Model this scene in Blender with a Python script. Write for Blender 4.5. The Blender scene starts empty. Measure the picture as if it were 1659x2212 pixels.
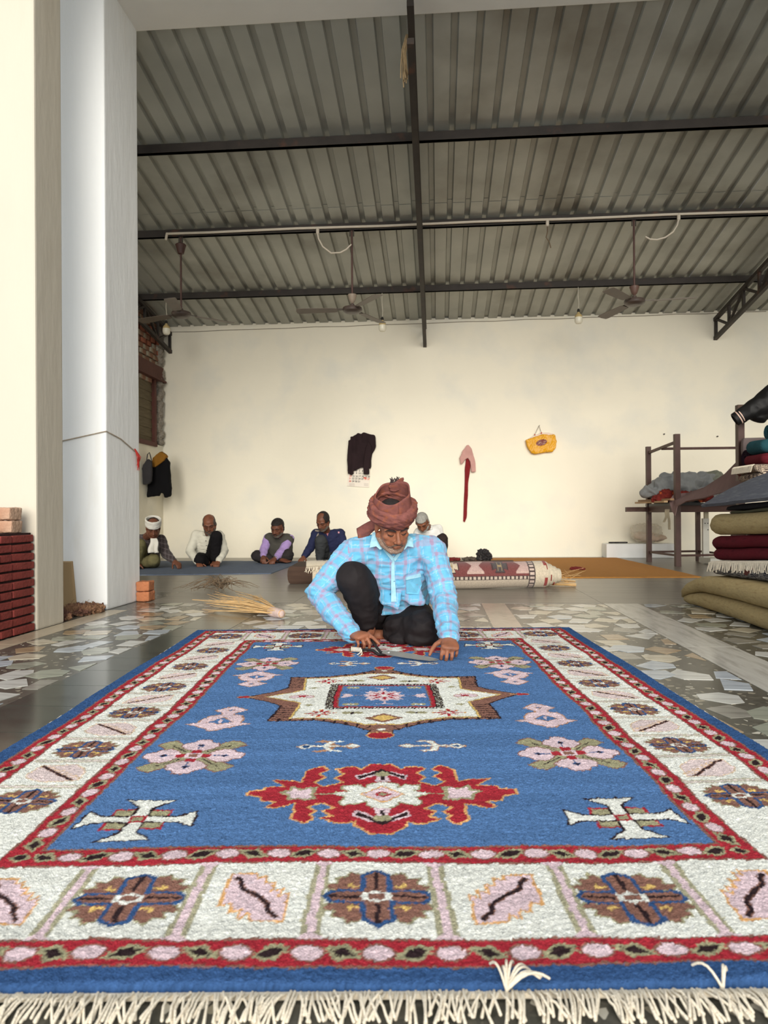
import bpy, bmesh, math, random
import numpy as np
from mathutils import Vector, Matrix, Euler, noise

random.seed(7); np.random.seed(7)
scene = bpy.context.scene
COL = scene.collection
PI = math.pi

# ------------------------------------------------------------------ camera
EYE = 0.64
ROLL = 0.007
cam_d = bpy.data.cameras.new('camera')
cam = bpy.data.objects.new('camera', cam_d)
COL.objects.link(cam)
cam.matrix_world = Matrix.Translation((0, 0, EYE)) @ Matrix.Rotation(PI/2+5.0/1534.0, 4, 'X') @ Matrix.Rotation(-ROLL, 4, 'Z')
cam_d.sensor_fit = 'HORIZONTAL'
cam_d.sensor_width = 36.0
cam_d.lens = 36.0*1534.0/1659.0
cam_d.clip_start = 0.02
cam_d.dof.use_dof = True
cam_d.dof.focus_distance = 3.1
cam_d.dof.aperture_fstop = 9.0
scene.camera = cam

# ------------------------------------------------------------------ world, light, exposure
world = bpy.data.worlds.new('world'); scene.world = world
world.use_nodes = True
bg = world.node_tree.nodes['Background']
bg.inputs['Color'].default_value = (0.86, 0.93, 1.0, 1)
bg.inputs['Strength'].default_value = 0.95
# a hazy, low sun behind and left of the photographer: it enters under the added shade slab
sun_d = bpy.data.lights.new('hazy_sun', 'SUN'); sun = bpy.data.objects.new('hazy_sun', sun_d); COL.objects.link(sun)
sun_d.energy = 3.4; sun_d.angle = math.radians(40); sun_d.color = (1.0, 0.945, 0.845)
sun.rotation_euler = Euler((math.radians(75), 0, math.radians(1)))
scene.view_settings.view_transform = 'Standard'
scene.view_settings.look = 'None'
scene.view_settings.gamma = 1.0
scene.view_settings.use_curve_mapping = False
scene.view_settings.exposure = 0.27

# ------------------------------------------------------------------ helpers
F = 1534.0
def lev(x, y):
    dx, dy = x-829.5, y-1111.0
    return dx-ROLL*dy, dy+ROLL*dx
def at(x, y, Y):
    """photo measurement + distance -> metres"""
    a, b = lev(x, y)
    return Vector((a*Y/F, Y, EYE-b*Y/F))
def fl(x, y, z=0.0):
    a, b = lev(x, y); Y = F*(EYE-z)/b
    return Vector((a*Y/F, Y, z))
YAW = 0.075
CA, SA = math.cos(YAW), math.sin(YAW)
def B(s, t, z=0.0):
    """building axes: s along the back wall, t into the hall"""
    return Vector((s*CA+t*SA, -s*SA+t*CA, z))
BROT = -YAW

def lin(c):
    return tuple(((v/255.0)/12.92 if v/255.0 <= 0.04045 else ((v/255.0+0.055)/1.055)**2.4) for v in c)

MATS = {}
def mat(name, col, rough=0.8, var=0.12, scale=8.0, bump=0.0, bscale=60.0, metal=0.0, spec=0.4,
        col2=None, c2pos=(0.55, 0.7), c2scale=3.0, attr=None, stretch=(1, 1, 1), coord='Object', sheen=0.0, sss=0.0, detail=4.0):
    if name in MATS: return MATS[name]
    m = bpy.data.materials.new(name); m.use_nodes = True
    nt = m.node_tree; N = nt.nodes; L = nt.links
    b = N['Principled BSDF']
    b.inputs['Roughness'].default_value = rough
    b.inputs['Metallic'].default_value = metal
    b.inputs['Specular IOR Level'].default_value = spec
    if sheen: b.inputs['Sheen Weight'].default_value = sheen; b.inputs['Sheen Roughness'].default_value = 0.6
    if sss:
        b.inputs['Subsurface Weight'].default_value = sss
        b.inputs['Subsurface Radius'].default_value = (0.012, 0.004, 0.002)
        b.inputs['Subsurface Scale'].default_value = 0.4
    tc = N.new('ShaderNodeTexCoord'); mp = N.new('ShaderNodeMapping')
    mp.inputs['Scale'].default_value = stretch
    L.new(tc.outputs[coord], mp.inputs['Vector'])
    nz = N.new('ShaderNodeTexNoise'); nz.inputs['Scale'].default_value = scale; nz.inputs['Detail'].default_value = detail
    L.new(mp.outputs[0], nz.inputs['Vector'])
    if attr:
        at_ = N.new('ShaderNodeAttribute'); at_.attribute_name = attr; base = at_.outputs['Color']
    else:
        rgb = N.new('ShaderNodeRGB'); rgb.outputs[0].default_value = (*lin(col), 1); base = rgb.outputs[0]
    if col2 is not None:
        n2 = N.new('ShaderNodeTexNoise'); n2.inputs['Scale'].default_value = c2scale; n2.inputs['Detail'].default_value = 6
        L.new(mp.outputs[0], n2.inputs['Vector'])
        r2 = N.new('ShaderNodeMapRange'); r2.inputs[1].default_value = c2pos[0]; r2.inputs[2].default_value = c2pos[1]
        L.new(n2.outputs['Fac'], r2.inputs[0])
        mx2 = N.new('ShaderNodeMix'); mx2.data_type = 'RGBA'
        L.new(r2.outputs[0], mx2.inputs['Factor']); L.new(base, mx2.inputs['A'])
        mx2.inputs['B'].default_value = (*lin(col2), 1)
        base = mx2.outputs['Result']
    hs = N.new('ShaderNodeHueSaturation')
    mr = N.new('ShaderNodeMapRange'); mr.inputs[1].default_value = 0.25; mr.inputs[2].default_value = 0.75
    mr.inputs[3].default_value = 1-var; mr.inputs[4].default_value = 1+var
    L.new(nz.outputs['Fac'], mr.inputs[0]); L.new(mr.outputs[0], hs.inputs['Value'])
    L.new(base, hs.inputs['Color']); L.new(hs.outputs[0], b.inputs['Base Color'])
    if bump:
        bn = N.new('ShaderNodeTexNoise'); bn.inputs['Scale'].default_value = bscale; bn.inputs['Detail'].default_value = 3
        L.new(mp.outputs[0], bn.inputs['Vector'])
        bp = N.new('ShaderNodeBump'); bp.inputs['Strength'].default_value = bump; bp.inputs['Distance'].default_value = 0.01
        L.new(bn.outputs['Fac'], bp.inputs['Height']); L.new(bp.outputs[0], b.inputs['Normal'])
    MATS[name] = m
    return m

class MB:
    """collects shapes, becomes ONE mesh"""
    def __init__(s): s.v = []; s.f = []
    def add(s, v, f):
        o = len(s.v); s.v += [Vector(p) for p in v]; s.f += [tuple(i+o for i in q) for q in f]; return s
    def box(s, c, d, rot=None, bevel=0.0):
        hx, hy, hz = d[0]/2, d[1]/2, d[2]/2
        R = rot if rot is not None else Matrix.Identity(3)
        c = Vector(c)
        if bevel <= 0:
            pts = [(x, y, z) for z in (-hz, hz) for y in (-hy, hy) for x in (-hx, hx)]
            v = [c+R @ Vector(p) for p in pts]
            return s.add(v, [(0, 2, 3, 1), (4, 5, 7, 6), (0, 1, 5, 4), (2, 6, 7, 3), (0, 4, 6, 2), (1, 3, 7, 5)])
        bm = bmesh.new(); bmesh.ops.create_cube(bm, size=1)
        for q in bm.verts: q.co = Vector((q.co.x*d[0], q.co.y*d[1], q.co.z*d[2]))
        bmesh.ops.bevel(bm, geom=bm.edges[:], offset=bevel, segments=2, affect='EDGES', profile=0.6)
        bm.verts.index_update()
        v = [c+R @ q.co for q in bm.verts]; f = [[w.index for w in q.verts] for q in bm.faces]
        bm.free(); return s.add(v, f)
    def bar(s, a, b, w, h, up=(0, 0, 1)):
        a, b = Vector(a), Vector(b); d = (b-a); L = d.length; d.normalize()
        up = Vector(up); x = d.cross(up)
        if x.length < 1e-4: x = d.cross(Vector((0, 1, 0)))
        x.normalize(); z = x.cross(d)
        R = Matrix((x, d, z)).transposed()
        return s.box((a+b)/2, (w, L, h), R)
    def tube(s, pts, rad, n=10, cap='round', up=None, close=False):
        pts = [Vector(p) for p in pts]
        k = len(pts)
        rad = [rad]*k if not isinstance(rad, (list, tuple)) else list(rad)
        rad = [(r, r) if not isinstance(r, (list, tuple)) else r for r in rad]
        if cap == 'round' and not close:
            d0 = (pts[0]-pts[1]).normalized(); d1 = (pts[-1]-pts[-2]).normalized()
            P = []; Rr = []
            for a in (0.95, 0.7, 0.35):
                e = math.sqrt(1-a*a); m0 = min(rad[0])
                P.append(pts[0]+d0*m0*a); Rr.append((rad[0][0]*e, rad[0][1]*e))
            P += pts; Rr += rad
            for a in (0.35, 0.7, 0.95):
                e = math.sqrt(1-a*a); m1 = min(rad[-1])
                P.append(pts[-1]+d1*m1*a); Rr.append((rad[-1][0]*e, rad[-1][1]*e))
            pts, rad = P, Rr; k = len(pts)
        T = []
        for i in range(k):
            if close: d = pts[(i+1) % k]-pts[i-1]
            elif i == 0: d = pts[1]-pts[0]
            elif i == k-1: d = pts[-1]-pts[-2]
            else: d = pts[i+1]-pts[i-1]
            if d.length < 1e-9: d = Vector((0, 0, 1))
            T.append(d.normalized())
        u = Vector(up) if up is not None else Vector((0, 0, 1))
        if abs(T[0].dot(u)) > 0.95 and up is None: u = Vector((0, 1, 0))
        v = []; o = len(s.v)
        for i in range(k):
            x = T[i].cross(u)
            if x.length < 1e-4: x = T[i].cross(Vector((1, 0, 0)))
            x.normalize(); y = x.cross(T[i]); y.normalize()
            u = y if up is None else u
            for j in range(n):
                a = 2*PI*j/n
                v.append(pts[i]+x*(math.cos(a)*rad[i][0])+y*(math.sin(a)*rad[i][1]))
        f = []
        m = k if close else k-1
        for i in range(m):
            i2 = (i+1) % k
            for j in range(n):
                j2 = (j+1) % n
                f.append((i*n+j, i*n+j2, i2*n+j2, i2*n+j))
        if not close:
            f.append(tuple(range(n-1, -1, -1))); f.append(tuple((k-1)*n+j for j in range(n)))
        return s.add(v, f)
    def ell(s, c, r, rot=None, nu=16, nv=10):
        c = Vector(c); R = rot if rot is not None else Matrix.Identity(3)
        v = []; f = []
        v.append(c+R @ Vector((0, 0, r[2])))
        for i in range(1, nv):
            th = PI*i/nv
            for j in range(nu):
                ph = 2*PI*j/nu
                v.append(c+R @ Vector((r[0]*math.sin(th)*math.cos(ph), r[1]*math.sin(th)*math.sin(ph), r[2]*math.cos(th))))
        v.append(c+R @ Vector((0, 0, -r[2])))
        e = len(v)-1
        for j in range(nu):
            f.append((0, 1+j, 1+(j+1) % nu)); f.append((e, 1+(nv-2)*nu+(j+1) % nu, 1+(nv-2)*nu+j))
        for i in range(nv-2):
            for j in range(nu):
                a = 1+i*nu+j; b = 1+i*nu+(j+1) % nu
                f.append((a, a+nu, b+nu, b))
        return s.add(v, f)
    def lathe(s, c, prof, n=20, R=None):
        c = Vector(c); R = R if R is not None else Matrix.Identity(3); v = []; f = []
        for r, z in prof:
            for j in range(n):
                a = 2*PI*j/n; v.append(c+R @ Vector((r*math.cos(a), r*math.sin(a), z)))
        for i in range(len(prof)-1):
            for j in range(n):
                j2 = (j+1) % n; f.append((i*n+j, i*n+j2, (i+1)*n+j2, (i+1)*n+j))
        f.append(tuple(range(n-1, -1, -1))); f.append(tuple((len(prof)-1)*n+j for j in range(n)))
        return s.add(v, f)
    def prism(s, poly, fn, d):
        """extrude a 2D polygon: fn(x, y, depth) -> point"""
        n = len(poly)
        v = [Vector(fn(x, y, 0)) for x, y in poly]+[Vector(fn(x, y, d)) for x, y in poly]
        f = [tuple(range(n)), tuple(range(2*n-1, n-1, -1))]
        for i in range(n):
            j = (i+1) % n; f.append((i, i+n, j+n, j))
        return s.add(v, f)
    def grid(s, fn, nu, nv, thick=0.0):
        """fn(u, v) -> point ; optionally doubled to a thin closed sheet"""
        P = [[Vector(fn(i/(nu-1), j/(nv-1))) for j in range(nv)] for i in range(nu)]
        v = [p for r in P for p in r]
        f = [(i*nv+j, (i+1)*nv+j, (i+1)*nv+j+1, i*nv+j+1) for i in range(nu-1) for j in range(nv-1)]
        if thick:
            nrm = []
            for i in range(nu):
                for j in range(nv):
                    a = P[min(i+1, nu-1)][j]-P[max(i-1, 0)][j]; b = P[i][min(j+1, nv-1)]-P[i][max(j-1, 0)]
                    c = a.cross(b); nrm.append(c.normalized() if c.length > 1e-12 else Vector((0, 0, 1)))
            N = len(v); v = v+[v[i]-nrm[i]*thick for i in range(N)]
            f = f+[tuple(reversed([q+N for q in g])) for g in f]
            ring = [i*nv for i in range(nu)]+[(nu-1)*nv+j for j in range(1, nv)]+[i*nv+nv-1 for i in range(nu-2, -1, -1)]+[j for j in range(nv-2, 0, -1)]
            for a, b in zip(ring, ring[1:]+ring[:1]): f.append((b, a, a+N, b+N))
        return s.add(v, f)
    def mesh(s, name):
        me = bpy.data.meshes.new(name)
        me.from_pydata([tuple(p) for p in s.v], [], s.f); me.validate(); me.update()
        return me
    def build(s, name, m, parent=None, smooth=False, loc=None, fixn=True):
        me = s.mesh(name)
        if fixn:
            bm = bmesh.new(); bm.from_mesh(me); bmesh.ops.recalc_face_normals(bm, faces=bm.faces); bm.to_mesh(me); bm.free()
        return link(name, me, m, parent, smooth, loc)

def link(name, me, m, parent=None, smooth=False, loc=None):
    if m is not None:
        me.materials.clear(); me.materials.append(m)
    if smooth is True: me.polygons.foreach_set('use_smooth', [True]*len(me.polygons))
    elif smooth:
        me.polygons.foreach_set('use_smooth', [True]*len(me.polygons)); me.set_sharp_from_angle(angle=math.radians(smooth))
    o = bpy.data.objects.new(name, me); COL.objects.link(o)
    if loc is not None: o.location = loc
    if parent is not None: o.parent = parent
    return o

def empty(name, loc=(0, 0, 0), rz=0.0):
    o = bpy.data.objects.new(name, None); COL.objects.link(o)
    o.location = loc; o.rotation_euler = (0, 0, rz); o.empty_display_size = 0.1
    return o
def tag(o, label=None, cat=None, group=None, kind=None):
    if label: o['label'] = label
    if cat: o['category'] = cat
    if group: o['group'] = group
    if kind: o['kind'] = kind
    return o

def remesh(mb, voxel, smooth=6, fac=0.5):
    """overlapping closed shapes -> one continuous skin (returned as mesh)"""
    me = mb.mesh('tmp')
    bm = bmesh.new(); bm.from_mesh(me); bmesh.ops.recalc_face_normals(bm, faces=bm.faces); bm.to_mesh(me); bm.free()
    o = bpy.data.objects.new('tmp', me); COL.objects.link(o)
    r = o.modifiers.new('r', 'REMESH'); r.mode = 'VOXEL'; r.voxel_size = voxel; r.adaptivity = 0.0
    if smooth:
        q = o.modifiers.new('s', 'SMOOTH'); q.factor = fac; q.iterations = smooth
    dg = bpy.context.evaluated_depsgraph_get(); dg.update()
    out = bpy.data.meshes.new_from_object(o.evaluated_get(dg))
    bpy.data.objects.remove(o); bpy.data.meshes.remove(me)
    return out
def coords(me):
    a = np.empty(len(me.vertices)*3, np.float32); me.vertices.foreach_get('co', a); return a.reshape(-1, 3)
def normals(me):
    a = np.empty(len(me.vertices)*3, np.float32); me.vertex_normals.foreach_get('vector', a); return a.reshape(-1, 3)
def setco(me, a):
    me.vertices.foreach_set('co', np.ascontiguousarray(a, np.float32).ravel()); me.update()
def setcol(me, rgb, name='col'):
    at_ = me.color_attributes.new(name, 'FLOAT_COLOR', 'POINT')
    a = np.ones((len(me.vertices), 4), np.float32); a[:, :3] = rgb
    at_.data.foreach_set('color', a.ravel())
def nz(p, s=1.0, o=0.0):
    return noise.noise(Vector((p[0]*s+o, p[1]*s+o*1.7, p[2]*s-o)))
def displace(me, fn):
    c = coords(me); n = normals(me)
    d = np.array([fn(p) for p in c], np.float32)
    setco(me, c+n*d[:, None])
def L3(rgb): return np.array(lin(rgb), np.float32)
# ------------------------------------------------------------------ materials of the setting
M_lime = mat('limewash_cream', (244, 237, 218), 0.9, var=0.025, scale=1.3, bump=0.25, bscale=14, col2=(234, 230, 216), c2pos=(0.5, 0.7), c2scale=1.6, detail=8)
M_limew = mat('limewash_white', (240, 241, 240), 0.9, var=0.05, scale=2.5, bump=0.35, bscale=18, col2=(216, 210, 198), c2pos=(0.62, 0.8), c2scale=2.4, stretch=(1, 1, 0.25), detail=8)
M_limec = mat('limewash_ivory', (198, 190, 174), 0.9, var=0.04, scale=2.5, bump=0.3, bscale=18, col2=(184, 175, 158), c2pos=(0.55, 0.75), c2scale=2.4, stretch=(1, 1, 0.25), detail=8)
M_soffit = mat('soffit_white', (238, 236, 230), 0.9, var=0.04, scale=2.0, bump=0.3, bscale=10)
M_sheet = mat('galvanised_sheet', (174, 175, 167), 0.45, var=0.16, scale=1.6, metal=0.25, spec=0.4, bump=0.1, bscale=9, col2=(138, 136, 126), c2pos=(0.5, 0.72), c2scale=1.1, detail=7)
M_steel = mat('dark_painted_steel', (52, 45, 40), 0.6, var=0.25, scale=7, bump=0.15, bscale=40, col2=(88, 56, 42), c2pos=(0.6, 0.75), c2scale=6)
M_rust = mat('rust_red_steel', (88, 46, 36), 0.65, var=0.2, scale=9, bump=0.2, bscale=40)
M_brick_old = mat('old_brick', (138, 100, 80), 0.95, var=0.3, scale=3.0, bump=0.5, bscale=45, col2=(150, 142, 125), c2pos=(0.5, 0.62), c2scale=3.1)
M_brick_o2 = mat('old_brick_red', (152, 92, 70), 0.95, var=0.25, scale=5.0, bump=0.5, bscale=45)
M_mortar = mat('dark_mortar', (74, 66, 58), 0.95, var=0.25, scale=14, bump=0.5, bscale=50)
M_brick_red = mat('red_painted_brick', (128, 52, 46), 0.8, var=0.22, scale=9, bump=0.6, bscale=50, col2=(150, 74, 60), c2pos=(0.6, 0.75), c2scale=7)
M_brick_tan = mat('tan_brick', (186, 154, 130), 0.92, var=0.15, scale=10, bump=0.6, bscale=60, col2=(164, 124, 100), c2pos=(0.5, 0.65), c2scale=5)
M_brick_org = mat('orange_brick', (176, 112, 76), 0.92, var=0.15, scale=10, bump=0.6, bscale=60)

def marble(name, c, c2, rough=0.22, scale=6, stretch=(1, 6, 1)):
    return mat(name, c, rough, var=0.10, scale=scale, stretch=stretch, col2=c2, c2pos=(0.48, 0.7), c2scale=scale*0.6, spec=0.5, detail=8)
M_terr = None
def terrazzo():
    m = bpy.data.materials.new('dark_terrazzo'); m.use_nodes = True
    nt = m.node_tree; N = nt.nodes; L = nt.links; b = N['Principled BSDF']
    tc = N.new('ShaderNodeTexCoord')
    vo = N.new('ShaderNodeTexVoronoi'); vo.inputs['Scale'].default_value = 48; vo.inputs['Randomness'].default_value = 1
    L.new(tc.outputs['Object'], vo.inputs['Vector'])
    nzn = N.new('ShaderNodeTexNoise'); nzn.inputs['Scale'].default_value = 3; nzn.inputs['Detail'].default_value = 6
    L.new(tc.outputs['Object'], nzn.inputs['Vector'])
    cr = N.new('ShaderNodeValToRGB'); e = cr.color_ramp.elements
    e[0].position = 0.0; e[0].color = (*lin((84, 82, 74)), 1); e[1].position = 0.62; e[1].color = (*lin((98, 95, 84)), 1)
    for p, c in ((0.72, (70, 70, 62)), (0.84, (150, 142, 122)), (0.93, (190, 184, 168)), (0.97, (62, 62, 56))):
        q = e.new(p); q.color = (*lin(c), 1)
    cr.color_ramp.interpolation = 'CONSTANT'
    sx = N.new('ShaderNodeSeparateColor'); L.new(vo.outputs['Color'], sx.inputs[0]); L.new(sx.outputs[0], cr.inputs[0])
    # grout between chips
    v2 = N.new('ShaderNodeTexVoronoi'); v2.feature = 'DISTANCE_TO_EDGE'; v2.inputs['Scale'].default_value = 48
    L.new(tc.outputs['Object'], v2.inputs['Vector'])
    lt = N.new('ShaderNodeMath'); lt.operation = 'LESS_THAN'; lt.inputs[1].default_value = 0.09; L.new(v2.outputs['Distance'], lt.inputs[0])
    mx = N.new('ShaderNodeMix'); mx.data_type = 'RGBA'; L.new(lt.outputs[0], mx.inputs['Factor']); L.new(cr.outputs[0], mx.inputs['A'])
    mx.inputs['B'].default_value = (*lin((80, 78, 70)), 1)
    hs = N.new('ShaderNodeHueSaturation'); mr = N.new('ShaderNodeMapRange'); mr.inputs[1].default_value = .3; mr.inputs[2].default_value = .7
    mr.inputs[3].default_value = .75; mr.inputs[4].default_value = 1.2
    L.new(nzn.outputs['Fac'], mr.inputs[0]); L.new(mr.outputs[0], hs.inputs['Value']); L.new(mx.outputs['Result'], hs.inputs['Color'])
    L.new(hs.outputs[0], b.inputs['Base Color']); b.inputs['Roughness'].default_value = 0.24
    return m
M_terr = terrazzo()
STONES = [marble('marble_grey_white', (196, 194, 186), (166, 164, 156), 0.16, 9), marble('marble_blue_grey', (176, 182, 186), (146, 152, 156), 0.16, 9),
          marble('marble_cream', (190, 180, 158), (160, 146, 120), 0.16, 9), marble('marble_sage', (148, 150, 134), (120, 124, 110), 0.16, 9),
          marble('marble_smoke', (140, 136, 126), (110, 106, 98), 0.16, 9), marble('marble_tan', (164, 142, 112), (134, 110, 84), 0.16, 9)]
M_slab = marble('hall_floor_marble', (128, 122, 112), (94, 88, 80), 0.30, 2.2, (1, 9, 1))
M_dark = marble('dark_green_marble', (62, 68, 62), (46, 50, 46), 0.16, 5, (2, 4, 1))
M_strip = marble('light_grey_marble_strip', (184, 180, 170), (150, 146, 138), 0.2, 5, (8, 1.2, 1))
M_pink = marble('pinkish_marble_strip', (180, 160, 140), (150, 130, 112), 0.2, 6, (2, 1, 1))
M_cream = marble('cream_marble_strip', (186, 172, 148), (160, 144, 122), 0.25, 5, (2, 1, 1))

# ------------------------------------------------------------------ floor
TW = 10.5                      # back wall distance (t)
floor = MB().box((0, 0, -0.05), (16, 19, 0.1)).build('floor', M_terr, loc=B(1.5, 2.0))
floor.rotation_euler.z = BROT
tag(floor, kind='structure')
FI = floor.matrix_basis.inverted()
def slab(s0, s1, t0, t1, m, name='marble_slab', top=0.001):
    g = 0.0015
    o = MB().box((0, 0, 0.0), (s1-s0-2*g, t1-t0-2*g, 0.004)).build(name, m, floor)
    o.location = FI @ B((s0+s1)/2, (t0+t1)/2, top-0.002)
    return o
# strips of plain marble between the crazy-paved panels
rs = random.Random(3)
def strip(s0, s1, t0, t1, step, m):
    t = t0
    while t < t1-0.02:
        e = min(t1, t+step*rs.uniform(0.9, 1.1)); slab(s0, s1, t, e, m); t = e
strip(-1.47, -1.17, 1.2, 5.1, 0.28, M_dark)
strip(0.307, 0.473, 3.6, 5.1, 0.75, M_pink)
strip(1.16, 1.40, 1.6, 5.1, 0.9, M_strip)
strip(-2.25, -2.105, 2.2, 4.69, 0.62, M_cream)
# large slabs of the hall floor
srow = [-4.15, -3.2, -2.15, -1.05, 0.05, 1.155, 2.2, 3.3, 4.4, 5.5]
trow = [5.1, 5.8, 6.65, 7.5, 8.35, 9.2, 10.05, 10.5]
for i in range(len(srow)-1):
    for j in range(len(trow)-1):
        if trow[j] < 5.3 and srow[i] < -2.2: continue
        slab(srow[i], srow[i+1], trow[j], trow[j+1], M_slab)
# crazy paving: broken pieces of marble set in dark terrazzo
def stones():
    out = []
    rg = random.Random(11)
    panels = [(-2.10, -1.475, 1.3, 5.08), (-1.165, 0.30, 3.75, 5.08), (0.48, 1.155, 1.9, 5.08), (1.405, 2.6, 2.2, 5.08)]
    for (s0, s1, t0, t1) in panels:
        nu = max(1, round((s1-s0)/0.165)); nv = max(1, round((t1-t0)/0.172))
        du, dv = (s1-s0)/nu, (t1-t0)/nv
        for j in range(nv):
            for i in range(nu):
                if rg.random() < 0.06: continue
                off = 0.5*du if j % 2 and nu > 2 else 0
                cs = s0+(i+0.5)*du+rg.uniform(-.18, .18)*du+off; ct = t0+(j+0.5)*dv+rg.uniform(-.18, .18)*dv
                k = rg.choice((4, 4, 4, 5, 5, 6)); a0 = rg.uniform(0, 6.28)
                poly = []
                for q in range(k):
                    a = a0+2*PI*(q+rg.uniform(-.28, .28))/k; r = rg.uniform(0.78, 1.05)
                    x = cs+math.cos(a)*r*du*0.56; y = ct+math.sin(a)*r*dv*0.56
                    poly.append((min(max(x, s0+.004), s1-.004), min(max(y, t0+.004), t1-.004)))
                pp = []
                for q in poly:
                    if not pp or (math.hypot(q[0]-pp[-1][0], q[1]-pp[-1][1]) > .012 and math.hypot(q[0]-pp[0][0], q[1]-pp[0][1]) > .012): pp.append(q)
                if len(pp) < 3: continue
                from mathutils.geometry import convex_hull_2d
                poly = [pp[q] for q in convex_hull_2d(pp)]
                if len(poly) < 3: continue
                w = Vector(B(cs, ct)); d = w.y
                vis = abs(w.x/max(d, .1)) < 0.56 and d > 1.0 and not (abs(w.x) < 0.98 and d < 3.86)
                out.append((d if vis else 99+d, cs, ct, poly, rg.choice((0, 0, 0, 1, 1, 2, 2, 3, 3, 4, 4, 5))))
    out.sort(key=lambda q: q[0])
    rest = MB(); rest_mat = STONES[0]
    for n, (d, cs, ct, poly, c) in enumerate(out):
        if n < 300:
            mb = MB().prism([(x-cs, y-ct) for x, y in poly], lambda x, y, z: (x, y, z), 0.0018+0.0009*((n*7) % 17)/17)
            o = mb.build('marble_piece', STONES[c], floor); o.location = FI @ B(cs, ct, -0.0008)
        else:
            rest.prism([(x, y) for x, y in poly], lambda x, y, z: FI @ B(x, y, z-0.0008), 0.0018+0.0009*((n*7) % 17)/17)
    if rest.v:
        o = rest.build('marble_pieces', rest_mat, floor); o['kind'] = 'stuff'
stones()

# ------------------------------------------------------------------ walls
def zr(t): return 3.51+0.155*(TW-t)      # underside of the roof sheet
wb = MB().prism([(-4.35, 0), (9, 0), (9, zr(TW)+0.02), (-4.35, zr(TW)+0.02)], lambda x, y, d: B(x, TW+d, y), 0.22)
wall_back = wb.build('wall_back', M_lime); tag(wall_back, kind='structure')
# left wall: limewashed below, bare brick and a steel window above
WL = -4.15
wl = MB()
def lbox(t0, t1, z0, z1, s1=WL, d=0.2): wl.prism([(t0, z0), (t1, z0), (t1, z1), (t0, z1)], lambda x, y, q: B(s1-q, x, y), d)
lbox(5.2, TW, 0, 1.70)
lbox(5.2, 8.6, 1.70, 4.3)
wall_left = wl.build('wall_left', M_lime); tag(wall_left, kind='structure')
core = MB(); wl = core
lbox(8.6, TW, 2.86, zr(8.6), WL-0.05); lbox(8.6, 9.2, 1.7, 2.86, WL-0.05)
lbox(10.22, 10.30, 1.7, 2.86, WL-0.03, 0.15); lbox(10.30, TW, 1.7, 2.38, WL-0.03, 0.15); lbox(10.30, TW, 2.58, 2.86, WL-0.03, 0.15)
lbox(9.2, 10.22, 2.60, 2.86, WL-0.05)
core.build('mortar_bed', M_mortar, wall_left)
rb = random.Random(5)
brick_me = MB().box((0, 0, 0), (0.10, 0.215, 0.068), bevel=0.006).mesh('brick')
brick_me.materials.append(M_brick_old)
brick_me2 = MB().box((0, 0, 0), (0.10, 0.15, 0.066), bevel=0.008).mesh('brick_short')
brick_me2.materials.append(M_brick_o2)
def wall_brick(t, z):
    o = bpy.data.objects.new('brick', rb.choice((brick_me, brick_me, brick_me2))); COL.objects.link(o); o.parent = wall_left
    o.location = B(WL-0.045+rb.uniform(-.012, .012), t, z); o.rotation_euler = (rb.uniform(-.03, .03), rb.uniform(-.04, .04), BROT+rb.uniform(-.04, .04))
for r in range(14):
    z = 2.90+r*0.08
    for c in range(8):
        t = 8.78+c*0.225+(0.11 if r % 2 else 0)
        if t < TW-0.08 and z < zr(t)-0.08: wall_brick(t, z)
for r in range(3):
    for c in range(4):
        t = 9.3+c*0.225+(0.11 if r % 2 else 0)
        if t < 10.15: wall_brick(t, 2.64+r*0.08-0.02)
# broken plaster along the corner
pl = MB()
for i in range(26):
    z = 1.75+i*0.058; pl.ell(B(WL-0.01+rb.uniform(-.02, .015), TW-0.07-rb.uniform(0, .10), z), (0.05+rb.random()*.03, 0.06+rb.random()*.05, 0.05+rb.random()*.02), nu=9, nv=6)
for i in range(8):
    pl.ell(B(WL-0.01, TW-0.04-rb.uniform(0, .05), 3.02+i*0.06), (0.05, 0.05+rb.random()*.05, 0.05), nu=9, nv=6)
pm = remesh(pl, 0.012, 2)
displace(pm, lambda p: 0.014*nz(p, 40)+0.01*nz(p, 90, 3))
link('plaster_edge', pm, mat('rough_plaster', (150, 142, 130), 0.95, var=0.25, scale=30, bump=0.6, bscale=90), wall_left)
# window
win = empty('window_1', B(WL, 9.7, 1.70)); tag(win, kind='structure')
def wpart(name, t0, t1, z0, z1, s0, s1, m):
    WI = Matrix.Translation(-Vector(win.location))
    o = MB().prism([(t0, z0), (t1, z0), (t1, z1), (t0, z1)], lambda x, y, q: WI @ B(s0+q, x, y), s1-s0).build(name, m, win); return o
wpart('frame_post', 10.15, 10.22, 1.70, 2.64, WL-0.06, WL+0.02, M_rust)
wpart('sill_rail', 9.2, 10.22, 1.66, 1.72, WL-0.08, WL+0.03, M_rust)
wpart('lintel_beam', 8.7, 10.42, 2.66, 2.86, WL-0.08, WL+0.05, M_rust)
wpart('lintel_flange', 8.7, 10.44, 2.64, 2.665, WL-0.08, WL+0.09, M_rust)
M_slat = mat('weathered_board', (104, 92, 70), 0.85, var=0.3, scale=5, stretch=(1, 1, 8), bump=0.3, bscale=30)
for i in range(14):
    wpart('slat', 9.2, 10.15, 1.725+i*0.066, 1.796+i*0.066, WL-0.05+(i % 2)*0.008, WL-0.03+(i % 2)*0.008, M_slat)

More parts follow.
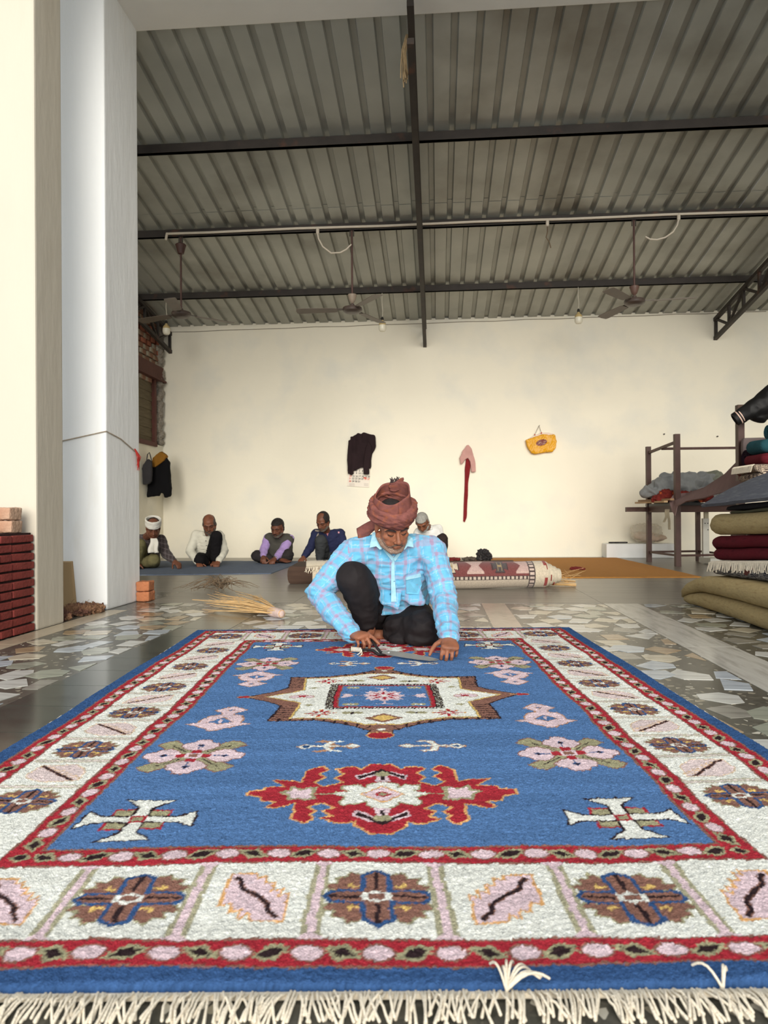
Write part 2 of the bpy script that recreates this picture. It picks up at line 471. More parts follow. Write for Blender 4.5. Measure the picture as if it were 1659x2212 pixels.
# pillars and the front beam
def block(name, s0, s1, t0, t1, z0, z1, m, bev=0.012):
    o = MB().box((0, 0, (z1-z0)/2), (s1-s0, t1-t0, z1-z0), bevel=bev).build(name, m, loc=B((s0+s1)/2, (t0+t1)/2, z0))
    o.rotation_euler.z = BROT; return o
PS = -2.25
def pillar(t0, t1, label, w=.6, m=M_limew):
    o = block('pillar', PS-w, PS, t0, t1, 0, 4.5, m); tag(o, label, 'pillar', kind='structure'); return o
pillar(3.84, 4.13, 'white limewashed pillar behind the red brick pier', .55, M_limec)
pillar(4.69, 5.23, 'white limewashed pillar carrying the front beam, a string around it', .85)
beam = block('trim_1', PS-1.1, 9, 4.69, 5.23, 4.32, 4.9, M_soffit, 0.01); tag(beam, kind='structure')
shade_slab = block('added_shade_slab', -6, 9, 2.6, 4.69, 4.46, 4.6, M_soffit, 0); tag(shade_slab, kind='structure')  # slab added out of view to keep overhead sky light off the rug

wr_ = block('light_block_right', 7.0, 7.2, -2.0, TW, 0, 4.9, M_lime, 0); tag(wr_, kind='structure')  # added out of view to block light coming in from the right
# ------------------------------------------------------------------ roof
ceil = empty('ceiling', B(0, 7.8, zr(7.8))); tag(ceil, kind='structure')
PITCH = 0.192; t0r, t1r = 5.0, TW+0.05
CI = Matrix.Translation(-Vector(ceil.location))
def sheet_profile():
    pr = []
    for k in range(4):
        x = k*PITCH
        pr += [(x, 0), (x+0.128, 0), (x+0.138, 0.036), (x+0.182, 0.036)]
    pr.append((4*PITCH, 0)); return pr
s = -4.15-PITCH*1.4; n = 0
rsh = random.Random(4)
while s < 6.9:
    mb = MB(); pr = sheet_profile(); dz = 0.002*(n % 2)
    for (ta, tb, lift) in ((t0r, 7.7, 0.0), (7.6, t1r, -0.004)):
        v = []; f = []
        for x, z in pr:
            for tt in (ta, tb):
                for th in (0, 0.0015): v.append(CI @ B(s+x, tt, zr(tt)+z+th+dz+lift))
        for i in range(len(pr)-1):
            a = i*4; b = a+4
            f += [(a, b, b+2, a+2), (a+1, a+3, b+3, b+1), (a, a+1, b+1, b), (a+2, b+2, b+3, a+3)]
        f += [(0, 2, 3, 1)]; e = (len(pr)-1)*4; f += [(e, e+1, e+3, e+2)]
        mb.add(v, f)
    mb.build('roof_sheet', M_sheet, ceil, fixn=False)
    s += PITCH*4; n += 1

def purlin(t, label):
    o = MB().bar(B(-4.12, t, zr(t)-0.042), B(6.95, t, zr(t)-0.042), 0.045, 0.08).add(*lip(t)).build('purlin', M_steel)
    tag(o, label, 'purlin', 'roof purlins'); return o
def lip(t):
    z = zr(t)-0.082
    v = [B(s_, t+d, z+h) for s_ in (-4.12, 6.95) for d, h in ((-0.028, 0), (0.028, 0), (0.028, 0.008), (-0.028, 0.008))]
    return v, [(0, 1, 2, 3), (7, 6, 5, 4), (0, 4, 5, 1), (1, 5, 6, 2), (2, 6, 7, 3), (3, 7, 4, 0)]
TP = [6.50, 7.92, 9.44]
purlin(TP[0], 'dark steel roof purlin nearest the white front beam')
purlin(TP[1], 'dark steel roof purlin carrying the white conduit and the fans')
purlin(TP[2], 'dark steel roof purlin nearest the back wall, bulbs hanging from it')

def truss(s, label):
    r = empty('roof_truss', B(s, TW, zr(TW)-0.4)); I = Matrix.Translation(-Vector(r.location))
    tz = lambda t: zr(t)-0.115
    bz = lambda t: zr(t)-0.385
    def p(name, a, b, w=0.045, h=0.045): MB().bar(I @ Vector(a), I @ Vector(b), w, h).build(name, M_steel, r)
    p('top_chord', B(s, 5.0, tz(5.0)), B(s, TW, tz(TW)), 0.05, 0.05)
    p('bottom_chord', B(s, 5.0, bz(5.0)), B(s, TW, bz(TW)), 0.05, 0.05)
    ts = [TW-0.03-0.46*i for i in range(12)]
    for i, t in enumerate(ts):
        p('post', B(s, t, bz(t)), B(s, t, tz(t)), 0.035, 0.035)
        if i < 11: p('brace', B(s, t, bz(t)) if i % 2 else B(s, t, tz(t)), B(s, ts[i+1], tz(ts[i+1])) if i % 2 else B(s, ts[i+1], bz(ts[i+1])), 0.03, 0.03)
    tag(r, label, 'roof truss', 'roof trusses'); return r
truss(-4.02, 'dark steel lattice truss against the brick at the left wall')
truss(-0.165, 'dark steel truss seen edge on down the middle of the roof')
truss(3.99, 'dark steel lattice truss at the right, ending on the back wall')
# ------------------------------------------------------------------ the big hand-knotted rug
RX, RY = -0.008, 2.418           # rug centre
HU, HV = 1.02, 1.475             # half sizes
PILE = 0.014
STEP = 0.0034
nu_ = int(round(2*HU/STEP))+1; nv_ = int(round(2*HV/STEP))+1
U1 = np.linspace(-HU, HU, nu_); V1 = np.linspace(-HV, HV, nv_)
UU, VV = np.meshgrid(U1, V1, indexing='ij')
rgn = np.random.RandomState(2)
def lownoise(fu, fv, seed, amp):
    r = np.random.RandomState(seed); g = r.uniform(-1, 1, (fu+2, fv+2))
    x = (UU+HU)/(2*HU)*fu; y = (VV+HV)/(2*HV)*fv
    i = np.clip(x.astype(int), 0, fu); j = np.clip(y.astype(int), 0, fv); a = x-i; b = y-j
    a = a*a*(3-2*a); b = b*b*(3-2*b)
    return amp*((g[i, j]*(1-a)+g[i+1, j]*a)*(1-b)+(g[i, j+1]*(1-a)+g[i+1, j+1]*a)*b)
# knots are never perfectly placed
PU = UU+lownoise(14, 20, 3, 0.006)+lownoise(120, 160, 4, 0.0022)
PV = VV+lownoise(14, 20, 5, 0.006)+lownoise(120, 160, 6, 0.0022)
RC = np.zeros((nu_, nv_, 3), np.float32)
BLUE, NAVY, RED, IVORY, PINK = (88, 124, 171), (58, 89, 134), (172, 50, 60), (236, 235, 224), (228, 202, 206)
OLIVE, BROWN, DARK, ORANGE, GOLD, TAN = (166, 160, 126), (142, 102, 88), (52, 38, 40), (226, 172, 112), (224, 188, 112), (184, 138, 106)
def paint(mask, sl, c): RC[sl][mask] = L3(c)
def bbox(u0, u1, v0, v1, pad=0.012):
    i0, i1 = np.searchsorted(U1, (u0-pad, u1+pad)); j0, j1 = np.searchsorted(V1, (v0-pad, v1+pad))
    return (slice(i0, i1), slice(j0, j1))
def inside(P, x, y):
    m = np.zeros(x.shape, bool); n = len(P)
    for k in range(n):
        x0, y0 = P[k]; x1, y1 = P[(k+1) % n]
        if y0 == y1: continue
        c = ((y0 > y) != (y1 > y)) & (x < (x1-x0)*(y-y0)/(y1-y0)+x0); m ^= c
    return m
def poly(P, c, mu=1, mv=1, at=(0, 0)):
    P = [(at[0]+mu*x, at[1]+mv*y) for x, y in P]
    xs = [p[0] for p in P]; ys = [p[1] for p in P]
    sl = bbox(min(xs), max(xs), min(ys), max(ys)); paint(inside(P, PU[sl], PV[sl]), sl, c)
def dil(P, d):
    """grow a polygon from its own edges (rough outline)"""
    n = len(P); A = sum(P[i][0]*P[(i+1) % n][1]-P[(i+1) % n][0]*P[i][1] for i in range(n)); sg = 1 if A > 0 else -1
    out = []
    for i in range(n):
        a = Vector(P[i-1]); b = Vector(P[i]); c = Vector(P[(i+1) % n])
        e1 = (b-a); e2 = (c-b)
        if e1.length < 1e-7 or e2.length < 1e-7: continue
        e1.normalize(); e2.normalize()
        n1 = Vector((e1.y, -e1.x))*sg; n2 = Vector((e2.y, -e2.x))*sg
        m = n1+n2
        if m.length < .3: m = n1+n2+e1*0.6
        m.normalize(); k = min(1.6, 1/max(.35, m.dot(n1)))
        out.append((b.x+m.x*d*k, b.y+m.y*d*k))
    return out
def line(a, b, w, c):
    a = Vector(a); b = Vector(b); d = (b-a).normalized(); n = Vector((-d.y, d.x))*w/2
    poly([a+n, b+n, b-n, a-n], c)
def ellipse(cx, cy, rx, ry, c, rot=0.0):
    R = max(rx, ry); sl = bbox(cx-R, cx+R, cy-R, cy+R)
    x = PU[sl]-cx; y = PV[sl]-cy; a = x*math.cos(rot)+y*math.sin(rot); b = -x*math.sin(rot)+y*math.cos(rot)
    paint((a/rx)**2+(b/ry)**2 < 1, sl, c)

def draw_rug():
    full = (slice(None), slice(None))
    au, av = np.abs(PU), np.abs(PV)
    # frames, from outside in
    RC[:] = L3(NAVY)
    def frame(u, v, c): paint((au < u) & (av < v), full, c)
    frame(0.966, 1.437, BROWN); frame(0.961, 1.432, RED)
    frame(0.899, 1.376, BROWN); frame(0.894, 1.371, IVORY)
    frame(0.697, 1.147, BROWN); frame(0.692, 1.142, RED)
    frame(0.636, 1.086, BROWN); frame(0.630, 1.080, BLUE)
    # guard stripes: pink beads, black leaves on a thin olive vine
    def guard(cu, cv, hw):
        per = 0.1045
        def run(L, horiz, sgn):
            n = int(round(2*L/per)); n += n % 2
            p = 2*L/n
            for k in range(2*n+1):
                s = -L+k*p/2
                P = (lambda x, y: (x, sgn*cv+y)) if horiz else (lambda x, y: (sgn*cu+y, x))
                if k < 2*n:
                    s2 = s+p/2; q = 1 if (k//2) % 2 else -1
                    line(P(s, 0.010*q), P(s2, -0.010*q), 0.005, OLIVE)
                if k % 2 == 0:
                    c = P(s, 0); a, b = (0.021, 0.0155) if horiz else (0.0155, 0.021)
                    ellipse(c[0], c[1], a+.004, b+.004, BROWN); ellipse(c[0], c[1], a, b, PINK)
                else:
                    q = 1 if (k//2) % 2 else -1
                    D = [(-.030, -.013*q), (-.006, -.019), (.010, -.014), (.030, .013*q), (.006, .019), (-.010, .014)]
                    D = [P(s+x, y*(1 if horiz else 1)) for x, y in D]
                    E_ = [(-.020, -.009*q), (-.002, -.011), (.010, -.006), (.020, .009*q), (.002, .011), (-.010, .006)]
                    poly(D, OLIVE); poly([P(s+x, y) for x, y in E_], DARK)
        for sg in (1, -1): run(cu, True, sg); run(cv, False, sg)
        for a in (1, -1):
            for b in (1, -1):
                ellipse(a*cu, b*cv, .026, .024, RED); poly([(a*cu-.02, b*cv), (a*cu, b*cv+.018), (a*cu+.02, b*cv), (a*cu, b*cv-.018)], OLIVE)
                ellipse(a*cu, b*cv, .010, .009, DARK)
    guard(0.928, 1.404, 0.033); guard(0.661, 1.111, 0.031)
    # ivory border
    def rosette(cu, cv, rot=False, sc=1.0):
        T = (lambda x, y: (cu+y*sc, cv+x*sc)) if rot else (lambda x, y: (cu+x*sc, cv+y*sc))
        for a in (1, -1):
            for b in (1, -1):
                Lb = [(.020, .018), (.080, .022), (.088, .034), (.066, .040), (.072, .056), (.052, .058), (.046, .074), (.030, .066), (.022, .060)]
                poly([T(a*x, b*y) for x, y in dil(Lb, .004)], OLIVE); poly([T(a*x, b*y) for x, y in Lb], BROWN)
                ellipse(*T(a*.040, b*.034), .011, .008, GOLD); ellipse(*T(a*.036, b*.038), .007, .005, BROWN)
        Hh = [(-.094, 0), (-.078, .020), (.078, .020), (.094, 0), (.078, -.020), (-.078, -.020)]
        Vv = [(0, -.086), (.027, -.070), (.027, .070), (0, .086), (-.027, .070), (-.027, -.070)]
        poly([T(*p) for p in Hh], NAVY); poly([T(*p) for p in Vv], NAVY)
        poly([T(x*.9, y*.68) for x, y in Hh], BROWN); poly([T(x*.7, y*.9) for x, y in Vv], BROWN)
        for a in (1, -1):
            line(T(a*.026, 0), T(a*.080, .001), .006*sc, DARK); line(T(0, a*.022), T(.001, a*.076), .008*sc, DARK)
        poly([T(*p) for p in ((-.026, 0), (0, .020), (.026, 0), (0, -.020))], IVORY)
        poly([T(*p) for p in ((-.024, -.012), (-.024, .012), (.024, .012), (.024, -.012))], IVORY)
        poly([T(*p) for p in ((-.014, -.008), (-.014, .008), (.014, .008), (.014, -.008))], BROWN)
    def feather(cu, cv, m=1, rot=False):
        T = (lambda x, y: (cu+m*y*1.0, cv+x)) if rot else (lambda x, y: (cu+m*x, cv+y))
        Fp = [(-.052, .070), (-.012, .070), (-.010, .052), (.004, .060), (.008, .036), (.022, .040), (.022, .014), (.038, .020), (.036, -.006), (.052, .008),
              (.056, -.070), (.010, -.066), (.002, -.046), (-.012, -.058), (-.014, -.032), (-.030, -.040), (-.034, -.014), (-.054, -.018)]
        poly([T(*p) for p in dil(Fp, .005)], ORANGE); poly([T(*p) for p in Fp], PINK)
        Z = [(-.046, .062), (-.034, .050), (-.030, .030), (.0, .004), (.026, -.022), (.030, -.044), (.046, -.062)]
        for a, b in zip(Z, Z[1:]): line(T(*a), T(*b), .011, BROWN)
        for a, b in zip(Z, Z[1:]): line(T(*a), T(*b), .0075, DARK)
    cb = 0.2035
    for sg in (1, -1):
        V0 = sg*1.2585
        for k in range(-4, 5):
            u = k*cb
            if k % 2 == 0: rosette(u, V0, sc=1.0)
            else: feather(u, V0, m=(1 if k < 0 else -1))
            if k < 4:
                d = u+cb/2
                line((d, V0-.114), (d, V0+.114), .031, (176, 170, 140)); line((d, V0-.114), (d, V0+.114), .013, PINK)
                poly([(d-.022, V0-sg*0-.114), (d, V0-.094), (d+.022, V0-.114)], PINK); poly([(d-.022, V0+.114), (d, V0+.094), (d+.022, V0+.114)], PINK)
        for side in (1, -1):
            pass
    for side in (1, -1):
        C0 = side*0.794
        vs = [-0.853+0.1725*k for k in range(0, 13)]
        for k, v in enumerate(vs):
            if abs(v) > 1.16: continue
            if k % 2 == 0: rosette(C0, v, sc=0.84)
            else:
                Fp = [(-.060, .050), (.02, .056), (.050, .030), (.064, .010), (.070, -.050), (-.01, -.056), (-.056, -.030), (-.068, -.006)]
                m = side if v < -0.2 else -side
                q = lambda x, y: (C0+(-m)*x, v+y)
                poly([q(*p) for p in dil(Fp, .004)], (228, 200, 168)); poly([q(*p) for p in Fp], (226, 206, 202))
                for i in range(7): line(q(-.06+.016*i, .044-.012*i), q(-.02+.016*i, .040-.012*i), .004, (226, 190, 150))
                line(q(-.058, .050), q(.058, -.050), .010, BROWN); line(q(-.058, .050), q(.058, -.050), .006, DARK)
            if k < len(vs)-1:
                d = v+0.1725/2
                line((C0-.098, d), (C0+.098, d), .022, (196, 190, 166)); line((C0-.098, d), (C0+.098, d), .009, (222, 208, 200))
        for v in (-1.03, ):
            pass
    # field ornaments
    AX = 0.02
    MED = [(0.0, 0.191), (0.025, 0.188), (0.048, 0.15), (0.064, 0.168), (0.086, 0.171), (0.105, 0.155), (0.084, 0.127), (0.104, 0.102), (0.085, 0.074), (0.105, 0.06), (0.123, 0.043), (0.142, 0.054), (0.155, 0.073), (0.131, 0.104), (0.15, 0.13), (0.129, 0.155), (0.144, 0.173), (0.163, 0.163), (0.176, 0.142), (0.18, 0.067), (0.203, 0.08), (0.25, 0.088), (0.215, 0.047), (0.263, 0.041), (0.264, 0.025), (0.298, 0.019), (0.302, -0.001), (0.27, -0.013), (0.264, -0.036), (0.228, -0.042), (0.246, -0.068), (0.23, -0.075), (0.186, -0.051), (0.18, -0.099), (0.181, -0.132), (0.158, -0.153), (0.147, -0.142), (0.142, -0.129), (0.152, -0.116), (0.14, -0.096), (0.16, -0.076), (0.142, -0.06), (0.126, -0.05), (0.093, -0.08), (0.117, -0.094), (0.1, -0.118), (0.12, -0.131), (0.093, -0.149), (0.068, -0.151), (0.051, -0.138), (0.05, -0.161), (0.02, -0.193), (0.0, -0.196)]
    WHITE = [(0.0, 0.078), (0.014, 0.07), (0.034, 0.059), (0.035, 0.037), (0.055, 0.055), (0.088, 0.049), (0.086, 0.028), (0.068, 0.018), (0.109, 0.002), (0.076, -0.018), (0.089, -0.047), (0.083, -0.061), (0.054, -0.051), (0.035, -0.039), (0.031, -0.06), (0.011, -0.078), (0.0, -0.08)]
    STAR = [(0.144, 0.038), (0.161, 0.04), (0.178, 0.027), (0.201, 0.047), (0.202, 0.026), (0.226, 0.01), (0.208, -0.005), (0.204, -0.034), (0.185, -0.024), (0.166, -0.036), (0.143, -0.031), (0.152, -0.004)]
    CRB = [(0.0, -0.162), (0.021, -0.140), (0.044, -0.121), (0.057, -0.115), (0.052, -0.095), (0.041, -0.106), (0.022, -0.123), (0.0, -0.142)]
    def both(P): return P+[(-x, y) for x, y in reversed(P)]
    for v0, mv in ((-0.83, 1), (0.87, -1)):
        A = (0, v0)
        poly(dil(both(MED), .0055), ORANGE, 1, mv, A); poly(both(MED), RED, 1, mv, A)
        for mu in (1, -1):
            poly(dil(STAR, .003), OLIVE, mu, mv, A); poly([(0.185+(x-.185)*.8, y*.8) for x, y in STAR], PINK, mu, mv, A)
            line((A[0]+mu*.10, A[1]), (A[0]+mu*.15, A[1]), .005, OLIVE)
        poly(dil(both(WHITE), .005), OLIVE, 1, mv, A); poly(both(WHITE), IVORY, 1, mv, A)
        poly([(-.052, 0), (0, .050), (.052, 0), (0, -.050)], ORANGE, 1, mv, A); poly([(-.045, 0), (0, .043), (.045, 0), (0, -.043)], PINK, 1, mv, A)
        poly([(-.024, 0), (0, .017), (.024, 0), (0, -.017)], RED, 1, mv, A); poly([(-.014, 0), (0, .009), (.014, 0), (0, -.009)], OLIVE, 1, mv, A)
        for s_ in (1, -1):
            C = both(CRB); Cs = [(x, -y*s_) for x, y in C]
            poly(dil(Cs, .006), PINK, 1, mv, A); poly(Cs, DARK, 1, mv, A)
            poly([(-.020, s_*.078), (-.012, s_*.112), (-.020, s_*.120), (.020, s_*.120), (.012, s_*.112), (.020, s_*.078)], PINK, 1, mv, A)
            ellipse(A[0], A[1]+s_*mv*.126, .019, .016, OLIVE); poly([(-.005, s_*.088), (.005, s_*.088), (.004, s_*.112), (-.004, s_*.112)], DARK, 1, mv, A)
    # crosses
    for v0 in (-0.955, 0.965):
        for sx in (1, -1):
            A = (sx*0.500, v0)
            q = [(-.062, -.048), (.062, -.048), (.062, .048), (-.062, .048)]
            poly(q, RED, at=A); poly([(x*.91, y*.88) for x, y in q], OLIVE, at=A)
            Hh = [(-.112, .034), (-.080, .012), (.080, .012), (.112, .034), (.118, -.034), (.088, -.012), (-.088, -.012), (-.118, -.034)]
            Vv = [(-.050, .096), (-.014, .060), (-.014, -.060), (-.050, -.096), (.050, -.096), (.014, -.060), (.014, .060), (.050, .096)]
            for P in (Hh, Vv): poly(dil(P, .006), DARK, at=A)
            for P in (Hh, Vv): poly(P, IVORY, at=A)
            poly([(-.017, -.016), (.017, -.016), (.017, .016), (-.017, .016)], RED, at=A); poly([(-.011, -.009), (.011, -.009), (.011, .009), (-.011, .009)], OLIVE, at=A)
    # eight-petal flowers
    for v0 in (-0.566, 0.572):
        for sx in (1, -1):
            A = (sx*0.486, v0)
            for k in range(4):
                a = PI/4+k*PI/2
                rot = lambda x, y, a=a: (x*math.cos(a)-y*math.sin(a), x*math.sin(a)+y*math.cos(a))
                O = [(.02, .010), (.075, .024), (.142, .026), (.150, .0), (.142, -.026), (.075, -.024), (.02, -.010)]
                poly([rot(*p) for p in dil(O, .004)], BROWN, at=A); poly([rot(*p) for p in O], OLIVE, at=A)
            for k in range(4):
                a = k*PI/2
                rot = lambda x, y, a=a: (x*math.cos(a)-y*math.sin(a), x*math.sin(a)+y*math.cos(a))
                P = [(.030, .0), (.048, .030), (.072, .052), (.098, .044), (.104, .026), (.124, .018), (.130, 0), (.124, -.018), (.104, -.026), (.098, -.044), (.072, -.052), (.048, -.030)]
                poly([rot(*p) for p in dil(P, .004)], BROWN, at=A); poly([rot(*p) for p in P], PINK, at=A)
                poly([rot(*p) for p in ((.050, -.002), (.070, -.002), (.078, -.011), (.094, 0), (.078, .011), (.070, .002), (.050, .002))], NAVY, at=A)
                ellipse(*[A[i]+rot(.080, 0)[i] for i in (0, 1)], .006, .006, DARK)
                poly([rot(*p) for p in ((.020, -.014), (.046, -.012), (.046, .012), (.020, .014))], RED, at=A)
            for k in range(4):
                a = PI/4+k*PI/2; c_, s_ = math.cos(a), math.sin(a)
                line((A[0]+c_*.04, A[1]+s_*.04), (A[0]+c_*.115, A[1]+s_*.115), .004, DARK)
            poly([(-.021, -.019), (.021, -.019), (.021, .019), (-.021, .019)], PINK, at=A); poly([(-.013, -.012), (.013, -.012), (.013, .012), (-.013, .012)], BROWN, at=A)
    # pink vases
    VASE = [(-0.050, 0.066), (-0.026, 0.092), (0.0, 0.114), (0.026, 0.092), (0.050, 0.066), (0.031, 0.050), (0.018, 0.030), (0.018, 0.016), (0.046, 0.006), (0.063, -0.03), (0.062, -0.063), (0.094, -0.074), (0.062, -0.09), (0.044, -0.110), (0.026, -0.116), (0.012, -0.138)]
    VS = VASE+[(-x, y) for x, y in reversed(VASE[5:])]
    for v0, mv in ((-0.209, 1), (0.287, -1)):
        for sx in (1, -1):
            A = (sx*0.494, v0)
            poly(dil(VS, .0045), TAN, 1, mv, A); poly(VS, PINK, 1, mv, A)
            poly([(-.042, -.058), (-.016, -.026), (0, -.010), (.016, -.026), (.042, -.058), (.016, -.068), (0, -.088), (-.016, -.068)], TAN, 1, mv, A)
            poly([(-.037, -.057), (-.014, -.030), (0, -.016), (.014, -.030), (.037, -.057), (.014, -.065), (0, -.082), (-.014, -.065)], BLUE, 1, mv, A)
            poly([(-.006, -.03), (.006, -.03), (.003, -.066), (-.003, -.066)], PINK, 1, mv, A)
            poly([(-.014, .068), (0, .082), (.014, .068), (0, .056)], TAN, 1, mv, A); poly([(-.009, .068), (0, .077), (.009, .068), (0, .060)], BLUE, 1, mv, A)
    ANCH = [(-0.086, 0.0), (-0.063, 0.020), (-0.045, 0.005), (-0.017, 0.005), (-0.004, 0.038), (0.029, 0.046), (0.039, 0.037), (0.009, 0.030), (-0.004, 0.005), (0.052, 0.004), (0.067, 0.018), (0.087, 0.002), (0.068, -0.013), (0.052, -0.003), (-0.004, -0.005), (0.009, -0.030), (0.039, -0.037), (0.029, -0.046), (-0.004, -0.038), (-0.017, -0.005), (-0.045, -0.004), (-0.063, -0.020)]
    for v0 in (-0.504, 0.560):
        for sx in (1, -1):
            A = (sx*0.1425, v0)
            poly(dil(ANCH, .0035), TAN, sx*-1*-1 if sx < 0 else -1, 1, A); poly(ANCH, IVORY, 1 if sx < 0 else -1, 1, A)
            ellipse(A[0]+(-.063 if sx < 0 else .063), A[1], .011, .009, NAVY)
    # star medallion
    A = (0, 0.03)
    def oct_(hu, hv, tipu, tipv, nu, nv_, b):
        q = [(hu, hv), (hu-.01, nv_), (hu+.03, nv_*.62), (tipu, 0)]
        top = [(nu, hv), (nu*.55, hv+(tipv-hv)*.45), (.052, tipv)]
        Q = [(0, tipv)]+list(reversed(top))+q
        Q = [(0, tipv)]+[top[2], top[1], top[0]]+q
        right = Q+[(x, -y) for x, y in reversed(Q[:-1])]
        return right+[(-x, y) for x, y in reversed(right[1:-1])]
    outl = oct_(.352, .285, .470, .375, .205, .115, 0)
    poly(dil(outl, .006), DARK, at=A); poly(outl, BROWN, at=A)
    for s_ in (1, -1):           # hatch on the short sides, dashes along the long ones
        for k in range(-11, 12):
            v = k*.0245
            if abs(v) > .10:
                line((A[0]+s_*.288, A[1]+v), (A[0]+s_*.356, A[1]+v), .006, DARK)
        for k in range(-9, 10):
            u = k*.036
            vv = .285 if abs(u) > .205 else .285+(.205-abs(u))*.50
            line((u, A[1]+s_*(vv-.022)), (u, A[1]+s_*(vv+.006)), .009, DARK)
    inn = oct_(.288, .258, .400, .330, .205, .085, 0)
    poly(dil(inn, .009), GOLD, at=A); poly(dil(inn, .003), OLIVE, at=A); poly(inn, IVORY, at=A)
    for s_ in (1, -1):
        poly([(s_*.44, .012), (s_*.468, .008), (s_*.468, -.008), (s_*.44, -.012)], TAN, at=A)
        poly([(s_*.455, .004), (s_*.468, .016), (s_*.500, .014), (s_*.512, 0), (s_*.500, -.014), (s_*.468, -.016)], TAN, at=A)
        poly([(s_*.462, .002), (s_*.470, .012), (s_*.500, .010), (s_*.505, 0), (s_*.500, -.010), (s_*.470, -.012)], RED, at=A)
        poly([(-.058, s_*.388), (-.036, s_*.352), (.036, s_*.352), (.058, s_*.388), (.036, s_*.398), (.040, s_*.425), (-.040, s_*.425), (-.036, s_*.398)], DARK, at=A)
        poly([(-.050, s_*.387), (-.032, s_*.352), (.032, s_*.352), (.050, s_*.387), (.031, s_*.392), (.034, s_*.425), (-.034, s_*.425), (-.031, s_*.392)], BROWN, at=A)
        ellipse(0, A[1]+s_*.385, .013, .010, IVORY)
        ellipse(0, A[1]+s_*.440, .041, .031, ORANGE); ellipse(0, A[1]+s_*.440, .036, .026, RED)
        poly([(-.062, s_*.268), (0, s_*.318), (.062, s_*.268), (0, s_*.222)], BROWN, at=A); poly([(-.040, s_*.268), (0, s_*.300), (.040, s_*.268), (0, s_*.238)], GOLD, at=A)
        for t_ in (1, -1):
            c = (t_*.205, s_*.212)
            for k in range(8):
                a = k*PI/4; r = .046 if k % 2 == 0 else .036
                q = [(c[0]+math.cos(a+d)*rr, c[1]+math.sin(a+d)*rr*.8) for d, rr in ((-.38, .012), (-.12, r), (.12, r), (.38, .012))]
                poly([(c[0]+(x-c[0])*1.14, c[1]+(y-c[1])*1.14) for x, y in q], ORANGE, at=A); poly(q, RED, at=A)
            ellipse(A[0]+c[0], A[1]+c[1], .010, .008, IVORY)
            poly([(t_*.232, s_*.112), (t_*.250, s_*.128), (t_*.270, s_*.112), (t_*.250, s_*.102)], OLIVE, at=A)
            ellipse(A[0]+t_*.120, A[1]+s_*.212, .018, .013, OLIVE); ellipse(A[0]+t_*.085, A[1]+s_*.212, .018, .013, OLIVE)
            ellipse(A[0]+t_*.103, A[1]+s_*.214, .005, .012, DARK)
        for k in range(3):
            ellipse(A[0]+s_*(.262+.024*k), A[1]+(k % 2)*.012-.006, .020, .020, TAN); ellipse(A[0]+s_*(.262+.024*k), A[1]+(k % 2)*.012-.006, .017, .017, PINK)
        poly([(s_*.272, -.009), (s_*.298, -.009), (s_*.298, .009), (s_*.272, .009)], RED, at=A)
    # inner panel
    poly([(-.196, -.168), (.196, -.168), (.196, .168), (-.196, .168)], DARK, at=A)
    for k in range(-16, 17):
        for s_ in (1, -1):
            line((k*.0118, A[1]+s_*.158-.006), (k*.0118+.005, A[1]+s_*.158+.004), .005, IVORY)
            for col in range(3):
                line((s_*(.172+.008*col), A[1]+k*.0098), (s_*(.178+.008*col), A[1]+k*.0098+.003), .003, IVORY if (k+col) % 2 else OLIVE)
    poly([(-.168, -.150), (.168, -.150), (.168, .150), (-.168, .150)], RED, at=A)
    poly([(-.155, -.142), (.155, -.142), (.155, .142), (-.155, .142)], BROWN, at=A); poly([(-.150, -.138), (.150, -.138), (.150, .138), (-.150, .138)], BLUE, at=A)
    for k in range(8):
        a = k*PI/4; r = .078 if k % 2 else .070
        rot = lambda x, y, a=a: (x*math.cos(a)-y*math.sin(a), (x*math.sin(a)+y*math.cos(a)))
        poly([rot(*p) for p in ((0, -.012), (r*.6, -.024), (r, -.012), (r*.9, 0), (r, .012), (r*.6, .024), (0, .012))], PINK, at=A)
    for k in range(8):
        a = k*PI/4+.2*0
        rot = lambda x, y, a=a: (x*math.cos(a)-y*math.sin(a), (x*math.sin(a)+y*math.cos(a)))
        poly([rot(*p) for p in ((.012, 0), (.03, -.008), (.058, 0), (.03, .008))], RED, at=A)
    ellipse(A[0], A[1], .012, .010, IVORY)
    for s_ in (1, -1):
        line((s_*.07, A[1]), (s_*.115, A[1]), .004, TAN); line((0, A[1]+s_*.07), (0, A[1]+s_*.098), .008, PINK)
        ellipse(s_*.122, A[1], .016, .022, PINK); ellipse(s_*.135, A[1]+.018, .010, .007, PINK); ellipse(s_*.135, A[1]-.018, .010, .007, PINK)
        poly([(-.034, s_*.112), (0, s_*.096), (.034, s_*.112), (0, s_*.106)], PINK, at=A)
        for t_ in (1, -1):
            for k in range(3): ellipse(s_*(.098+.014*k), A[1]+t_*.112, .012, .014, OLIVE)
            for k in range(2): ellipse(s_*(.104+.016*k), A[1]+t_*.112, .005, .005, IVORY)
draw_rug()
# wool: dye lots run across the rug (abrash), every knot differs a little
abr = 1+lownoise(3, 70, 21, 0.09)+lownoise(6, 160, 22, 0.06)+lownoise(40, 420, 24, 0.05)
RC *= (abr*(1+rgn.normal(0, 0.12, abr.shape)))[..., None]
RC = np.clip(RC, 0.002, 1).astype(np.float32)

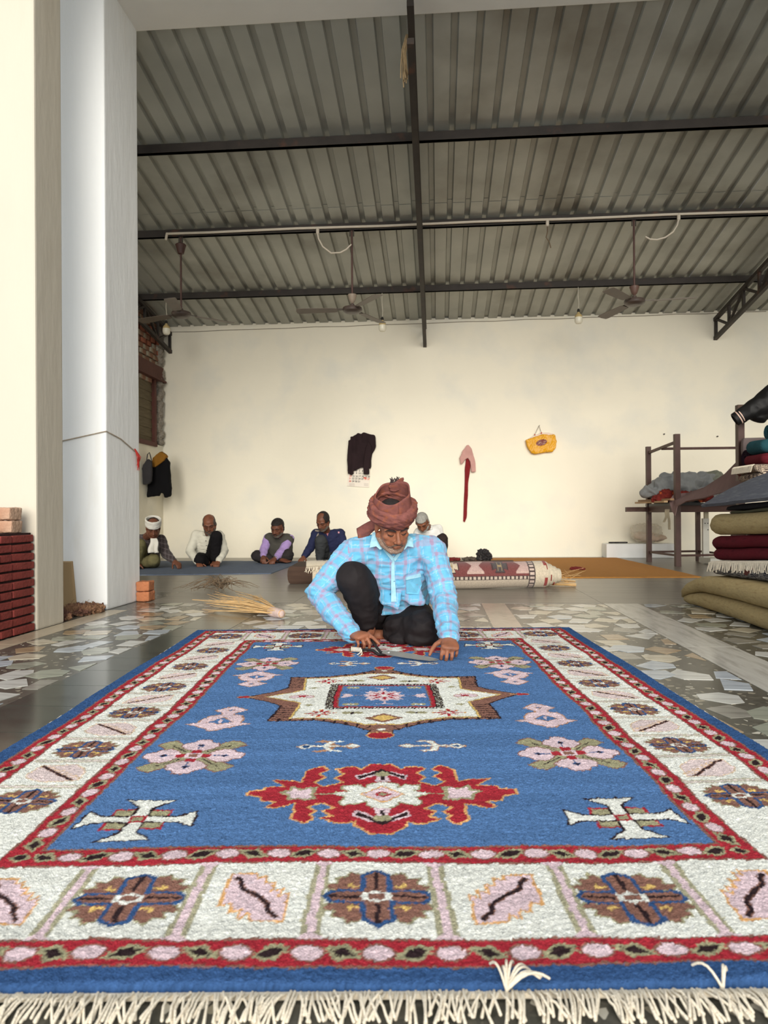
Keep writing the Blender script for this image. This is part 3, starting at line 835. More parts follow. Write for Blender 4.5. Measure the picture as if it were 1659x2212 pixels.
def rug_mesh():
    h = PILE+0.0016*rgn.normal(0, 0.6, (nu_, nv_))+lownoise(9, 12, 31, 0.0015)
    # rounded, fuzzy outer edge
    eu = HU-np.abs(UU); ev = HV-np.abs(VV); e = np.minimum(eu, ev)
    k = np.clip(e/0.014, 0, 1); h = h*np.sqrt(np.clip(1-(1-k)**2, 0, 1))*1.0+0.003*(1-k)
    X = UU+lownoise(3, 9, 33, 0.006)+rgn.normal(0, 0.0006, UU.shape); Y = VV+lownoise(5, 4, 34, 0.006)+rgn.normal(0, 0.0006, UU.shape)
    co = np.stack([X, Y, h], -1).reshape(-1, 3).astype(np.float32)
    i, j = np.meshgrid(np.arange(nu_-1), np.arange(nv_-1), indexing='ij')
    a = (i*nv_+j).ravel(); f = np.stack([a, a+nv_, a+nv_+1, a+1], -1).astype(np.int32)
    me = bpy.data.meshes.new('rug_pile')
    me.vertices.add(len(co)); me.vertices.foreach_set('co', co.ravel())
    me.loops.add(f.size); me.loops.foreach_set('vertex_index', f.ravel())
    me.polygons.add(len(f)); me.polygons.foreach_set('loop_start', np.arange(0, f.size, 4, dtype=np.int32))
    me.polygons.foreach_set('loop_total', np.full(len(f), 4, np.int32))
    me.update(calc_edges=True)
    setcol(me, RC.reshape(-1, 3))
    return me
M_wool = mat('rug_wool', (0, 0, 0), 0.95, var=0.12, scale=420, bump=0.55, bscale=330, attr='col', spec=0.05, detail=2)
rug = empty('hand_knotted_rug', (RX, RY, 0.0015))
tag(rug, 'large blue wool rug with ivory border, red guards and star medallion', 'rug')
link('pile', rug_mesh(), M_wool, rug, smooth=True)
M_warp = mat('cotton_warp', (226, 214, 192), 0.9, var=0.12, scale=60, bump=0.4, bscale=400)
MB().box((0, 0, 0.0015), (2*HU-0.004, 2*HV-0.004, 0.003)).build('backing', M_warp, rug)
# cotton selvedge web under the fringe, knotted fringe strands
web = MB().grid(lambda u, v: (-HU+2*HU*u, -HV-0.010+0.016*v, 0.003+0.0035*math.sin(v*PI)), 160, 4, 0.002).build('fringe_web', M_warp, rug)
rf = random.Random(8)
strand_me = []
for k in range(16):
    pts = []; x = 0; L = rf.uniform(0.038, 0.058); bend = rf.uniform(-.18, .18); cur = rf.uniform(-.45, .45)
    for i in range(7):
        q = i/6
        pts.append((L*(bend*q+cur*q*q*0.55), -L*q*(1-.12*abs(cur)*q), 0.0065*math.sin(q*PI)*rf.uniform(.6, 1.3)+0.0042*(1-q)+0.0018))
    mb = MB().tube(pts, [0.0021, 0.0020, 0.0019, 0.0018, 0.0018, 0.0020, 0.0024], n=6)
    me = mb.mesh('fringe_strand'); me.materials.append(M_warp); me.polygons.foreach_set('use_smooth', [True]*len(me.polygons)); strand_me.append(me)
nst = 0; x = -0.585
while x < 0.585 and nst < 290:
    o = bpy.data.objects.new('fringe_strand', rf.choice(strand_me)); COL.objects.link(o); o.parent = rug
    o.location = (x-RX, -HV-0.004+rf.uniform(-.002, .002), rf.uniform(0, .003)); o.rotation_euler = (rf.uniform(-.10, .05), rf.uniform(-.2, .2), rf.uniform(-.14, .14)+.42*noise.noise(Vector((x*16, 3.3, 0))))
    x += rf.choice((0.0024, 0.0034, 0.0042, 0.0058)); nst += 1
# a loose bunch thrown back onto the pile
for (bx, by, n) in ((0.165, 0.0, 11), (0.45, 0.0, 3)):
    for k in range(n):
        a = rf.uniform(-0.5, 1.9); L = rf.uniform(.03, .06)
        pts = [(bx+L*q*math.sin(a)*1.0, -HV-.006+L*q*math.cos(a)*.75, .010+.020*math.sin(q*2.6)) for q in [i/6 for i in range(7)]]
        MB().tube(pts, 0.0019, n=6).build('fringe_strand', M_warp, rug, smooth=True)
# everything of the fringe that the photo hardly shows
def fringe_far():
    mb = MB()
    xs = np.arange(-1.01, 1.01, 0.006)
    for x in xs:
        L = rf.uniform(.010, .03)
        mb.tube([(x, HV-.004, .004), (x+rf.uniform(-.01, .01), HV+L*.6, .006), (x+rf.uniform(-.015, .015), HV+L, .002)], .0018, n=4, cap='flat')
        if abs(x) > .6:
            L = rf.uniform(.038, .055)
            mb.tube([(x, -HV+.002, .005), (x+rf.uniform(-.01, .01), -HV-L*.5, .006), (x+rf.uniform(-.02, .02), -HV-L, .002)], .0019, n=4, cap='flat')
    for k in range(40):     # white overcast stitches along the sides
        for s_ in (1, -1):
            v = -1.42+k*.0725; mb.tube([(s_*(HU+.001), v, .003), (s_*(HU+.002), v+rf.uniform(.02, .045), .004)], .0035, n=5)
    o = mb.build('fringe_ends', M_warp, rug); o['kind'] = 'stuff'
fringe_far()
# ------------------------------------------------------------------ people
from mathutils.bvhtree import BVHTree
def skin_mat(name, c): return mat(name, c, 0.5, var=0.10, scale=22, bump=0.12, bscale=160, spec=0.35, sss=0.06, col2=tuple(int(v*.82) for v in c), c2pos=(.5, .7), c2scale=16)
def cloth(name, c, var=0.1, col2=None, attr=None, rough=0.9, sc=9.0, spec=0.15):
    return mat(name, c, rough, var=var, scale=sc, bump=0.10, bscale=300, col2=col2, attr=attr, sheen=0.12 if (sum(c) > 330 or attr) else 0.0, spec=spec)

def head_matrix(c, yaw, pitch, roll=0.0, sc=1.0):
    r = math.radians
    return Matrix.Translation(c) @ Matrix.Rotation(r(yaw), 4, 'Z') @ Matrix.Rotation(r(pitch), 4, 'X') @ Matrix.Rotation(r(roll), 4, 'Y') @ Matrix.Scale(sc, 4)
def head_shape(mb, M):
    R = M.to_3x3()
    def E(c, r, rot=None): mb.ell(M @ Vector(c), r, R @ rot if rot else R)
    def T(p, r, n=10): mb.tube([M @ Vector(q) for q in p], r, n=n)
    E((0, .018, .030), (.076, .096, .086)); E((0, -.020, .035), (.066, .066, .062))
    E((0, -.028, -.036), (.0625, .065, .076)); E((0, -.070, -.100), (.024, .019, .017))
    for s in (1, -1):
        T([(s*.062, .012, -.052), (s*.050, -.028, -.082), (s*.020, -.064, -.102)], [.019, .018, .017])
        E((s*.040, -.056, -.026), (.024, .021, .019)); E((s*.030, -.062, -.056), (.022, .020, .026))
        T([(s*.008, -.086, .016), (s*.030, -.083, .021), (s*.054, -.066, .014)], [.010, .011, .009], 8)
        E((s*.031, -.074, -.001), (.016, .0125, .0105))
        E((s*.0125, -.100, -.040), (.0085, .011, .0085))
        ear = Matrix.Rotation(s*.28, 3, 'Z') @ Matrix.Rotation(-.15, 3, 'X')
        E((s*.076, .016, -.012), (.0085, .020, .031), ear); E((s*.073, .006, -.014), (.008, .012, .018), ear)
    T([(0, -.086, .010), (0, -.099, -.016), (0, -.111, -.035)], [.0085, .0098, .0125])
    E((0, -.087, -.0655), (.024, .0125, .0068)); E((0, -.085, -.0765), (.020, .0125, .0078)); E((0, -.080, -.058), (.020, .010, .012))

def frame_of(f, n):
    f = Vector(f).normalized(); n = Vector(n); n = (n-f*n.dot(f)).normalized(); l = f.cross(n).normalized(); return f, n, l
FL = (.066, .076, .071, .055)
def hand_shape(mb, wrist, f, n, thumb, curls, sc=1.0, spread=.06, tcurl=(.35, .5), tout=.75, first=None, rad=.0085):
    """wrist point, direction to the knuckles, back-of-hand normal, thumb side (+1/-1 along f x n), per-finger curl"""
    f, n, l = frame_of(f, n); w = Vector(wrist); l = l*thumb        # l: towards the thumb
    P = .088*sc
    def q(a, b, c): return w+f*a*sc+l*b*sc+n*c*sc
    mb.tube([q(-.03, 0, 0), q(.0, 0, 0), q(.03, .002, .001), q(.062, .0, .002), q(.086, -.002, 0)],
            [(.026*sc, .021*sc), (.027*sc, .020*sc), (.034*sc, .018*sc), (.040*sc, .016*sc), (.038*sc, .012*sc)], n=14, up=n)
    mb.ell(q(.030, .026, -.006), (.020*sc, .020*sc, .016*sc))
    tips = []
    offs = (.030, .010, -.011, -.030)
    for k in range(4):
        c = curls[k]
        if not isinstance(c, (tuple, list)): c = (c, c*1.1, c*.7)
        a = 0.0; p = q(.086-.006*abs(k-1)-(.006 if k == 3 else 0), offs[k], 0)
        d0 = (f+l*spread*(1.5-k)).normalized()
        pts = [p-d0*.02*sc, p]; L = FL[k]*sc
        for j, seg in enumerate((.48, .29, .23)):
            a += c[j]; d = d0*math.cos(a)-n*math.sin(a); p = p+d*L*seg*1.08; pts.append(p)
        r = rad*sc*(1 if k < 3 else .88)
        mb.tube(pts, [r*1.12, r*1.1, r*1.0, r*.92, r*.78], n=9); tips.append(p)
        mb.ell(pts[1]+n*.002*sc, (r*1.15, r*1.15, r*1.15), nu=10, nv=7)
    b = q(.018, .030, -.006); d = (f*.72+l*tout-n*.25).normalized()
    p1 = b+d*.040*sc; d2 = (d+(-l*.4+f*.35-n*.5)*tcurl[0]).normalized(); p2 = p1+d2*.032*sc
    d3 = (d2+(-l*.4+f*.3-n*.4)*tcurl[1]).normalized(); p3 = p2+d3*.024*sc
    mb.tube([b-d*.012*sc, b, p1, p2, p3], [rad*1.5*sc, rad*1.6*sc, rad*1.22*sc, rad*1.12*sc, rad*.85*sc], n=9)
    return tips, p3
def foot_shape(mb, heel, toe, up, sc=1.0):
    heel, toe = Vector(heel), Vector(toe); f = (toe-heel).normalized(); u = Vector(up); u = (u-f*u.dot(f)).normalized(); l = f.cross(u)
    L = .235*sc
    mb.tube([heel+f*.02*sc+u*.018*sc, heel+f*.08*sc+u*.022*sc, heel+f*.15*sc+u*.014*sc, heel+f*.185*sc+u*.010*sc],
            [(.030*sc, .026*sc), (.032*sc, .030*sc), (.042*sc, .020*sc), (.044*sc, .013*sc)], n=12, up=u)
    for k in range(5):
        o = l*(-.034+.0165*k)*sc; a = heel+f*(.178)*sc+o+u*.010*sc; le = (.045, .043, .039, .034, .028)[k]*sc
        mb.tube([a, a+f*le*.6+u*.003*sc, a+f*le-u*.002*sc], [.0095*sc, .0088*sc, .0075*sc], n=8)

def ridge(p, s, o=0.0): return 1-abs(2*nz(p, s, o))
def shell(me, M, test, off, m, name, parent, amp=0.0, freq=90.0, ring=True):
    """a layer of hair lying on part of a head: copies the faces where test(local point) holds"""
    I = M.inverted(); c = coords(me); n = normals(me)
    keep = np.array([test(I @ Vector(p)) for p in c])
    idx = np.where(keep)[0]
    if not len(idx): return None
    mp = -np.ones(len(c), int); mp[idx] = np.arange(len(idx))
    faces = []
    for p in me.polygons:
        q = [mp[v] for v in p.vertices]
        if min(q) >= 0: faces.append(q)
    N = len(idx)
    o = np.array([off+amp*(nz(c[i], freq)+.5*nz(c[i], freq*2.3, 4)) for i in idx])
    V = np.concatenate([c[idx]+n[idx]*o[:, None], c[idx]-n[idx]*0.004])
    cnt = {}
    for q in faces:
        for a, b in zip(q, q[1:]+q[:1]): cnt[(a, b)] = 1
    side = [(b, a, a+N, b+N) for (a, b) in cnt if (b, a) not in cnt]
    mesh = bpy.data.meshes.new(name); mesh.from_pydata([tuple(v) for v in V], [], [tuple(q) for q in faces]+side); mesh.update()
    return link(name, mesh, m, parent, smooth=True)
def face_bits(parent, M, browm, sc=1.0, lid=True):
    def T(p, r, name, m, n=7): MB().tube([M @ Vector(q) for q in p], [x*sc for x in r], n=n).build(name, m, parent, smooth=True)
    M_d = mat('dark_hair', (34, 28, 26), 0.7, var=0.2, scale=60, bump=0.4, bscale=300)
    for s in (1, -1):
        T([(s*.013, -.0965, .017), (s*.030, -.0945, .0235), (s*.046, -.083, .020), (s*.056, -.072, .012)], [.0030, .0042, .0036, .0018], 'eyebrow', browm)
        T([(s*.018, -.0835, -.006), (s*.025, -.0872, -.0095), (s*.034, -.0868, -.0098), (s*.045, -.0785, -.006)], [.0012, .0019, .0019, .0012], 'eyelashes', M_d, 6)

def surf(bvh, x, y, off=0.002):
    d = (at(x, y, 1.0)-Vector((0, 0, EYE))).normalized()
    h = bvh.ray_cast(Vector((0, 0, EYE)), d)
    return (h[0]+h[1]*off, h[1]) if h[0] is not None else (None, None)
def bvh_of(me):
    return BVHTree.FromPolygons([v.co for v in me.vertices], [tuple(p.vertices) for p in me.polygons])

def bone_uv(c, bones):
    """per vertex: (bone index, along, around) from the nearest bone; bones: (a, b, radius, start_along, ref)"""
    best = np.full(len(c), 1e9); bi = np.zeros(len(c), int); al = np.zeros(len(c)); ar = np.zeros(len(c))
    for k, (a, b, r, st, ref) in enumerate(bones):
        a = np.array(a); b = np.array(b); d = b-a; L = np.linalg.norm(d); d = d/L
        t = np.clip((c-a) @ d, 0, L); q = c-a-t[:, None]*d; dist = np.linalg.norm(q, axis=1)/r
        x = np.array(ref, float); x = x-d*(x @ d); x /= np.linalg.norm(x); y = np.cross(d, x)
        ang = np.arctan2(q @ y, q @ x)*r
        if k == 0: ang = q @ np.array((1.0, 0, 0))
        m = dist < best; best[m] = dist[m]; bi[m] = k; al[m] = ((c-a) @ d)[m]+st; ar[m] = ang[m]
    return bi, al, ar

# ------------------------------------------------------------------ the man trimming the rug
def main_man():
    G = 0.0160
    sh_r, el_r, wr_r = at(760, 1196, 3.50), at(690, 1282, 3.44), at(762, 1374, 3.285)
    sh_l, el_l, wr_l = at(934, 1192, 3.50), at(958, 1290, 3.40), at(971, 1378, 3.10)
    pel, wst, cst, ucs, nk = at(855, 1322, 3.76), at(853, 1278, 3.66), at(850, 1222, 3.55), at(848, 1190, 3.51), at(847, 1168, 3.49)
    hip_r, kn_r, an_r = at(815, 1330, 3.72), at(762, 1246, 3.40), at(796, 1362, 3.50)
    hip_l, kn_l, an_l = at(890, 1332, 3.72), at(915, 1357, 3.40), at(838, 1369, 3.56)
    M = head_matrix(at(848, 1134, 3.36), 17, 27, -6, 1.0)
    body = MB()
    head_shape(body, M)
    nb = M @ Vector((0, .03, -.075))
    body.tube([nk-Vector((0, -.02, .03)), nk, nb, M @ Vector((0, .012, -.03))], [.062, .057, .055, .055])
    body.tube([pel, wst, cst, ucs, nk], [(.10, .08), (.10, .08), (.12, .08), (.11, .07), (.055, .055)], n=14, up=(0, 1, 0))
    for a, b, c in ((sh_r, el_r, wr_r), (sh_l, el_l, wr_l)):
        body.tube([ucs, a-(a-ucs)*.2, (a+b)/2, b], [.045, .04, .036, .034], n=10); body.tube([b, (b+c)/2, c], [.034, .034, .026], n=10)
    for a, b, c in ((hip_r, kn_r, an_r), (hip_l, kn_l, an_l)):
        body.tube([pel, a], [.06, .055], n=10); body.tube([a, b], [.055, .045], n=10); body.tube([b, (b+c)/2, c], [.045, .042, .036], n=10)
    # right hand: forefinger along the shears, the rest round the handle
    hand_shape(body, wr_r+Vector((0, 0, .006)), Vector((.052, -.066, .004)), Vector((-.12, -.15, 1)), -1, [(.52, .12, .10), (1.05, .95, .5), (1.15, 1.0, .5), (1.2, 1.0, .5)], 1.02, tcurl=(.8, .6), tout=.5)
    # left hand: pinches the blade tip
    hand_shape(body, wr_l, Vector((-.006, -.085, -.030)), Vector((.10, -.75, 1)), 1, [(1.05, .75, .35), (1.0, .85, .45), (1.0, .95, .5), (1.05, 1.0, .5)], 1.02, tcurl=(.55, .35), tout=.80)
    # bare feet
    foot_shape(body, an_r+Vector((.02, .045, -.075)), an_r+Vector((-.02, -.16, -.085)), (0, 0, 1), .95)
    hf = an_l+Vector((.02, .02, -.02)); foot_shape(body, hf, hf+Vector((-.20, .05, -.012)), (0, -.75, .6), .95)
    me = remesh(body, 0.0036, 5, .5)
    cb = coords(me); cb[:, 2] = np.maximum(cb[:, 2], G); setco(me, cb)
    M_skin = skin_mat('tanned_skin', (146, 92, 66))
    man = link('person', me, M_skin, None, smooth=True)
    tag(man, 'man in blue plaid shirt and brown turban trimming the rug with shears', 'person')
    # stubble and moustache, hair under the turban
    M_gray = mat('grey_stubble', (128, 96, 78), 0.9, var=0.3, scale=420, bump=0.4, bscale=600, col2=(182, 168, 154), c2pos=(.50, .62), c2scale=480, detail=1)
    def beard(p):
        x, y, z = p
        jaw = z < -.052-.045*max(0, (-y-.035)/.05)*0 and y < .012
        line_ = z < -.030-1.0*max(0, (-y-.010))*.55
        lip = abs(x) < .020 and -.081 < z < -.058
        return jaw and line_ and not lip and z > -.135 and y > -.13 
    shell(me, M, beard, .0008, M_gray, 'beard', man, .0005, 260)
    M_d = mat('dark_hair', (34, 28, 26), 0.7, var=0.2, scale=60, bump=0.4, bscale=300)
    shell(me, M, lambda p: p.z > .075 or (p.z > .035 and p.y > -.01), .004, M_d, 'hair', man, .002, 60)
    MB().tube([M @ Vector(q) for q in ((.022, -.082, .056), (.024, -.089, .046), (.028, -.091, .034), (.022, -.092, .030))], [.010, .011, .008, .003], n=8).build('forelock', M_d, man, smooth=True)
    mst = MB()
    for s in (1, -1): mst.tube([M @ Vector(q) for q in ((s*.000, -.0965, -.0545), (s*.012, -.0955, -.0565), (s*.027, -.0865, -.0655))], [.0042, .0046, .0022], n=8)
    mst.build('moustache', mat('grey_moustache', (104, 84, 72), 0.9, var=.4, scale=400, bump=.5, bscale=400), man, smooth=True)
    face_bits(man, M, M_d)
    lp = MB().tube([M @ Vector(q) for q in ((-.022, -.090, -.0705), (0, -.0985, -.0700), (.022, -.090, -.0705))], [.0010, .0018, .0010], n=6).build('mouth_line', mat('lip_shadow', (92, 48, 40), .7), man, smooth=True)
    # ---- shirt
    sb = MB()
    hem1 = at(856, 1306, 3.62)
    sb.tube([hem1+Vector((0, .05, 0)), wst+Vector((0, -.01, 0)), at(851, 1250, 3.59), cst, ucs, nk+Vector((0, 0, .005))], [(.178, .135), (.170, .135), (.175, .130), (.183, .122), (.168, .098), (.078, .068)], n=22, up=(0, 1, 0), cap='flat')
    # pointed shirt tails
    sb.tube([at(838, 1275, 3.50), at(848, 1297, 3.46), at(860, 1314, 3.445)], [(.070, .016), (.052, .014), (.012, .008)], n=10, up=(0, 1, 0))
    sb.tube([at(885, 1272, 3.52), at(898, 1292, 3.48), at(915, 1303, 3.48)], [(.070, .016), (.045, .014), (.012, .008)], n=10, up=(0, 1, 0))
    mid_r = (sh_r+el_r)/2; mid_l = (sh_l+el_l)/2
    cu_r = wr_r+(el_r-wr_r).normalized()*.018; cu_l = wr_l+(el_l-wr_l).normalized()*.012
    sb.tube([nk+Vector((-.03, 0, -.03)), sh_r+Vector((.02, 0, .004)), sh_r], [.070, .074, .072], n=14); sb.tube([nk+Vector((.03, 0, -.03)), sh_l+Vector((-.02, 0, .004)), sh_l], [.070, .074, .072], n=14)
    sb.tube([sh_r+Vector((.02, 0, .01)), sh_r*.75+el_r*.25, mid_r, el_r, (el_r*.55+cu_r*.45), cu_r], [.074, .074, .070, .069, .062, .043], n=16)
    sb.tube([sh_l+Vector((-.02, 0, .01)), sh_l*.75+el_l*.25, mid_l, el_l, (el_l*.55+cu_l*.45), cu_l], [.074, .074, .070, .064, .058, .045], n=16)
    sm = remesh(sb, 0.0050, 6, .5)
    def folds(p):
        p = Vector(p)
        arm = min((p-el_r).length, (p-el_l).length); far = min((p-cu_r).length, (p-cu_l).length)
        a = .0080*(ridge(p, 8, 1)-.55)+.0055*(ridge((p.x*1.0, p.y, p.z*2.2), 16, 5)-.5)
        k = max(0, 1-min(arm, far)/.14)
        a += k*.0115*(ridge((p.x*1.2, p.y*1.2, p.z*3.2), 13, 9)-.5)
        return a+.0010*nz(p, 80)
    displace(sm, folds)
    c = coords(sm)
    bones = [(tuple(wst), tuple(nk), .22, 0, (1, 0, 0)), (tuple(sh_r), tuple(el_r), .075, .02, (0, -1, 0)), (tuple(el_r), tuple(cu_r), .062, .02+(el_r-sh_r).length, (0, -1, 0)),
             (tuple(sh_l), tuple(el_l), .075, .02, (0, -1, 0)), (tuple(el_l), tuple(cu_l), .062, .02+(el_l-sh_l).length, (0, -1, 0))]
    bi, al, ar = bone_uv(c, bones)
    ar = ar+.004*np.sin(al*40); al = al+.004*np.sin(ar*30+bi)
    S1 = (np.mod(al+.01, .066)/.066 < .25); S2 = (np.mod(ar+.018, .068)/.068 < .24)
    thin = (np.mod(al+.052, .066)/.066 < .05) | (np.mod(ar+.060, .068)/.068 < .05)
    col = np.tile(L3((92, 168, 206)), (len(c), 1))
    wear = np.array([.5+.5*nz(p, 7, 3) for p in c])[:, None]
    col = col*(1-.35*wear)+L3((138, 200, 224))*.35*wear
    col[thin] = col[thin]*.6+L3((190, 205, 225))*.4
    col[S1] = col[S1]*.32+L3((150, 152, 180))*.68; col[S2] = col[S2]*.32+L3((148, 150, 178))*.68
    col[S1 & S2] = L3((152, 134, 162))
    setcol(sm, col)
    M_sh = cloth('blue_plaid_cotton', (0, 0, 0), var=.12, attr='col', sc=30)
    shirt = link('shirt', sm, M_sh, man, smooth=True)
    bvh = bvh_of(sm)
    # collar, placket, buttons, pocket
    M_pale = cloth('faded_blue_cotton', (158, 204, 220), var=.18, col2=(184, 178, 196), sc=40)
    def patch(pts, name, m, off=.003, th=.004, parent=shirt):
        P = [surf(bvh, x, y, off) for x, y in pts]; P = [p for p in P if p[0] is not None]
        if len(P) < 3: return
        n = sum((q[1] for q in P), Vector())/len(P); n.normalize()
        k = len(P); mb = MB(); mb.add([p[0]+n*th for p in P]+[p[0]-n*.006 for p in P], [tuple(range(k)), tuple(range(2*k-1, k-1, -1))]+[(i, i+k, (i+1) % k+k, (i+1) % k) for i in range(k)])
        mb.build(name, m, parent)
    # collar leaves stand around the neck
    def leaf(pts, name='collar'):
        W = [at(*p) for p in pts]; k = len(W); n = (W[1]-W[0]).cross(W[2]-W[0]).normalized()
        if n.y > 0: n = -n
        MB().add([p+n*.004 for p in W]+[p-n*.004 for p in W], [tuple(range(k)), tuple(range(2*k-1, k-1, -1))]+[(i, i+k, (i+1) % k+k, (i+1) % k) for i in range(k)]).build(name, M_pale, shirt)
    leaf([(806, 1150, 3.44), (815, 1149, 3.41), (822, 1168, 3.385), (826, 1184, 3.375), (822, 1187, 3.372), (814, 1180, 3.375), (800, 1183, 3.385), (803, 1165, 3.41)])
    leaf([(884, 1158, 3.42), (890, 1162, 3.40), (892, 1182, 3.38), (879, 1180, 3.37), (873, 1187, 3.365), (869, 1184, 3.37), (877, 1172, 3.385)])
    patch([(846, 1207), (852, 1207), (853, 1250), (857, 1300), (845, 1300), (845, 1250)], 'placket', M_pale, .002, .003)
    patch([(826, 1186), (832, 1184), (851, 1206), (847, 1212)], 'placket', M_pale, .003, .004)
    patch([(872, 1186), (866, 1184), (850, 1206), (853, 1212)], 'placket', M_pale, .003, .004)
    patch([(876, 1246), (906, 1240), (910, 1262), (903, 1284), (877, 1281)], 'pocket', cloth('pocket_plaid', (112, 184, 214), var=.12, col2=(150, 152, 180), sc=30), .0035, .003)
    patch([(875, 1246), (906, 1239), (907, 1246), (876, 1252)], 'pocket_hem', M_pale, .006, .004)
    M_btn = mat('button_blue', (70, 120, 160), 0.35)
    for (x, y) in ((851.5, 1254), (845.5, 1285)):
        p, n = surf(bvh, x, y, .0075)
        if p is not None: MB().lathe((0, 0, 0), [(.0045, 0), (.0050, .0016), (.0036, .0024)], 12, n.to_track_quat('Z', 'Y').to_matrix()).build('button', M_btn, shirt, loc=p)
    # white undershirt in the open neck
    MB().ell(at(848, 1204, 3.44), (.026, .016, .022)).build('undershirt', cloth('white_vest', (206, 212, 214)), man, smooth=True)
    # ---- trousers
    tb = MB()
    tb.ell(pel+Vector((0, .02, .02)), (.185, .15, .115))
    ck_r = an_r+(kn_r-an_r).normalized()*.045; ck_l = an_l+(kn_l-an_l).normalized()*.04
    k_r = kn_r+Vector((.004, .006, -.008))
    tb.tube([pel+Vector((-.05, 0, .02)), hip_r, (hip_r+kn_r)/2, k_r], [.12, .108, .098, .084], n=18)
    tb.tube([k_r, (kn_r*.6+ck_r*.4)+Vector((.012, 0, 0)), ck_r+Vector((0, 0, .01))], [.084, .080, .054], n=18)
    tb.tube([pel+Vector((.05, 0, .02)), hip_l, (hip_l+kn_l)/2, kn_l], [.12, .105, .095, .080], n=18)
    tb.tube([kn_l, kn_l*.55+ck_l*.45, ck_l], [.080, .070, .052], n=18)
    tb.ell(at(880, 1350, 3.52), (.12, .10, .06)); tb.ell(at(910, 1378, 3.40), (.085, .07, .045)); tb.ell(at(868, 1380, 3.46), (.07, .06, .04))
    tm = remesh(tb, 0.0056, 6, .5)
    def tf(p):
        p = Vector(p); k = max(0, 1-min((p-kn_l).length, (p-ck_r).length, (p-ck_l).length, (p-hip_r).length)/.20)
        return .008*(ridge(p, 8, 2)-.55)+k*.012*(ridge((p.x*1.3, p.y*1.6, p.z*2.0), 11, 6)-.5)+.002*nz(p, 30, 4)
    displace(tm, tf)
    cc = coords(tm); cc[:, 2] = np.maximum(cc[:, 2], G); setco(tm, cc)
    link('trousers', tm, mat('black_trousers', (30, 25, 26), .75, var=.2, scale=14, bump=.10, bscale=300, spec=.25), man, smooth=True)
    # ---- turban
    M_tur = mat('brown_turban_cloth', (122, 76, 70), .92, var=.22, scale=40, bump=.14, bscale=300, col2=(138, 82, 62), c2pos=(.52, .68), c2scale=34, spec=.1)
    tu = MB(); R = random.Random(6)
    def loop(zc, rx, ry, h, th, tx, ty, cy=.012, n=40, wob=.003):
        pts = []
        for i in range(n):
            a = 2*PI*i/n; x = rx*math.cos(a); y = cy+ry*math.sin(a)
            pts.append(M @ Vector((x, y, zc+tx*x/.1+ty*(y-cy)/.1+wob*math.sin(3*a+zc*90))))
        up = (M.to_3x3() @ Vector((0, 0, 1)))
        tu.tube(pts, [(th, h)]*n, n=10, up=up, close=True)
    loop(.038, .083, .104, .012, .010, .002, .004); loop(.050, .092, .112, .013, .012, -.006, .004); loop(.062, .098, .117, .014, .013, .008, .002)
    loop(.074, .104, .120, .015, .014, .004, .000); loop(.086, .104, .118, .015, .014, .012, -.002); loop(.096, .098, .114, .014, .013, -.008, .004); loop(.072, .100, .116, .012, .020, .016, -.004)
    loop(.104, .092, .108, .013, .010, .006, .006)
    tu.ell(M @ Vector((.090, .02, .086)), (.035, .045, .034)); tu.ell(M @ Vector((-.088, .0, .070)), (.030, .045, .030))
    tum = remesh(tu, .0042, 4, .5)
    displace(tum, lambda p: .0042*(ridge((p[0]*.6-p[2]*.8, p[1]*.6, p[2]*3.0+p[0]*.9), 15, 2)-.5)+.003*(ridge((p[0]*.6, p[1]*.6, p[2]*3.0+p[0]*1.2), 34, 5)-.5))
    tur = link('turban', tum, M_tur, man, smooth=True)
    def crown(u, v):
        a = 2*PI*u-PI/2; top = .066+.006*math.sin(a)+.024*math.cos(a)
        rx = .092-.012*v+.003*math.sin(5*a); ry = .108-.012*v
        return M @ Vector((rx*math.cos(a), .014+ry*math.sin(a), .098+v*top+.004*math.sin(4*a)*v))
    MB().grid(crown, 60, 8, .006).build('turban_rim', M_tur, tur, smooth=True)
    def flap(u, v):
        return M @ Vector((.070-.060*u+.004*math.sin(9*v), .085+.02*u, .130+v*(.072-.034*u)+.004*math.sin(7*u)))
    MB().grid(flap, 10, 10, .006).build('turban_flap', M_tur, tur, smooth=True)
    th = MB()
    for i in range(24):
        u = R.random(); b = flap(min(1, .35+.65*u), 1.0); d = M.to_3x3() @ Vector((R.uniform(-.6, .3), R.uniform(-.3, .5), 1)); d.normalize(); L = R.uniform(.012, .030)
        th.tube([b-d*.008, b+d*L*.5, b+d*L+Vector((R.uniform(-.006, .006), 0, -.002))], [.0022, .0020, .0012], n=5, cap='flat')
    th.build('turban_threads', mat('dark_threads', (62, 50, 50), .9, var=.4, scale=60), tur)
    tl = [at(812, 1128, 3.46), at(790, 1142, 3.49), at(770, 1152, 3.51)]
    def tail(u, v):
        a = tl[0].lerp(tl[1], u*2) if u < .5 else tl[1].lerp(tl[2], u*2-1)
        w = .030+.024*u
        return a+Vector((.012*v, -.030*math.sin(v*PI)*(.4+.3*u)-.01*v, -w*(v-.35)*1.5+.006*math.sin(v*7+u*4)))
    MB().grid(tail, 14, 12, .006).build('turban_tail', M_tur, tur, smooth=True)
    return man
main_man()
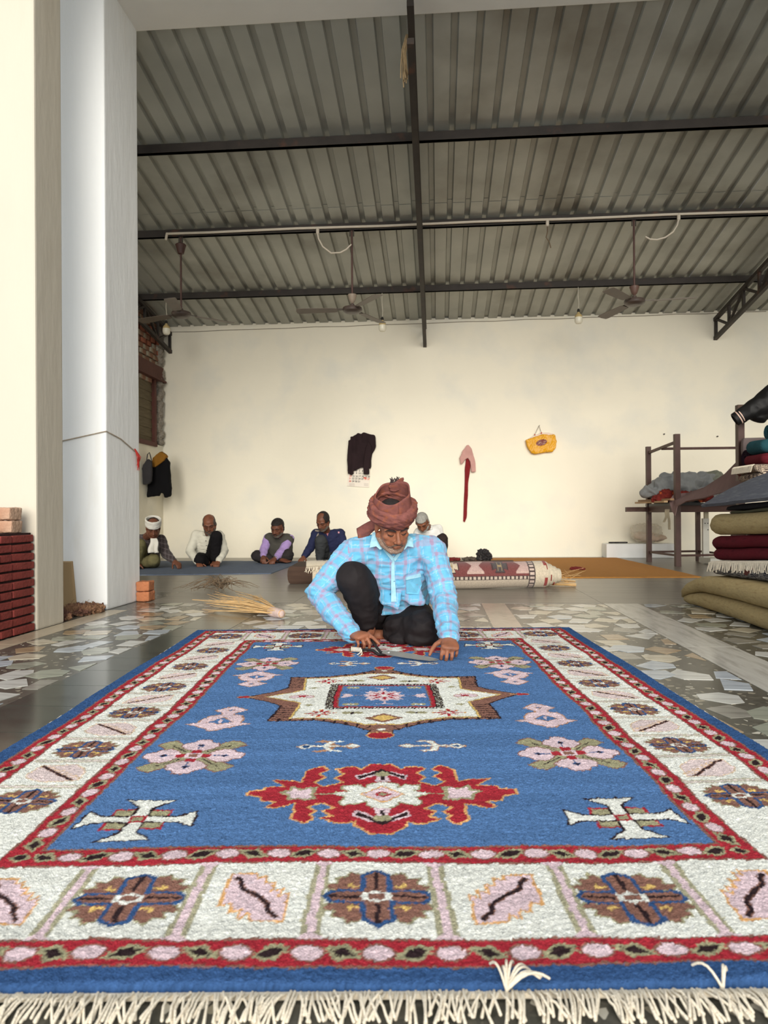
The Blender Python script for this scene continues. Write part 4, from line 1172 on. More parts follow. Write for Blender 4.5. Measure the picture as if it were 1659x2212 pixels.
# ------------------------------------------------------------------ the men working along the back wall
def bg_man(name_lab, J, skin, top, bottom, hair=None, head=None, extras=None, hands=None, vest=None, sc=1.0, rs_=1.0, feet=(), folds_=.006, sleeve=(.060, .052, .040)):
    """J: joints in metres. One continuous body, clothes as parts."""
    body = MB(); M = head_matrix(J['head'], *head, sc)
    head_shape(body, M)
    nk, cst, pel = J['neck'], J['chest'], J['pelvis']
    body.tube([nk, M @ Vector((0, .03, -.075)), M @ Vector((0, .012, -.03))], [.056, .054, .054])
    body.tube([pel, cst, nk], [(.09, .08), (.11, .08), (.055, .055)], n=12, up=(0, 1, 0))
    for s in 'rl':
        a, b, c = J['sh_'+s], J['el_'+s], J['wr_'+s]
        body.tube([cst.lerp(nk, .7), a.lerp(b, .1), b], [.045, .04, .034], n=9); body.tube([b, c], [.034, .027], n=9)
        f = (c-b).normalized(); h = hands[s] if hands else {}
        f = Vector(h.get('f', f))
        hand_shape(body, c, f, h.get('n', (0, -.4, 1)), h.get('th', -1 if s == 'r' else 1), h.get('curl', [.5, .6, .65, .7]), 1.0, rad=.0095)
        a, b, c = J['hip_'+s], J['kn_'+s], J['an_'+s]
        body.tube([pel, a], [.06, .055], n=9); body.tube([a, b], [.055, .045], n=9); body.tube([b, c], [.045, .034], n=9)
    for (heel, toe, up) in feet: foot_shape(body, heel, toe, up)
    me = remesh(body, .0072, 3, .45)
    cb = coords(me); cb[:, 2] = np.maximum(cb[:, 2], J.get('ground', .004)); setco(me, cb)
    man = link('person', me, skin, None, smooth=True); tag(man, name_lab, 'person')
    M_d = mat('dark_hair', (34, 28, 26), 0.7, var=0.2, scale=60, bump=0.4, bscale=300)
    if hair: shell(me, M, hair[0], hair[2] if len(hair) > 2 else .006, hair[1], 'hair', man, .004, 70)
    face_bits(man, M, M_d)
    # top garment
    sb = MB(); sh_r, sh_l = J['sh_r'], J['sh_l']
    w = J.get('w', .165)
    low = pel.lerp(cst, .18)
    sb.tube([low, pel.lerp(cst, .55), cst, cst.lerp(nk, .65), nk+Vector((0, 0, .0))], [(w, .125), (w, .12), (w*1.04, .115), (w*.92, .095), (.070, .064)], n=18, up=J.get('up', (0, 1, 0)), cap='flat')
    for s in 'rl':
        a, b, c = J['sh_'+s], J['el_'+s], J['wr_'+s]; c = c+(b-c).normalized()*.02
        r1, r2, r3 = sleeve
        sb.tube([nk+(a-nk)*.3+Vector((0, 0, -.03)), a], [.066, .066], n=12); sb.tube([a, a.lerp(b, .5), b], [.067, r1, r1*.97], n=12); sb.tube([b, b.lerp(c, .5), c], [r1*.97, r2, r3], n=12)
    sm = remesh(sb, .0090, 4, .5)
    displace(sm, lambda p: folds_*(ridge(p, 10, 3)-.55)+folds_*.7*(ridge((p[0], p[1], p[2]*2.4), 15, 8)-.5))
    if isinstance(top, tuple):          # plaid
        c = coords(sm); k1 = np.mod(c[:, 2]+.3*c[:, 0], .05)/.05 < .22; k2 = np.mod(c[:, 0]*1.2+.4*c[:, 1], .05)/.05 < .22
        col = np.tile(L3(top[0]), (len(c), 1)); col[k1] = L3(top[1]); col[k2] = L3(top[1]); col[k1 & k2] = L3(top[2]); setcol(sm, col)
        tm_ = cloth('dark_plaid', (0, 0, 0), attr='col')
    else: tm_ = top
    shirt = link('shirt', sm, tm_, man, smooth=True)
    if vest:
        vb = MB(); ww = w+.022
        vb.tube([low+Vector((0, 0, -.01)), pel.lerp(cst, .55), cst, cst.lerp(nk, .55)], [(ww, .152), (ww, .148), (ww*1.02, .142), (ww*.86, .122)], n=18, up=(0, 1, 0), cap='flat')
        for s in 'rl': vb.tube([nk+(J['sh_'+s]-nk)*.35+Vector((0, 0, -.04)), nk+(J['sh_'+s]-nk)*.84+Vector((0, 0, -.02))], [.090, .088], n=12)
        vm = remesh(vb, .0090, 4, .5); displace(vm, lambda p: .004*(ridge(p, 10, 5)-.5)); link('sweater_vest', vm, vest, man, smooth=True)
    # trousers
    tb = MB(); tb.ell(pel+Vector((0, .02, .0)), (.165, .145, .115))
    for s in 'rl':
        a, b, c = J['hip_'+s], J['kn_'+s], J['an_'+s]; c = c+(b-c).normalized()*.04
        tb.tube([pel.lerp(a, .5), a, a.lerp(b, .5), b], [.11, .10, .088, .078], n=14); tb.tube([b, b.lerp(c, .5), c], [.078, .068, .055], n=14)
    tm = remesh(tb, .0095, 4, .5); displace(tm, lambda p: .006*(ridge(p, 9, 2)-.55)+.005*(ridge((p[0], p[1], p[2]*2), 14, 7)-.5))
    cc = coords(tm); cc[:, 2] = np.maximum(cc[:, 2], J.get('ground', .004)); setco(tm, cc)
    link('trousers', tm, bottom, man, smooth=True)
    if extras: extras(man, M, me, shirt, sm)
    return man
G2 = .0115
SK1 = skin_mat('dark_skin', (112, 70, 52)); SK2 = skin_mat('brown_skin', (128, 80, 58))
M_greyh = mat('grey_hair', (150, 148, 142), .8, var=.25, scale=60, bump=.4, bscale=300)
M_saltp = mat('salt_pepper_hair', (92, 84, 76), .8, var=.4, scale=120, bump=.4, bscale=300)
M_darkh = mat('dark_hair', (34, 28, 26))
def stub(man, M, me, m, name='beard', lo=-.135):
    shell(me, M, lambda p: p.y < .0 and p.z < -.052 and p.z > lo and not (abs(p.x) < .018 and -.08 < p.z < -.06) and p.z < -.035+p.y*.4, .0015, m, name, man, .001, 200)
def mous(man, M, m):
    mb = MB()
    for s in (1, -1): mb.tube([M @ Vector(q) for q in ((0, -.0985, -.0545), (s*.014, -.0965, -.057), (s*.029, -.086, -.068))], [.0052, .0056, .003], n=7)
    mb.build('moustache', m, man, smooth=True)
def collar(shirt, M, m, nk, r=.064):
    for s in (1, -1):
        def g(u, v): a = -PI/2+s*(.25+u*1.6); k = r+.012*v; return nk+Vector((k*math.cos(a), k*math.sin(a)*.95, .030-.040*v-.02*(1-u)*v))
        MB().grid(g, 8, 4, .005).build('collar', m, shirt, smooth=True)

# 1: white headband, dark plaid shirt, olive trousers, half hidden by the pillar
Y = 8.65
J = dict(head=at(331, 1140, Y-.20), neck=at(318, 1160, Y+.02), chest=at(316, 1180, Y+.10), pelvis=at(316, 1212, Y+.22), w=.17,
         sh_r=at(290, 1165, Y+.06), el_r=at(282, 1200, Y-.05), wr_r=at(290, 1218, Y-.22), sh_l=at(348, 1166, Y+.04), el_l=at(358, 1196, Y-.10), wr_l=at(377, 1212, Y-.18),
         hip_r=at(302, 1214, Y+.18), kn_r=at(302, 1178, Y-.24), an_r=at(296, 1219, Y-.12), hip_l=at(328, 1214, Y+.18), kn_l=at(332, 1210, Y-.18), an_l=at(306, 1219, Y-.02), ground=G2)
def ex1(man, M, me, shirt, sm):
    band = MB()
    for k in range(4):
        pts = [M @ Vector(((.082+.004*(k % 2))*math.cos(a), .012+.103*math.sin(a), .040+.020*k+.006*math.sin(a+k))) for a in [2*PI*i/28 for i in range(28)]]
        band.tube(pts, [(.011, .016)]*28, n=8, up=M.to_3x3() @ Vector((0, 0, 1)), close=True)
    bm_ = remesh(band, .007, 3); displace(bm_, lambda p: .003*(ridge((p[0], p[1], p[2]*3), 20, 2)-.5))
    W = cloth('white_cotton', (222, 218, 208)); link('headband', bm_, W, man, smooth=True)
    s0 = M @ Vector((.012, -.085, -.085))
    MB().grid(lambda u, v: s0+Vector((.075*(u-.45)*(1+.5*v)+.01*math.sin(v*6), -.035-.02*math.sin(u*9)*v, -.01-.17*v)), 14, 12, .014).build('neck_scarf', W, man, smooth=True)
bg_man('man with white headband, dark checked shirt and olive trousers beside the pillar', J, SK1, ((64, 56, 56), (92, 84, 84), (108, 100, 100)), cloth('olive_trousers', (112, 106, 74)), hair=(lambda p: p.z > .05 and p.y > .02, M_darkh, .004), head=(20, 27, 0), extras=ex1,
       feet=[(at(300, 1222, Y-.02)*1.0, at(300, 1226, Y-.25), (0, 0, 1))])
# 2: bald man in a white shirt and black trousers
Y = 8.95
J = dict(head=at(452, 1132, Y-.16), neck=at(449, 1152, Y+.03), chest=at(447, 1172, Y+.10), pelvis=at(448, 1206, Y+.20), w=.175,
         sh_r=at(424, 1156, Y+.06), el_r=at(411, 1190, Y-.02), wr_r=at(427, 1215, Y-.18), sh_l=at(474, 1157, Y+.06), el_l=at(484, 1190, Y+.0), wr_l=at(472, 1213, Y-.18),
         hip_r=at(436, 1208, Y+.15), kn_r=at(432, 1209, Y-.15), an_r=at(448, 1215, Y-.05), hip_l=at(460, 1206, Y+.15), kn_l=at(467, 1160, Y-.16), an_l=at(464, 1212, Y-.10), ground=G2)
def ex2(man, M, me, shirt, sm):
    stub(man, M, me, M_saltp); mous(man, M, M_saltp); collar(shirt, M, cloth('offwhite_cotton', (212, 208, 192)), J['neck'])
    b = bvh_of(sm)
    for x, y in ((446, 1158), (445, 1168), (446, 1178), (446, 1188)):
        p, n = surf(b, x, y, .003)
        if p is not None: MB().ell(p, (.006, .004, .006), nu=8, nv=5).build('button', M_darkh, shirt)
bg_man('bald man in a white shirt and black trousers, sitting with one knee raised', J, SK2, cloth('offwhite_cotton', (212, 208, 192)), cloth('black_cotton', (26, 24, 26)), hair=(lambda p: p.y > .015 and -.05 < p.z < .085 or (abs(p.x) > .058 and -.02 < p.z < .07), M_saltp, .003), head=(8, 26, -4), extras=ex2,
       feet=[(at(466, 1219, Y-.02), at(460, 1222, Y-.24), (0, 0, 1))])
# 3: lavender shirt under a grey vest, cross-legged
Y = 9.45
J = dict(head=at(599, 1140, Y-.18), neck=at(602, 1158, Y+.0), chest=at(603, 1175, Y+.06), pelvis=at(603, 1204, Y+.14), w=.160,
         sh_r=at(580, 1162, Y+.02), el_r=at(570, 1188, Y-.06), wr_r=at(569, 1202, Y-.20), sh_l=at(625, 1164, Y+.02), el_l=at(610, 1190, Y-.10), wr_l=at(595, 1206, Y-.26),
         hip_r=at(590, 1206, Y+.10), kn_r=at(555, 1201, Y-.08), an_r=at(588, 1209, Y-.18), hip_l=at(616, 1206, Y+.10), kn_l=at(622, 1198, Y-.14), an_l=at(600, 1210, Y-.14), ground=G2)
def ex3(man, M, me, shirt, sm):
    stub(man, M, me, M_saltp); mous(man, M, M_darkh); collar(shirt, M, cloth('lavender_cotton', (168, 142, 196)), J['neck'])
    w = J['wr_l']; MB().lathe((0, 0, 0), [(.031, -.006), (.034, -.004), (.034, .004), (.031, .006)], 16, (J['el_l']-w).normalized().to_track_quat('Z', 'Y').to_matrix()).build('watch', mat('watch_steel', (170, 168, 160), .3, metal=.9), man, loc=w)
bg_man('man in lavender shirt and grey knitted vest sitting cross-legged', J, SK1, cloth('lavender_cotton', (168, 142, 196)), cloth('charcoal_trousers', (50, 46, 46)), hair=(lambda p: p.z > .055 or (p.y > .0 and p.z > -.04), M_darkh, .009), head=(-16, 22, 4), extras=ex3, vest=cloth('grey_knit', (76, 74, 68)),
       feet=[(at(600, 1211, Y-.12), at(618, 1214, Y-.22), (0, -.3, 1))])
# 4: navy jacket, balding, one knee up, reaching to the brown rug
Y = 9.20
J = dict(head=at(697, 1126, Y-.18), neck=at(705, 1148, Y+.0), chest=at(709, 1170, Y+.08), pelvis=at(712, 1202, Y+.20), w=.180,
         sh_r=at(683, 1152, Y+.02), el_r=at(671, 1183, Y-.06), wr_r=at(656, 1203, Y-.20), sh_l=at(735, 1153, Y+.06), el_l=at(744, 1188, Y+.0), wr_l=at(735, 1206, Y-.20),
         hip_r=at(700, 1204, Y+.15), kn_r=at(693, 1168, Y-.22), an_r=at(691, 1210, Y-.12), hip_l=at(724, 1204, Y+.15), kn_l=at(732, 1203, Y-.18), an_l=at(712, 1209, Y-.05), ground=G2)
def ex4(man, M, me, shirt, sm):
    stub(man, M, me, M_saltp); mous(man, M, M_saltp)
    b = bvh_of(sm)
    def strip_(pts, name, m, off=.006):
        P = [surf(b, x, y, off) for x, y in pts]; P = [p for p in P if p[0] is not None]
        if len(P) < 3: return
        n = Vector((0, -1, .1)); k = len(P); MB().add([p[0]+n*.006 for p in P]+[p[0]-n*.012 for p in P], [tuple(range(k)), tuple(range(2*k-1, k-1, -1))]+[(i, i+k, (i+1) % k+k, (i+1) % k) for i in range(k)]).build(name, m, shirt)
    L_ = cloth('grey_lining', (150, 140, 128))
    strip_([(685, 1134), (690, 1146), (691, 1168), (683, 1168), (681, 1145)], 'lapel', L_); strip_([(713, 1126), (718, 1132), (720, 1150), (716, 1146)], 'lapel', L_)
    strip_([(702, 1148), (711, 1146), (708, 1158)], 'pink_shirt', cloth('pink_shirt', (190, 120, 126)), .004)
    strip_([(730, 1149), (733, 1149), (733, 1152), (730, 1152)], 'badge', mat('badge_pink', (210, 150, 160), .6), .006)
bg_man('balding man in a navy jacket with one knee up, reaching to the folded brown rug', J, SK1, cloth('navy_jacket', (40, 44, 72)), cloth('slate_trousers', (58, 60, 62)), hair=(lambda p: (p.y > .005 and -.04 < p.z) or (p.x > .035 and p.z > .0 and p.y > -.05), M_darkh, .008), head=(-22, 30, 4), extras=ex4, folds_=.007,
       feet=[(at(692, 1213, Y+.0), at(689, 1217, Y-.22), (0, 0, 1))])
# 5: grey-haired man in white behind the trimmer's shoulder
Y = 9.30
J = dict(head=at(912, 1128, Y-.24), neck=at(925, 1140, Y+.0), chest=at(935, 1162, Y+.06), pelvis=at(938, 1200, Y+.14), w=.160,
         sh_r=at(905, 1150, Y-.02), el_r=at(893, 1182, Y-.1), wr_r=at(895, 1205, Y-.22), sh_l=at(946, 1143, Y+.06), el_l=at(950, 1184, Y+.0), wr_l=at(925, 1205, Y-.22),
         hip_r=at(925, 1202, Y+.10), kn_r=at(915, 1175, Y-.2), an_r=at(915, 1208, Y-.1), hip_l=at(948, 1200, Y+.10), kn_l=at(955, 1165, Y-.20), an_l=at(957, 1208, Y-.12), ground=.004)
def ex5(man, M, me, shirt, sm): stub(man, M, me, M_greyh); collar(shirt, M, cloth('white_shirt', (226, 226, 222)), J['neck'])
bg_man('grey-haired man in a white shirt squatting behind the plaid-shirted man', J, SK2, cloth('white_shirt', (226, 226, 222)), cloth('dark_brown_trousers', (48, 38, 36)), hair=(lambda p: p.z > .05 or (p.y > .0 and p.z > -.05), M_greyh, .008), head=(-10, 42, -6), extras=ex5,
       feet=[(at(958, 1211, Y-.02), at(955, 1213, Y-.22), (0, 0, 1))])
# ------------------------------------------------------------------ shears
def shears():
    r = empty('carpet_shears', (0.0, 3.08, 0.02)); tag(r, 'long carpet shears with black handles, held flat on the blue rug', 'shears')
    I = Matrix.Translation(-Vector(r.location))
    M_blade = mat('worn_blade_steel', (176, 174, 170), .3, var=.12, scale=20, metal=.9); M_blk = mat('black_handle', (30, 28, 28), .45, var=.2, scale=20)
    piv = Vector((.018, 3.105, .034)); tip = Vector((.226, 2.968, .026))
    d = (tip-piv).normalized(); side = Vector((-d.y, d.x, 0)).normalized(); up = d.cross(side)*-1
    if up.z < 0: up = -up
    side, up = side*math.cos(.75)+up*math.sin(.75), up*math.cos(.75)-side*math.sin(.75)
    def blade(o, lift, name):
        n = [(-.03, -.005), (.0, -.009), (.10, -.010), (.20, -.006), (.248, .001), (.20, .007), (.06, .009), (-.03, .005)]
        MB().prism(n, lambda x, y, z: I @ (piv+d*x+side*(y+o)+up*(z+lift)), .0032).build(name, M_blade, r)
    blade(.004, .0, 'blade'); blade(-.006, .0042, 'blade')
    MB().lathe((0, 0, 0), [(.007, -.002), (.008, .008), (.004, .010)], 12, up.to_track_quat('Z', 'Y').to_matrix()).build('pivot_screw', M_blade, r, loc=I @ (piv+up*.001))
    hA = [piv+d*.004, at(822, 1409, 3.14), at(811, 1395, 3.19), at(803, 1383, 3.23)]
    hB = [piv+d*.004-side*.004, at(818, 1414, 3.125), at(806, 1405, 3.16), at(790, 1403, 3.19), at(778, 1404, 3.20)]
    MB().tube([I @ p for p in hA], [.0055, .0065, .0065, .006], n=9).build('handle', M_blk, r, smooth=True)
    MB().tube([I @ p for p in hB], [.0055, .0065, .0065, .006, .006], n=9).build('handle', M_blk, r, smooth=True)
    M_str = mat('white_string', (226, 216, 198), .9, var=.15, scale=80, bump=.4, bscale=300)
    st = MB()
    for k in range(7):
        c = at(760+k*3.2, 1402+.3*k, 3.20)
        st.tube([I @ (c+Vector((0, .009*math.cos(a), .009*math.sin(a)))) for a in [2*PI*i/10 for i in range(10)]], .0028, n=6, close=True)
    st.tube([I @ at(781, 1403, 3.185), I @ at(778, 1410, 3.17), I @ at(771, 1415, 3.17)], .0022, n=6); st.tube([I @ at(781, 1403, 3.185), I @ at(782, 1412, 3.16), I @ at(779, 1416, 3.15)], .0022, n=6)
    st.build('string_wrap', M_str, r, smooth=True)
shears()

# ------------------------------------------------------------------ flat rugs, roll, brooms on the hall floor
def flat_rug(name, pts, th, m, label, n=(30, 24), wav=.004, z0=.0012):
    P = [Vector((*p, 0)) for p in pts]          # A front-left, B front-right, C back-right, D back-left
    c = (P[0]+P[1]+P[2]+P[3])/4
    def g(u, v):
        p = P[0].lerp(P[1], u).lerp(P[3].lerp(P[2], u), v)-c
        e = min(u, 1-u, v, 1-v)
        return (p.x+.006*nz(p, 6, 2), p.y+.008*nz(p, 5, 7), th+wav*abs(nz(p, 3, 1))+.001*nz(p, 30))
    mb = MB().grid(g, n[0], n[1]); nn = n[0]*n[1]
    top = list(mb.v)
    mb = MB().grid(g, n[0], n[1], .0001)
    for i in range(nn, 2*nn): mb.v[i].z = 0.0
    o = mb.build(name, m, loc=c+Vector((0, 0, z0)), smooth=50); tag(o, label, 'rug'); return o
M_bluerug = mat('slate_blue_rug', (98, 110, 130), .95, var=.18, scale=14, bump=.4, bscale=220, col2=(140, 148, 154), c2pos=(.6, .7), c2scale=9, stretch=(1, 5, 1))
M_orange = mat('ochre_rug', (178, 122, 54), .95, var=.12, scale=20, bump=.4, bscale=220, stretch=(1, 6, 1), col2=(150, 98, 44), c2pos=(.6, .75), c2scale=8)
flat_rug('slate_blue_rug', [(-3.20, 7.60), (-1.234, 7.713), (-1.10, 9.75), (-3.28, 9.98)], .007, M_bluerug, 'slate blue rug spread flat under the men on the left')
og = flat_rug('ochre_rug', [(1.30, 6.99), (3.09, 6.924), (3.25, 9.97), (1.118, 10.10)], .009, M_orange, 'ochre yellow rug lying flat in front of the back wall')
flat_rug('olive_mat', [(-1.10, 9.05), (-.50, 9.05), (-.50, 9.80), (-1.05, 9.80)], .006, mat('olive_mat', (110, 104, 78), .95, var=.2, scale=14, bump=.4, bscale=150), 'small olive mat under the man in the navy jacket', n=(12, 12))
def folded(name, label, m, xl, xr, y0, y1, zs, layers=2, jit=.02, taper=.12, group=None, seed=0, ny=26, cat='rug', nose=1.0, parts=None, wob=.006):
    """a folded rug; zs(y)->(z bottom, z top); rounded folds face -x"""
    R = random.Random(seed); offs = [R.uniform(0, jit) for _ in range(layers)]
    xlf = xl if callable(xl) else (lambda y: xl)
    loc = Vector(((xlf((y0+y1)/2)+xr)/2, (y0+y1)/2, zs((y0+y1)/2)[0])); rows = []
    for j in range(ny):
        q = j/(ny-1); y = y0+(y1-y0)*q; z0, z1 = zs(y); h = (z1-z0)/layers
        e = 1.0
        d = min(y-y0, y1-y)
        if d < taper: e = math.sqrt(max(.02, 1-(1-d/taper)**2))
        prof = []
        zt = z1
        for k in range(layers):
            zc = z1-h*(k+.5); rr = h*.5*.98; xo = xlf(y)+offs[k]+(1-e)*h*1.2+wob*nz((y*5, k*7.0, seed), 1.0)
            if k == 0:
                for i in range(10): prof.append((xr+(xo+rr-xr)*i/10, zc+rr))
            for i in range(7):
                a = PI/2+PI*i/6; prof.append((xo+rr*nose+rr*nose*math.cos(a), zc+rr*math.sin(a)))
            if k < layers-1: prof.append((xo+rr*1.6, z1-h*(k+1)))
        for i in range(1, 11): prof.append((prof[-1][0]+(xr-prof[-1][0])*i/10 if False else (xo+rr)+(xr-xo-rr)*i/10, z0))
        zm = z0+(z1-z0)*.25
        rows.append([Vector((x, y, zm+(z-zm)*e+.006*nz((x*4, y*4, z*3+seed), 1.0)*(1 if z > z0+.004 else 0)))-loc for x, z in prof])
    k = len(rows[0]); v = [p for r in rows for p in r]
    f = [(i*k+j, i*k+j+1, (i+1)*k+j+1, (i+1)*k+j) for i in range(ny-1) for j in range(k-1)]
    f += [tuple(range(k)), tuple((ny-1)*k+j for j in range(k-1, -1, -1))]
    f += [(i*k, (i+1)*k, (i+1)*k+k-1, i*k+k-1) for i in range(ny-1)]
    mb = MB().add(v, f)
    if parts is None:
        o = mb.build(name, m, loc=loc, smooth=40); tag(o, label, cat, group)
    else:
        o = empty(name, loc); tag(o, label, cat, group); mb.build('folded_body', m, o, smooth=40); parts(o, loc)
    return o
M_brownrug = mat('dark_brown_rug', (72, 54, 44), .95, var=.2, scale=6, bump=.4, bscale=120, stretch=(1, 1, 6))
def brown_parts(o, loc):
    MB().grid(lambda u, v: (-.135-.02+.95*u*1.0, -.43+.75*v, .155+.004*math.sin(u*9)), 8, 8, .028).build('top_flap', mat('brown_rug_face', (92, 62, 52), .95, var=.15, scale=12, bump=.4, bscale=140), o, smooth=40)
    mk = MB()
    for x in (-.06, -.04, -.02): mk.prism([(x-.012, 0), (x, .009), (x+.012, 0), (x, .004)], lambda a, b, c: (a+.12, -.437-c, .035+b), .004)
    mk.build('woven_motif', mat('cream_thread', (180, 160, 130), .9), o)
folded('folded_brown_rug', 'folded dark brown rug lying beside the rolled patterned carpet', M_brownrug, -.915, .15, 6.53, 7.35, lambda y: (.002, .165), 1, parts=brown_parts, taper=.03, nose=.35)

def roll_carpet():
    A, B_ = Vector((-.60, 5.93, .116)), Vector((1.37, 6.11, .116)); L = (B_-A).length; d = (B_-A).normalized(); r = .114
    e1 = Vector((0, 0, 1)); e2 = d.cross(e1).normalized()            # e2 towards camera?
    if e2.y > 0: e2 = -e2
    NU, NA = 420, 150
    u = np.linspace(0, L, NU); a = np.linspace(0, 2*PI, NA, endpoint=False)
    U_, A_ = np.meshgrid(u, a, indexing='ij'); W = A_*r              # arc length from the top, forwards
    col = np.tile(L3((112, 62, 60)), (NU, NA, 1))
    W2 = np.where(W > PI*r, W-2*PI*r, W)
    def P(mask, c): col[mask] = L3(c)
    # field from w=-.10 .. .16 ; crosses and pale wedges alternate
    per = .42; ph = np.mod(U_-.10, per)-per/2; cw = W2-.085
    P((np.abs(np.abs(ph)-per/2) < .075+.5*(.05-np.abs(cw)).clip(0)*0) & (np.abs(cw) < .075) & (np.abs(np.abs(ph)-per/2) < .030+.75*np.abs(cw)), (178, 150, 142))
    P((np.abs(cw) > .055) & (np.abs(cw) < .07) & (np.abs(np.abs(ph)-per/2) < .07), (186, 160, 148))
    k = np.floor((U_-.10)/per).astype(int) % 2
    def cross(px, sc): 
        q, w = np.abs(px)/sc, np.abs(cw)/sc
        return ((q < .018+.35*w) & (w < .062)) | ((w < .018+.35*q) & (q < .062))
    P(cross(ph, 1.12) & (np.hypot(ph, cw) < .09), (66, 46, 46))
    P(cross(ph, .95) & (k == 0), (196, 180, 156)); P(cross(ph, .95) & (k == 1), (74, 66, 66))
    P((np.abs(ph) < .012) & (np.abs(cw) < .012), (150, 130, 96))
    P((np.abs(ph) < .020) & (np.abs(cw) < .05) & (np.abs(ph) > .014), (150, 130, 96))
    # border rows of squares
    def row(m, coord):
        P(m, (66, 54, 52)); q = np.mod(coord, .036)
        return m & (q > .008) & (q < .030)
    m = (W2 > .178) & (W2 < .214); P(row(m, U_) & (W2 > .183) & (W2 < .208), (188, 172, 156))
    m = (W2 > .214) & (W2 < .36); P(m, (178, 164, 146))
    m = (W2 < -.06) & (W2 > -.36); P(m, (150, 110, 104))
    m = (U_ > L-.165) & (U_ < L-.105); P(row(m, W2) & (U_ > L-.155) & (U_ < L-.115), (188, 168, 156))
    m = (U_ > L-.105); P(m, (196, 182, 160)); P(m & (U_ > L-.025) & (np.mod(W2, .20) < .09), (140, 52, 46))
    m = (U_ < .05); P(m, (196, 182, 160))
    col *= (1+np.random.RandomState(4).normal(0, .09, (NU, NA)))[..., None]
    root = empty('rolled_carpet', (A+B_)/2-Vector((0, 0, .116))); tag(root, 'rolled maroon and beige patterned carpet lying behind the man in plaid', 'rug')
    I = Matrix.Translation(-Vector(root.location))
    wob = 1+.02*np.sin(U_*9+2)+.012*np.sin(A_*3+U_*5)
    co = np.array(A)[None, None]+U_[..., None]*np.array(d)+(r*wob)[..., None]*(np.cos(A_)[..., None]*np.array(e1)+np.sin(A_)[..., None]*np.array(e2))
    co[..., 2] = np.maximum(co[..., 2], .003)
    co = co-np.array(root.location)
    i, j = np.meshgrid(np.arange(NU-1), np.arange(NA), indexing='ij'); j2 = (j+1) % NA
    f = np.stack([i*NA+j, i*NA+j2, (i+1)*NA+j2, (i+1)*NA+j], -1).reshape(-1, 4)
    me = bpy.data.meshes.new('roll'); me.from_pydata(co.reshape(-1, 3).tolist(), [], f.tolist()+[list(range(NA))[::-1], [(NU-1)*NA+q for q in range(NA)]]); me.update()
    setcol(me, np.clip(col, .002, 1).reshape(-1, 3))
    link('roll', me, mat('carpet_pattern_wool', (0, 0, 0), .95, var=.12, scale=120, bump=.5, bscale=260, attr='col', spec=.1, sheen=.2), root, smooth=50)
    # stepped windings showing at the right end
    M_be = mat('beige_wool', (198, 186, 164), .95, var=.16, scale=60, bump=.5, bscale=240); M_rd = mat('brick_red_wool', (150, 54, 48), .95, var=.15, scale=60, bump=.5, bscale=240)
    for k in range(4):
        rr = r-.006-.016*k; s0 = L+.038*k-.01; n = 40
        w = MB().lathe((0, 0, 0), [(rr*.6, -.03), (rr, -.03), (rr*1.03, .0), (rr*1.03, .022), (rr*.96, .034), (rr*.6, .034)], n, Matrix((e2, e1, d)).transposed() if False else d.to_track_quat('Z', 'Y').to_matrix())
        o = w.build('winding', M_be, root, loc=I @ (A+d*s0+Vector((0, 0, -.004*k))), smooth=40)
        for q in range(2):
            a0 = .6+k*.9+q*2.3
            pts = [d*.008+(e1*math.cos(a0+t)+e2*math.sin(a0+t))*(rr*1.035) for t in [x*.09 for x in range(7)]]
            MB().tube(pts, [(.012, .004)]*7, n=6, up=d, cap='flat').build('red_block', M_rd, o)
    # loose end with fringe at the left
    g = lambda u, v: I @ Vector((-.665+.30*u, 5.80-.03*math.sin(u*3)-.02*v+.15*(1-v)*0, .255-.10*v*v-.02*v+.012*math.sin(u*5)))
    def flap(u, v):
        a = -.5+1.25*v; return I @ (A+d*(-.05+.42*u)+(e1*math.cos(a)+e2*math.sin(a))*(r+.016+.006*math.sin(u*4)))
    fm = MB().grid(flap, 60, 34, .010)
    me = fm.mesh('end_flap'); c = np.array([(i/59, j/33) for i in range(60) for j in range(34)]*2)
    cc = np.tile(L3((196, 184, 162)), (len(c), 1)); uu, vv = c[:, 0], c[:, 1]
    b = (uu > .20) & (vv < .62) & (vv > .22); cc[b] = L3((74, 60, 56)); q = b & (np.mod(uu*5.2, 1) < .7) & (np.mod(vv*5, 1) < .7); cc[q] = L3((184, 172, 156))
    cc[(uu > .30) & (vv < .20)] = L3((164, 116, 92)); setcol(me, cc)
    link('end_flap', me, mat('carpet_pattern_wool', (0, 0, 0)), root, smooth=40)
    fr = MB(); R = random.Random(3)
    for k in range(70):
        p = flap(k/70*.95, 1.0)+e2*.004; fr.tube([p, p+Vector((R.uniform(-.01, .01), -.012, -.02)), p+Vector((R.uniform(-.02, .02), -.014+R.uniform(-.01, .01), -.045+R.uniform(-.01, .01)))], .0022, n=4, cap='flat')
    fr.build('fringe', M_warp, root)
roll_carpet()

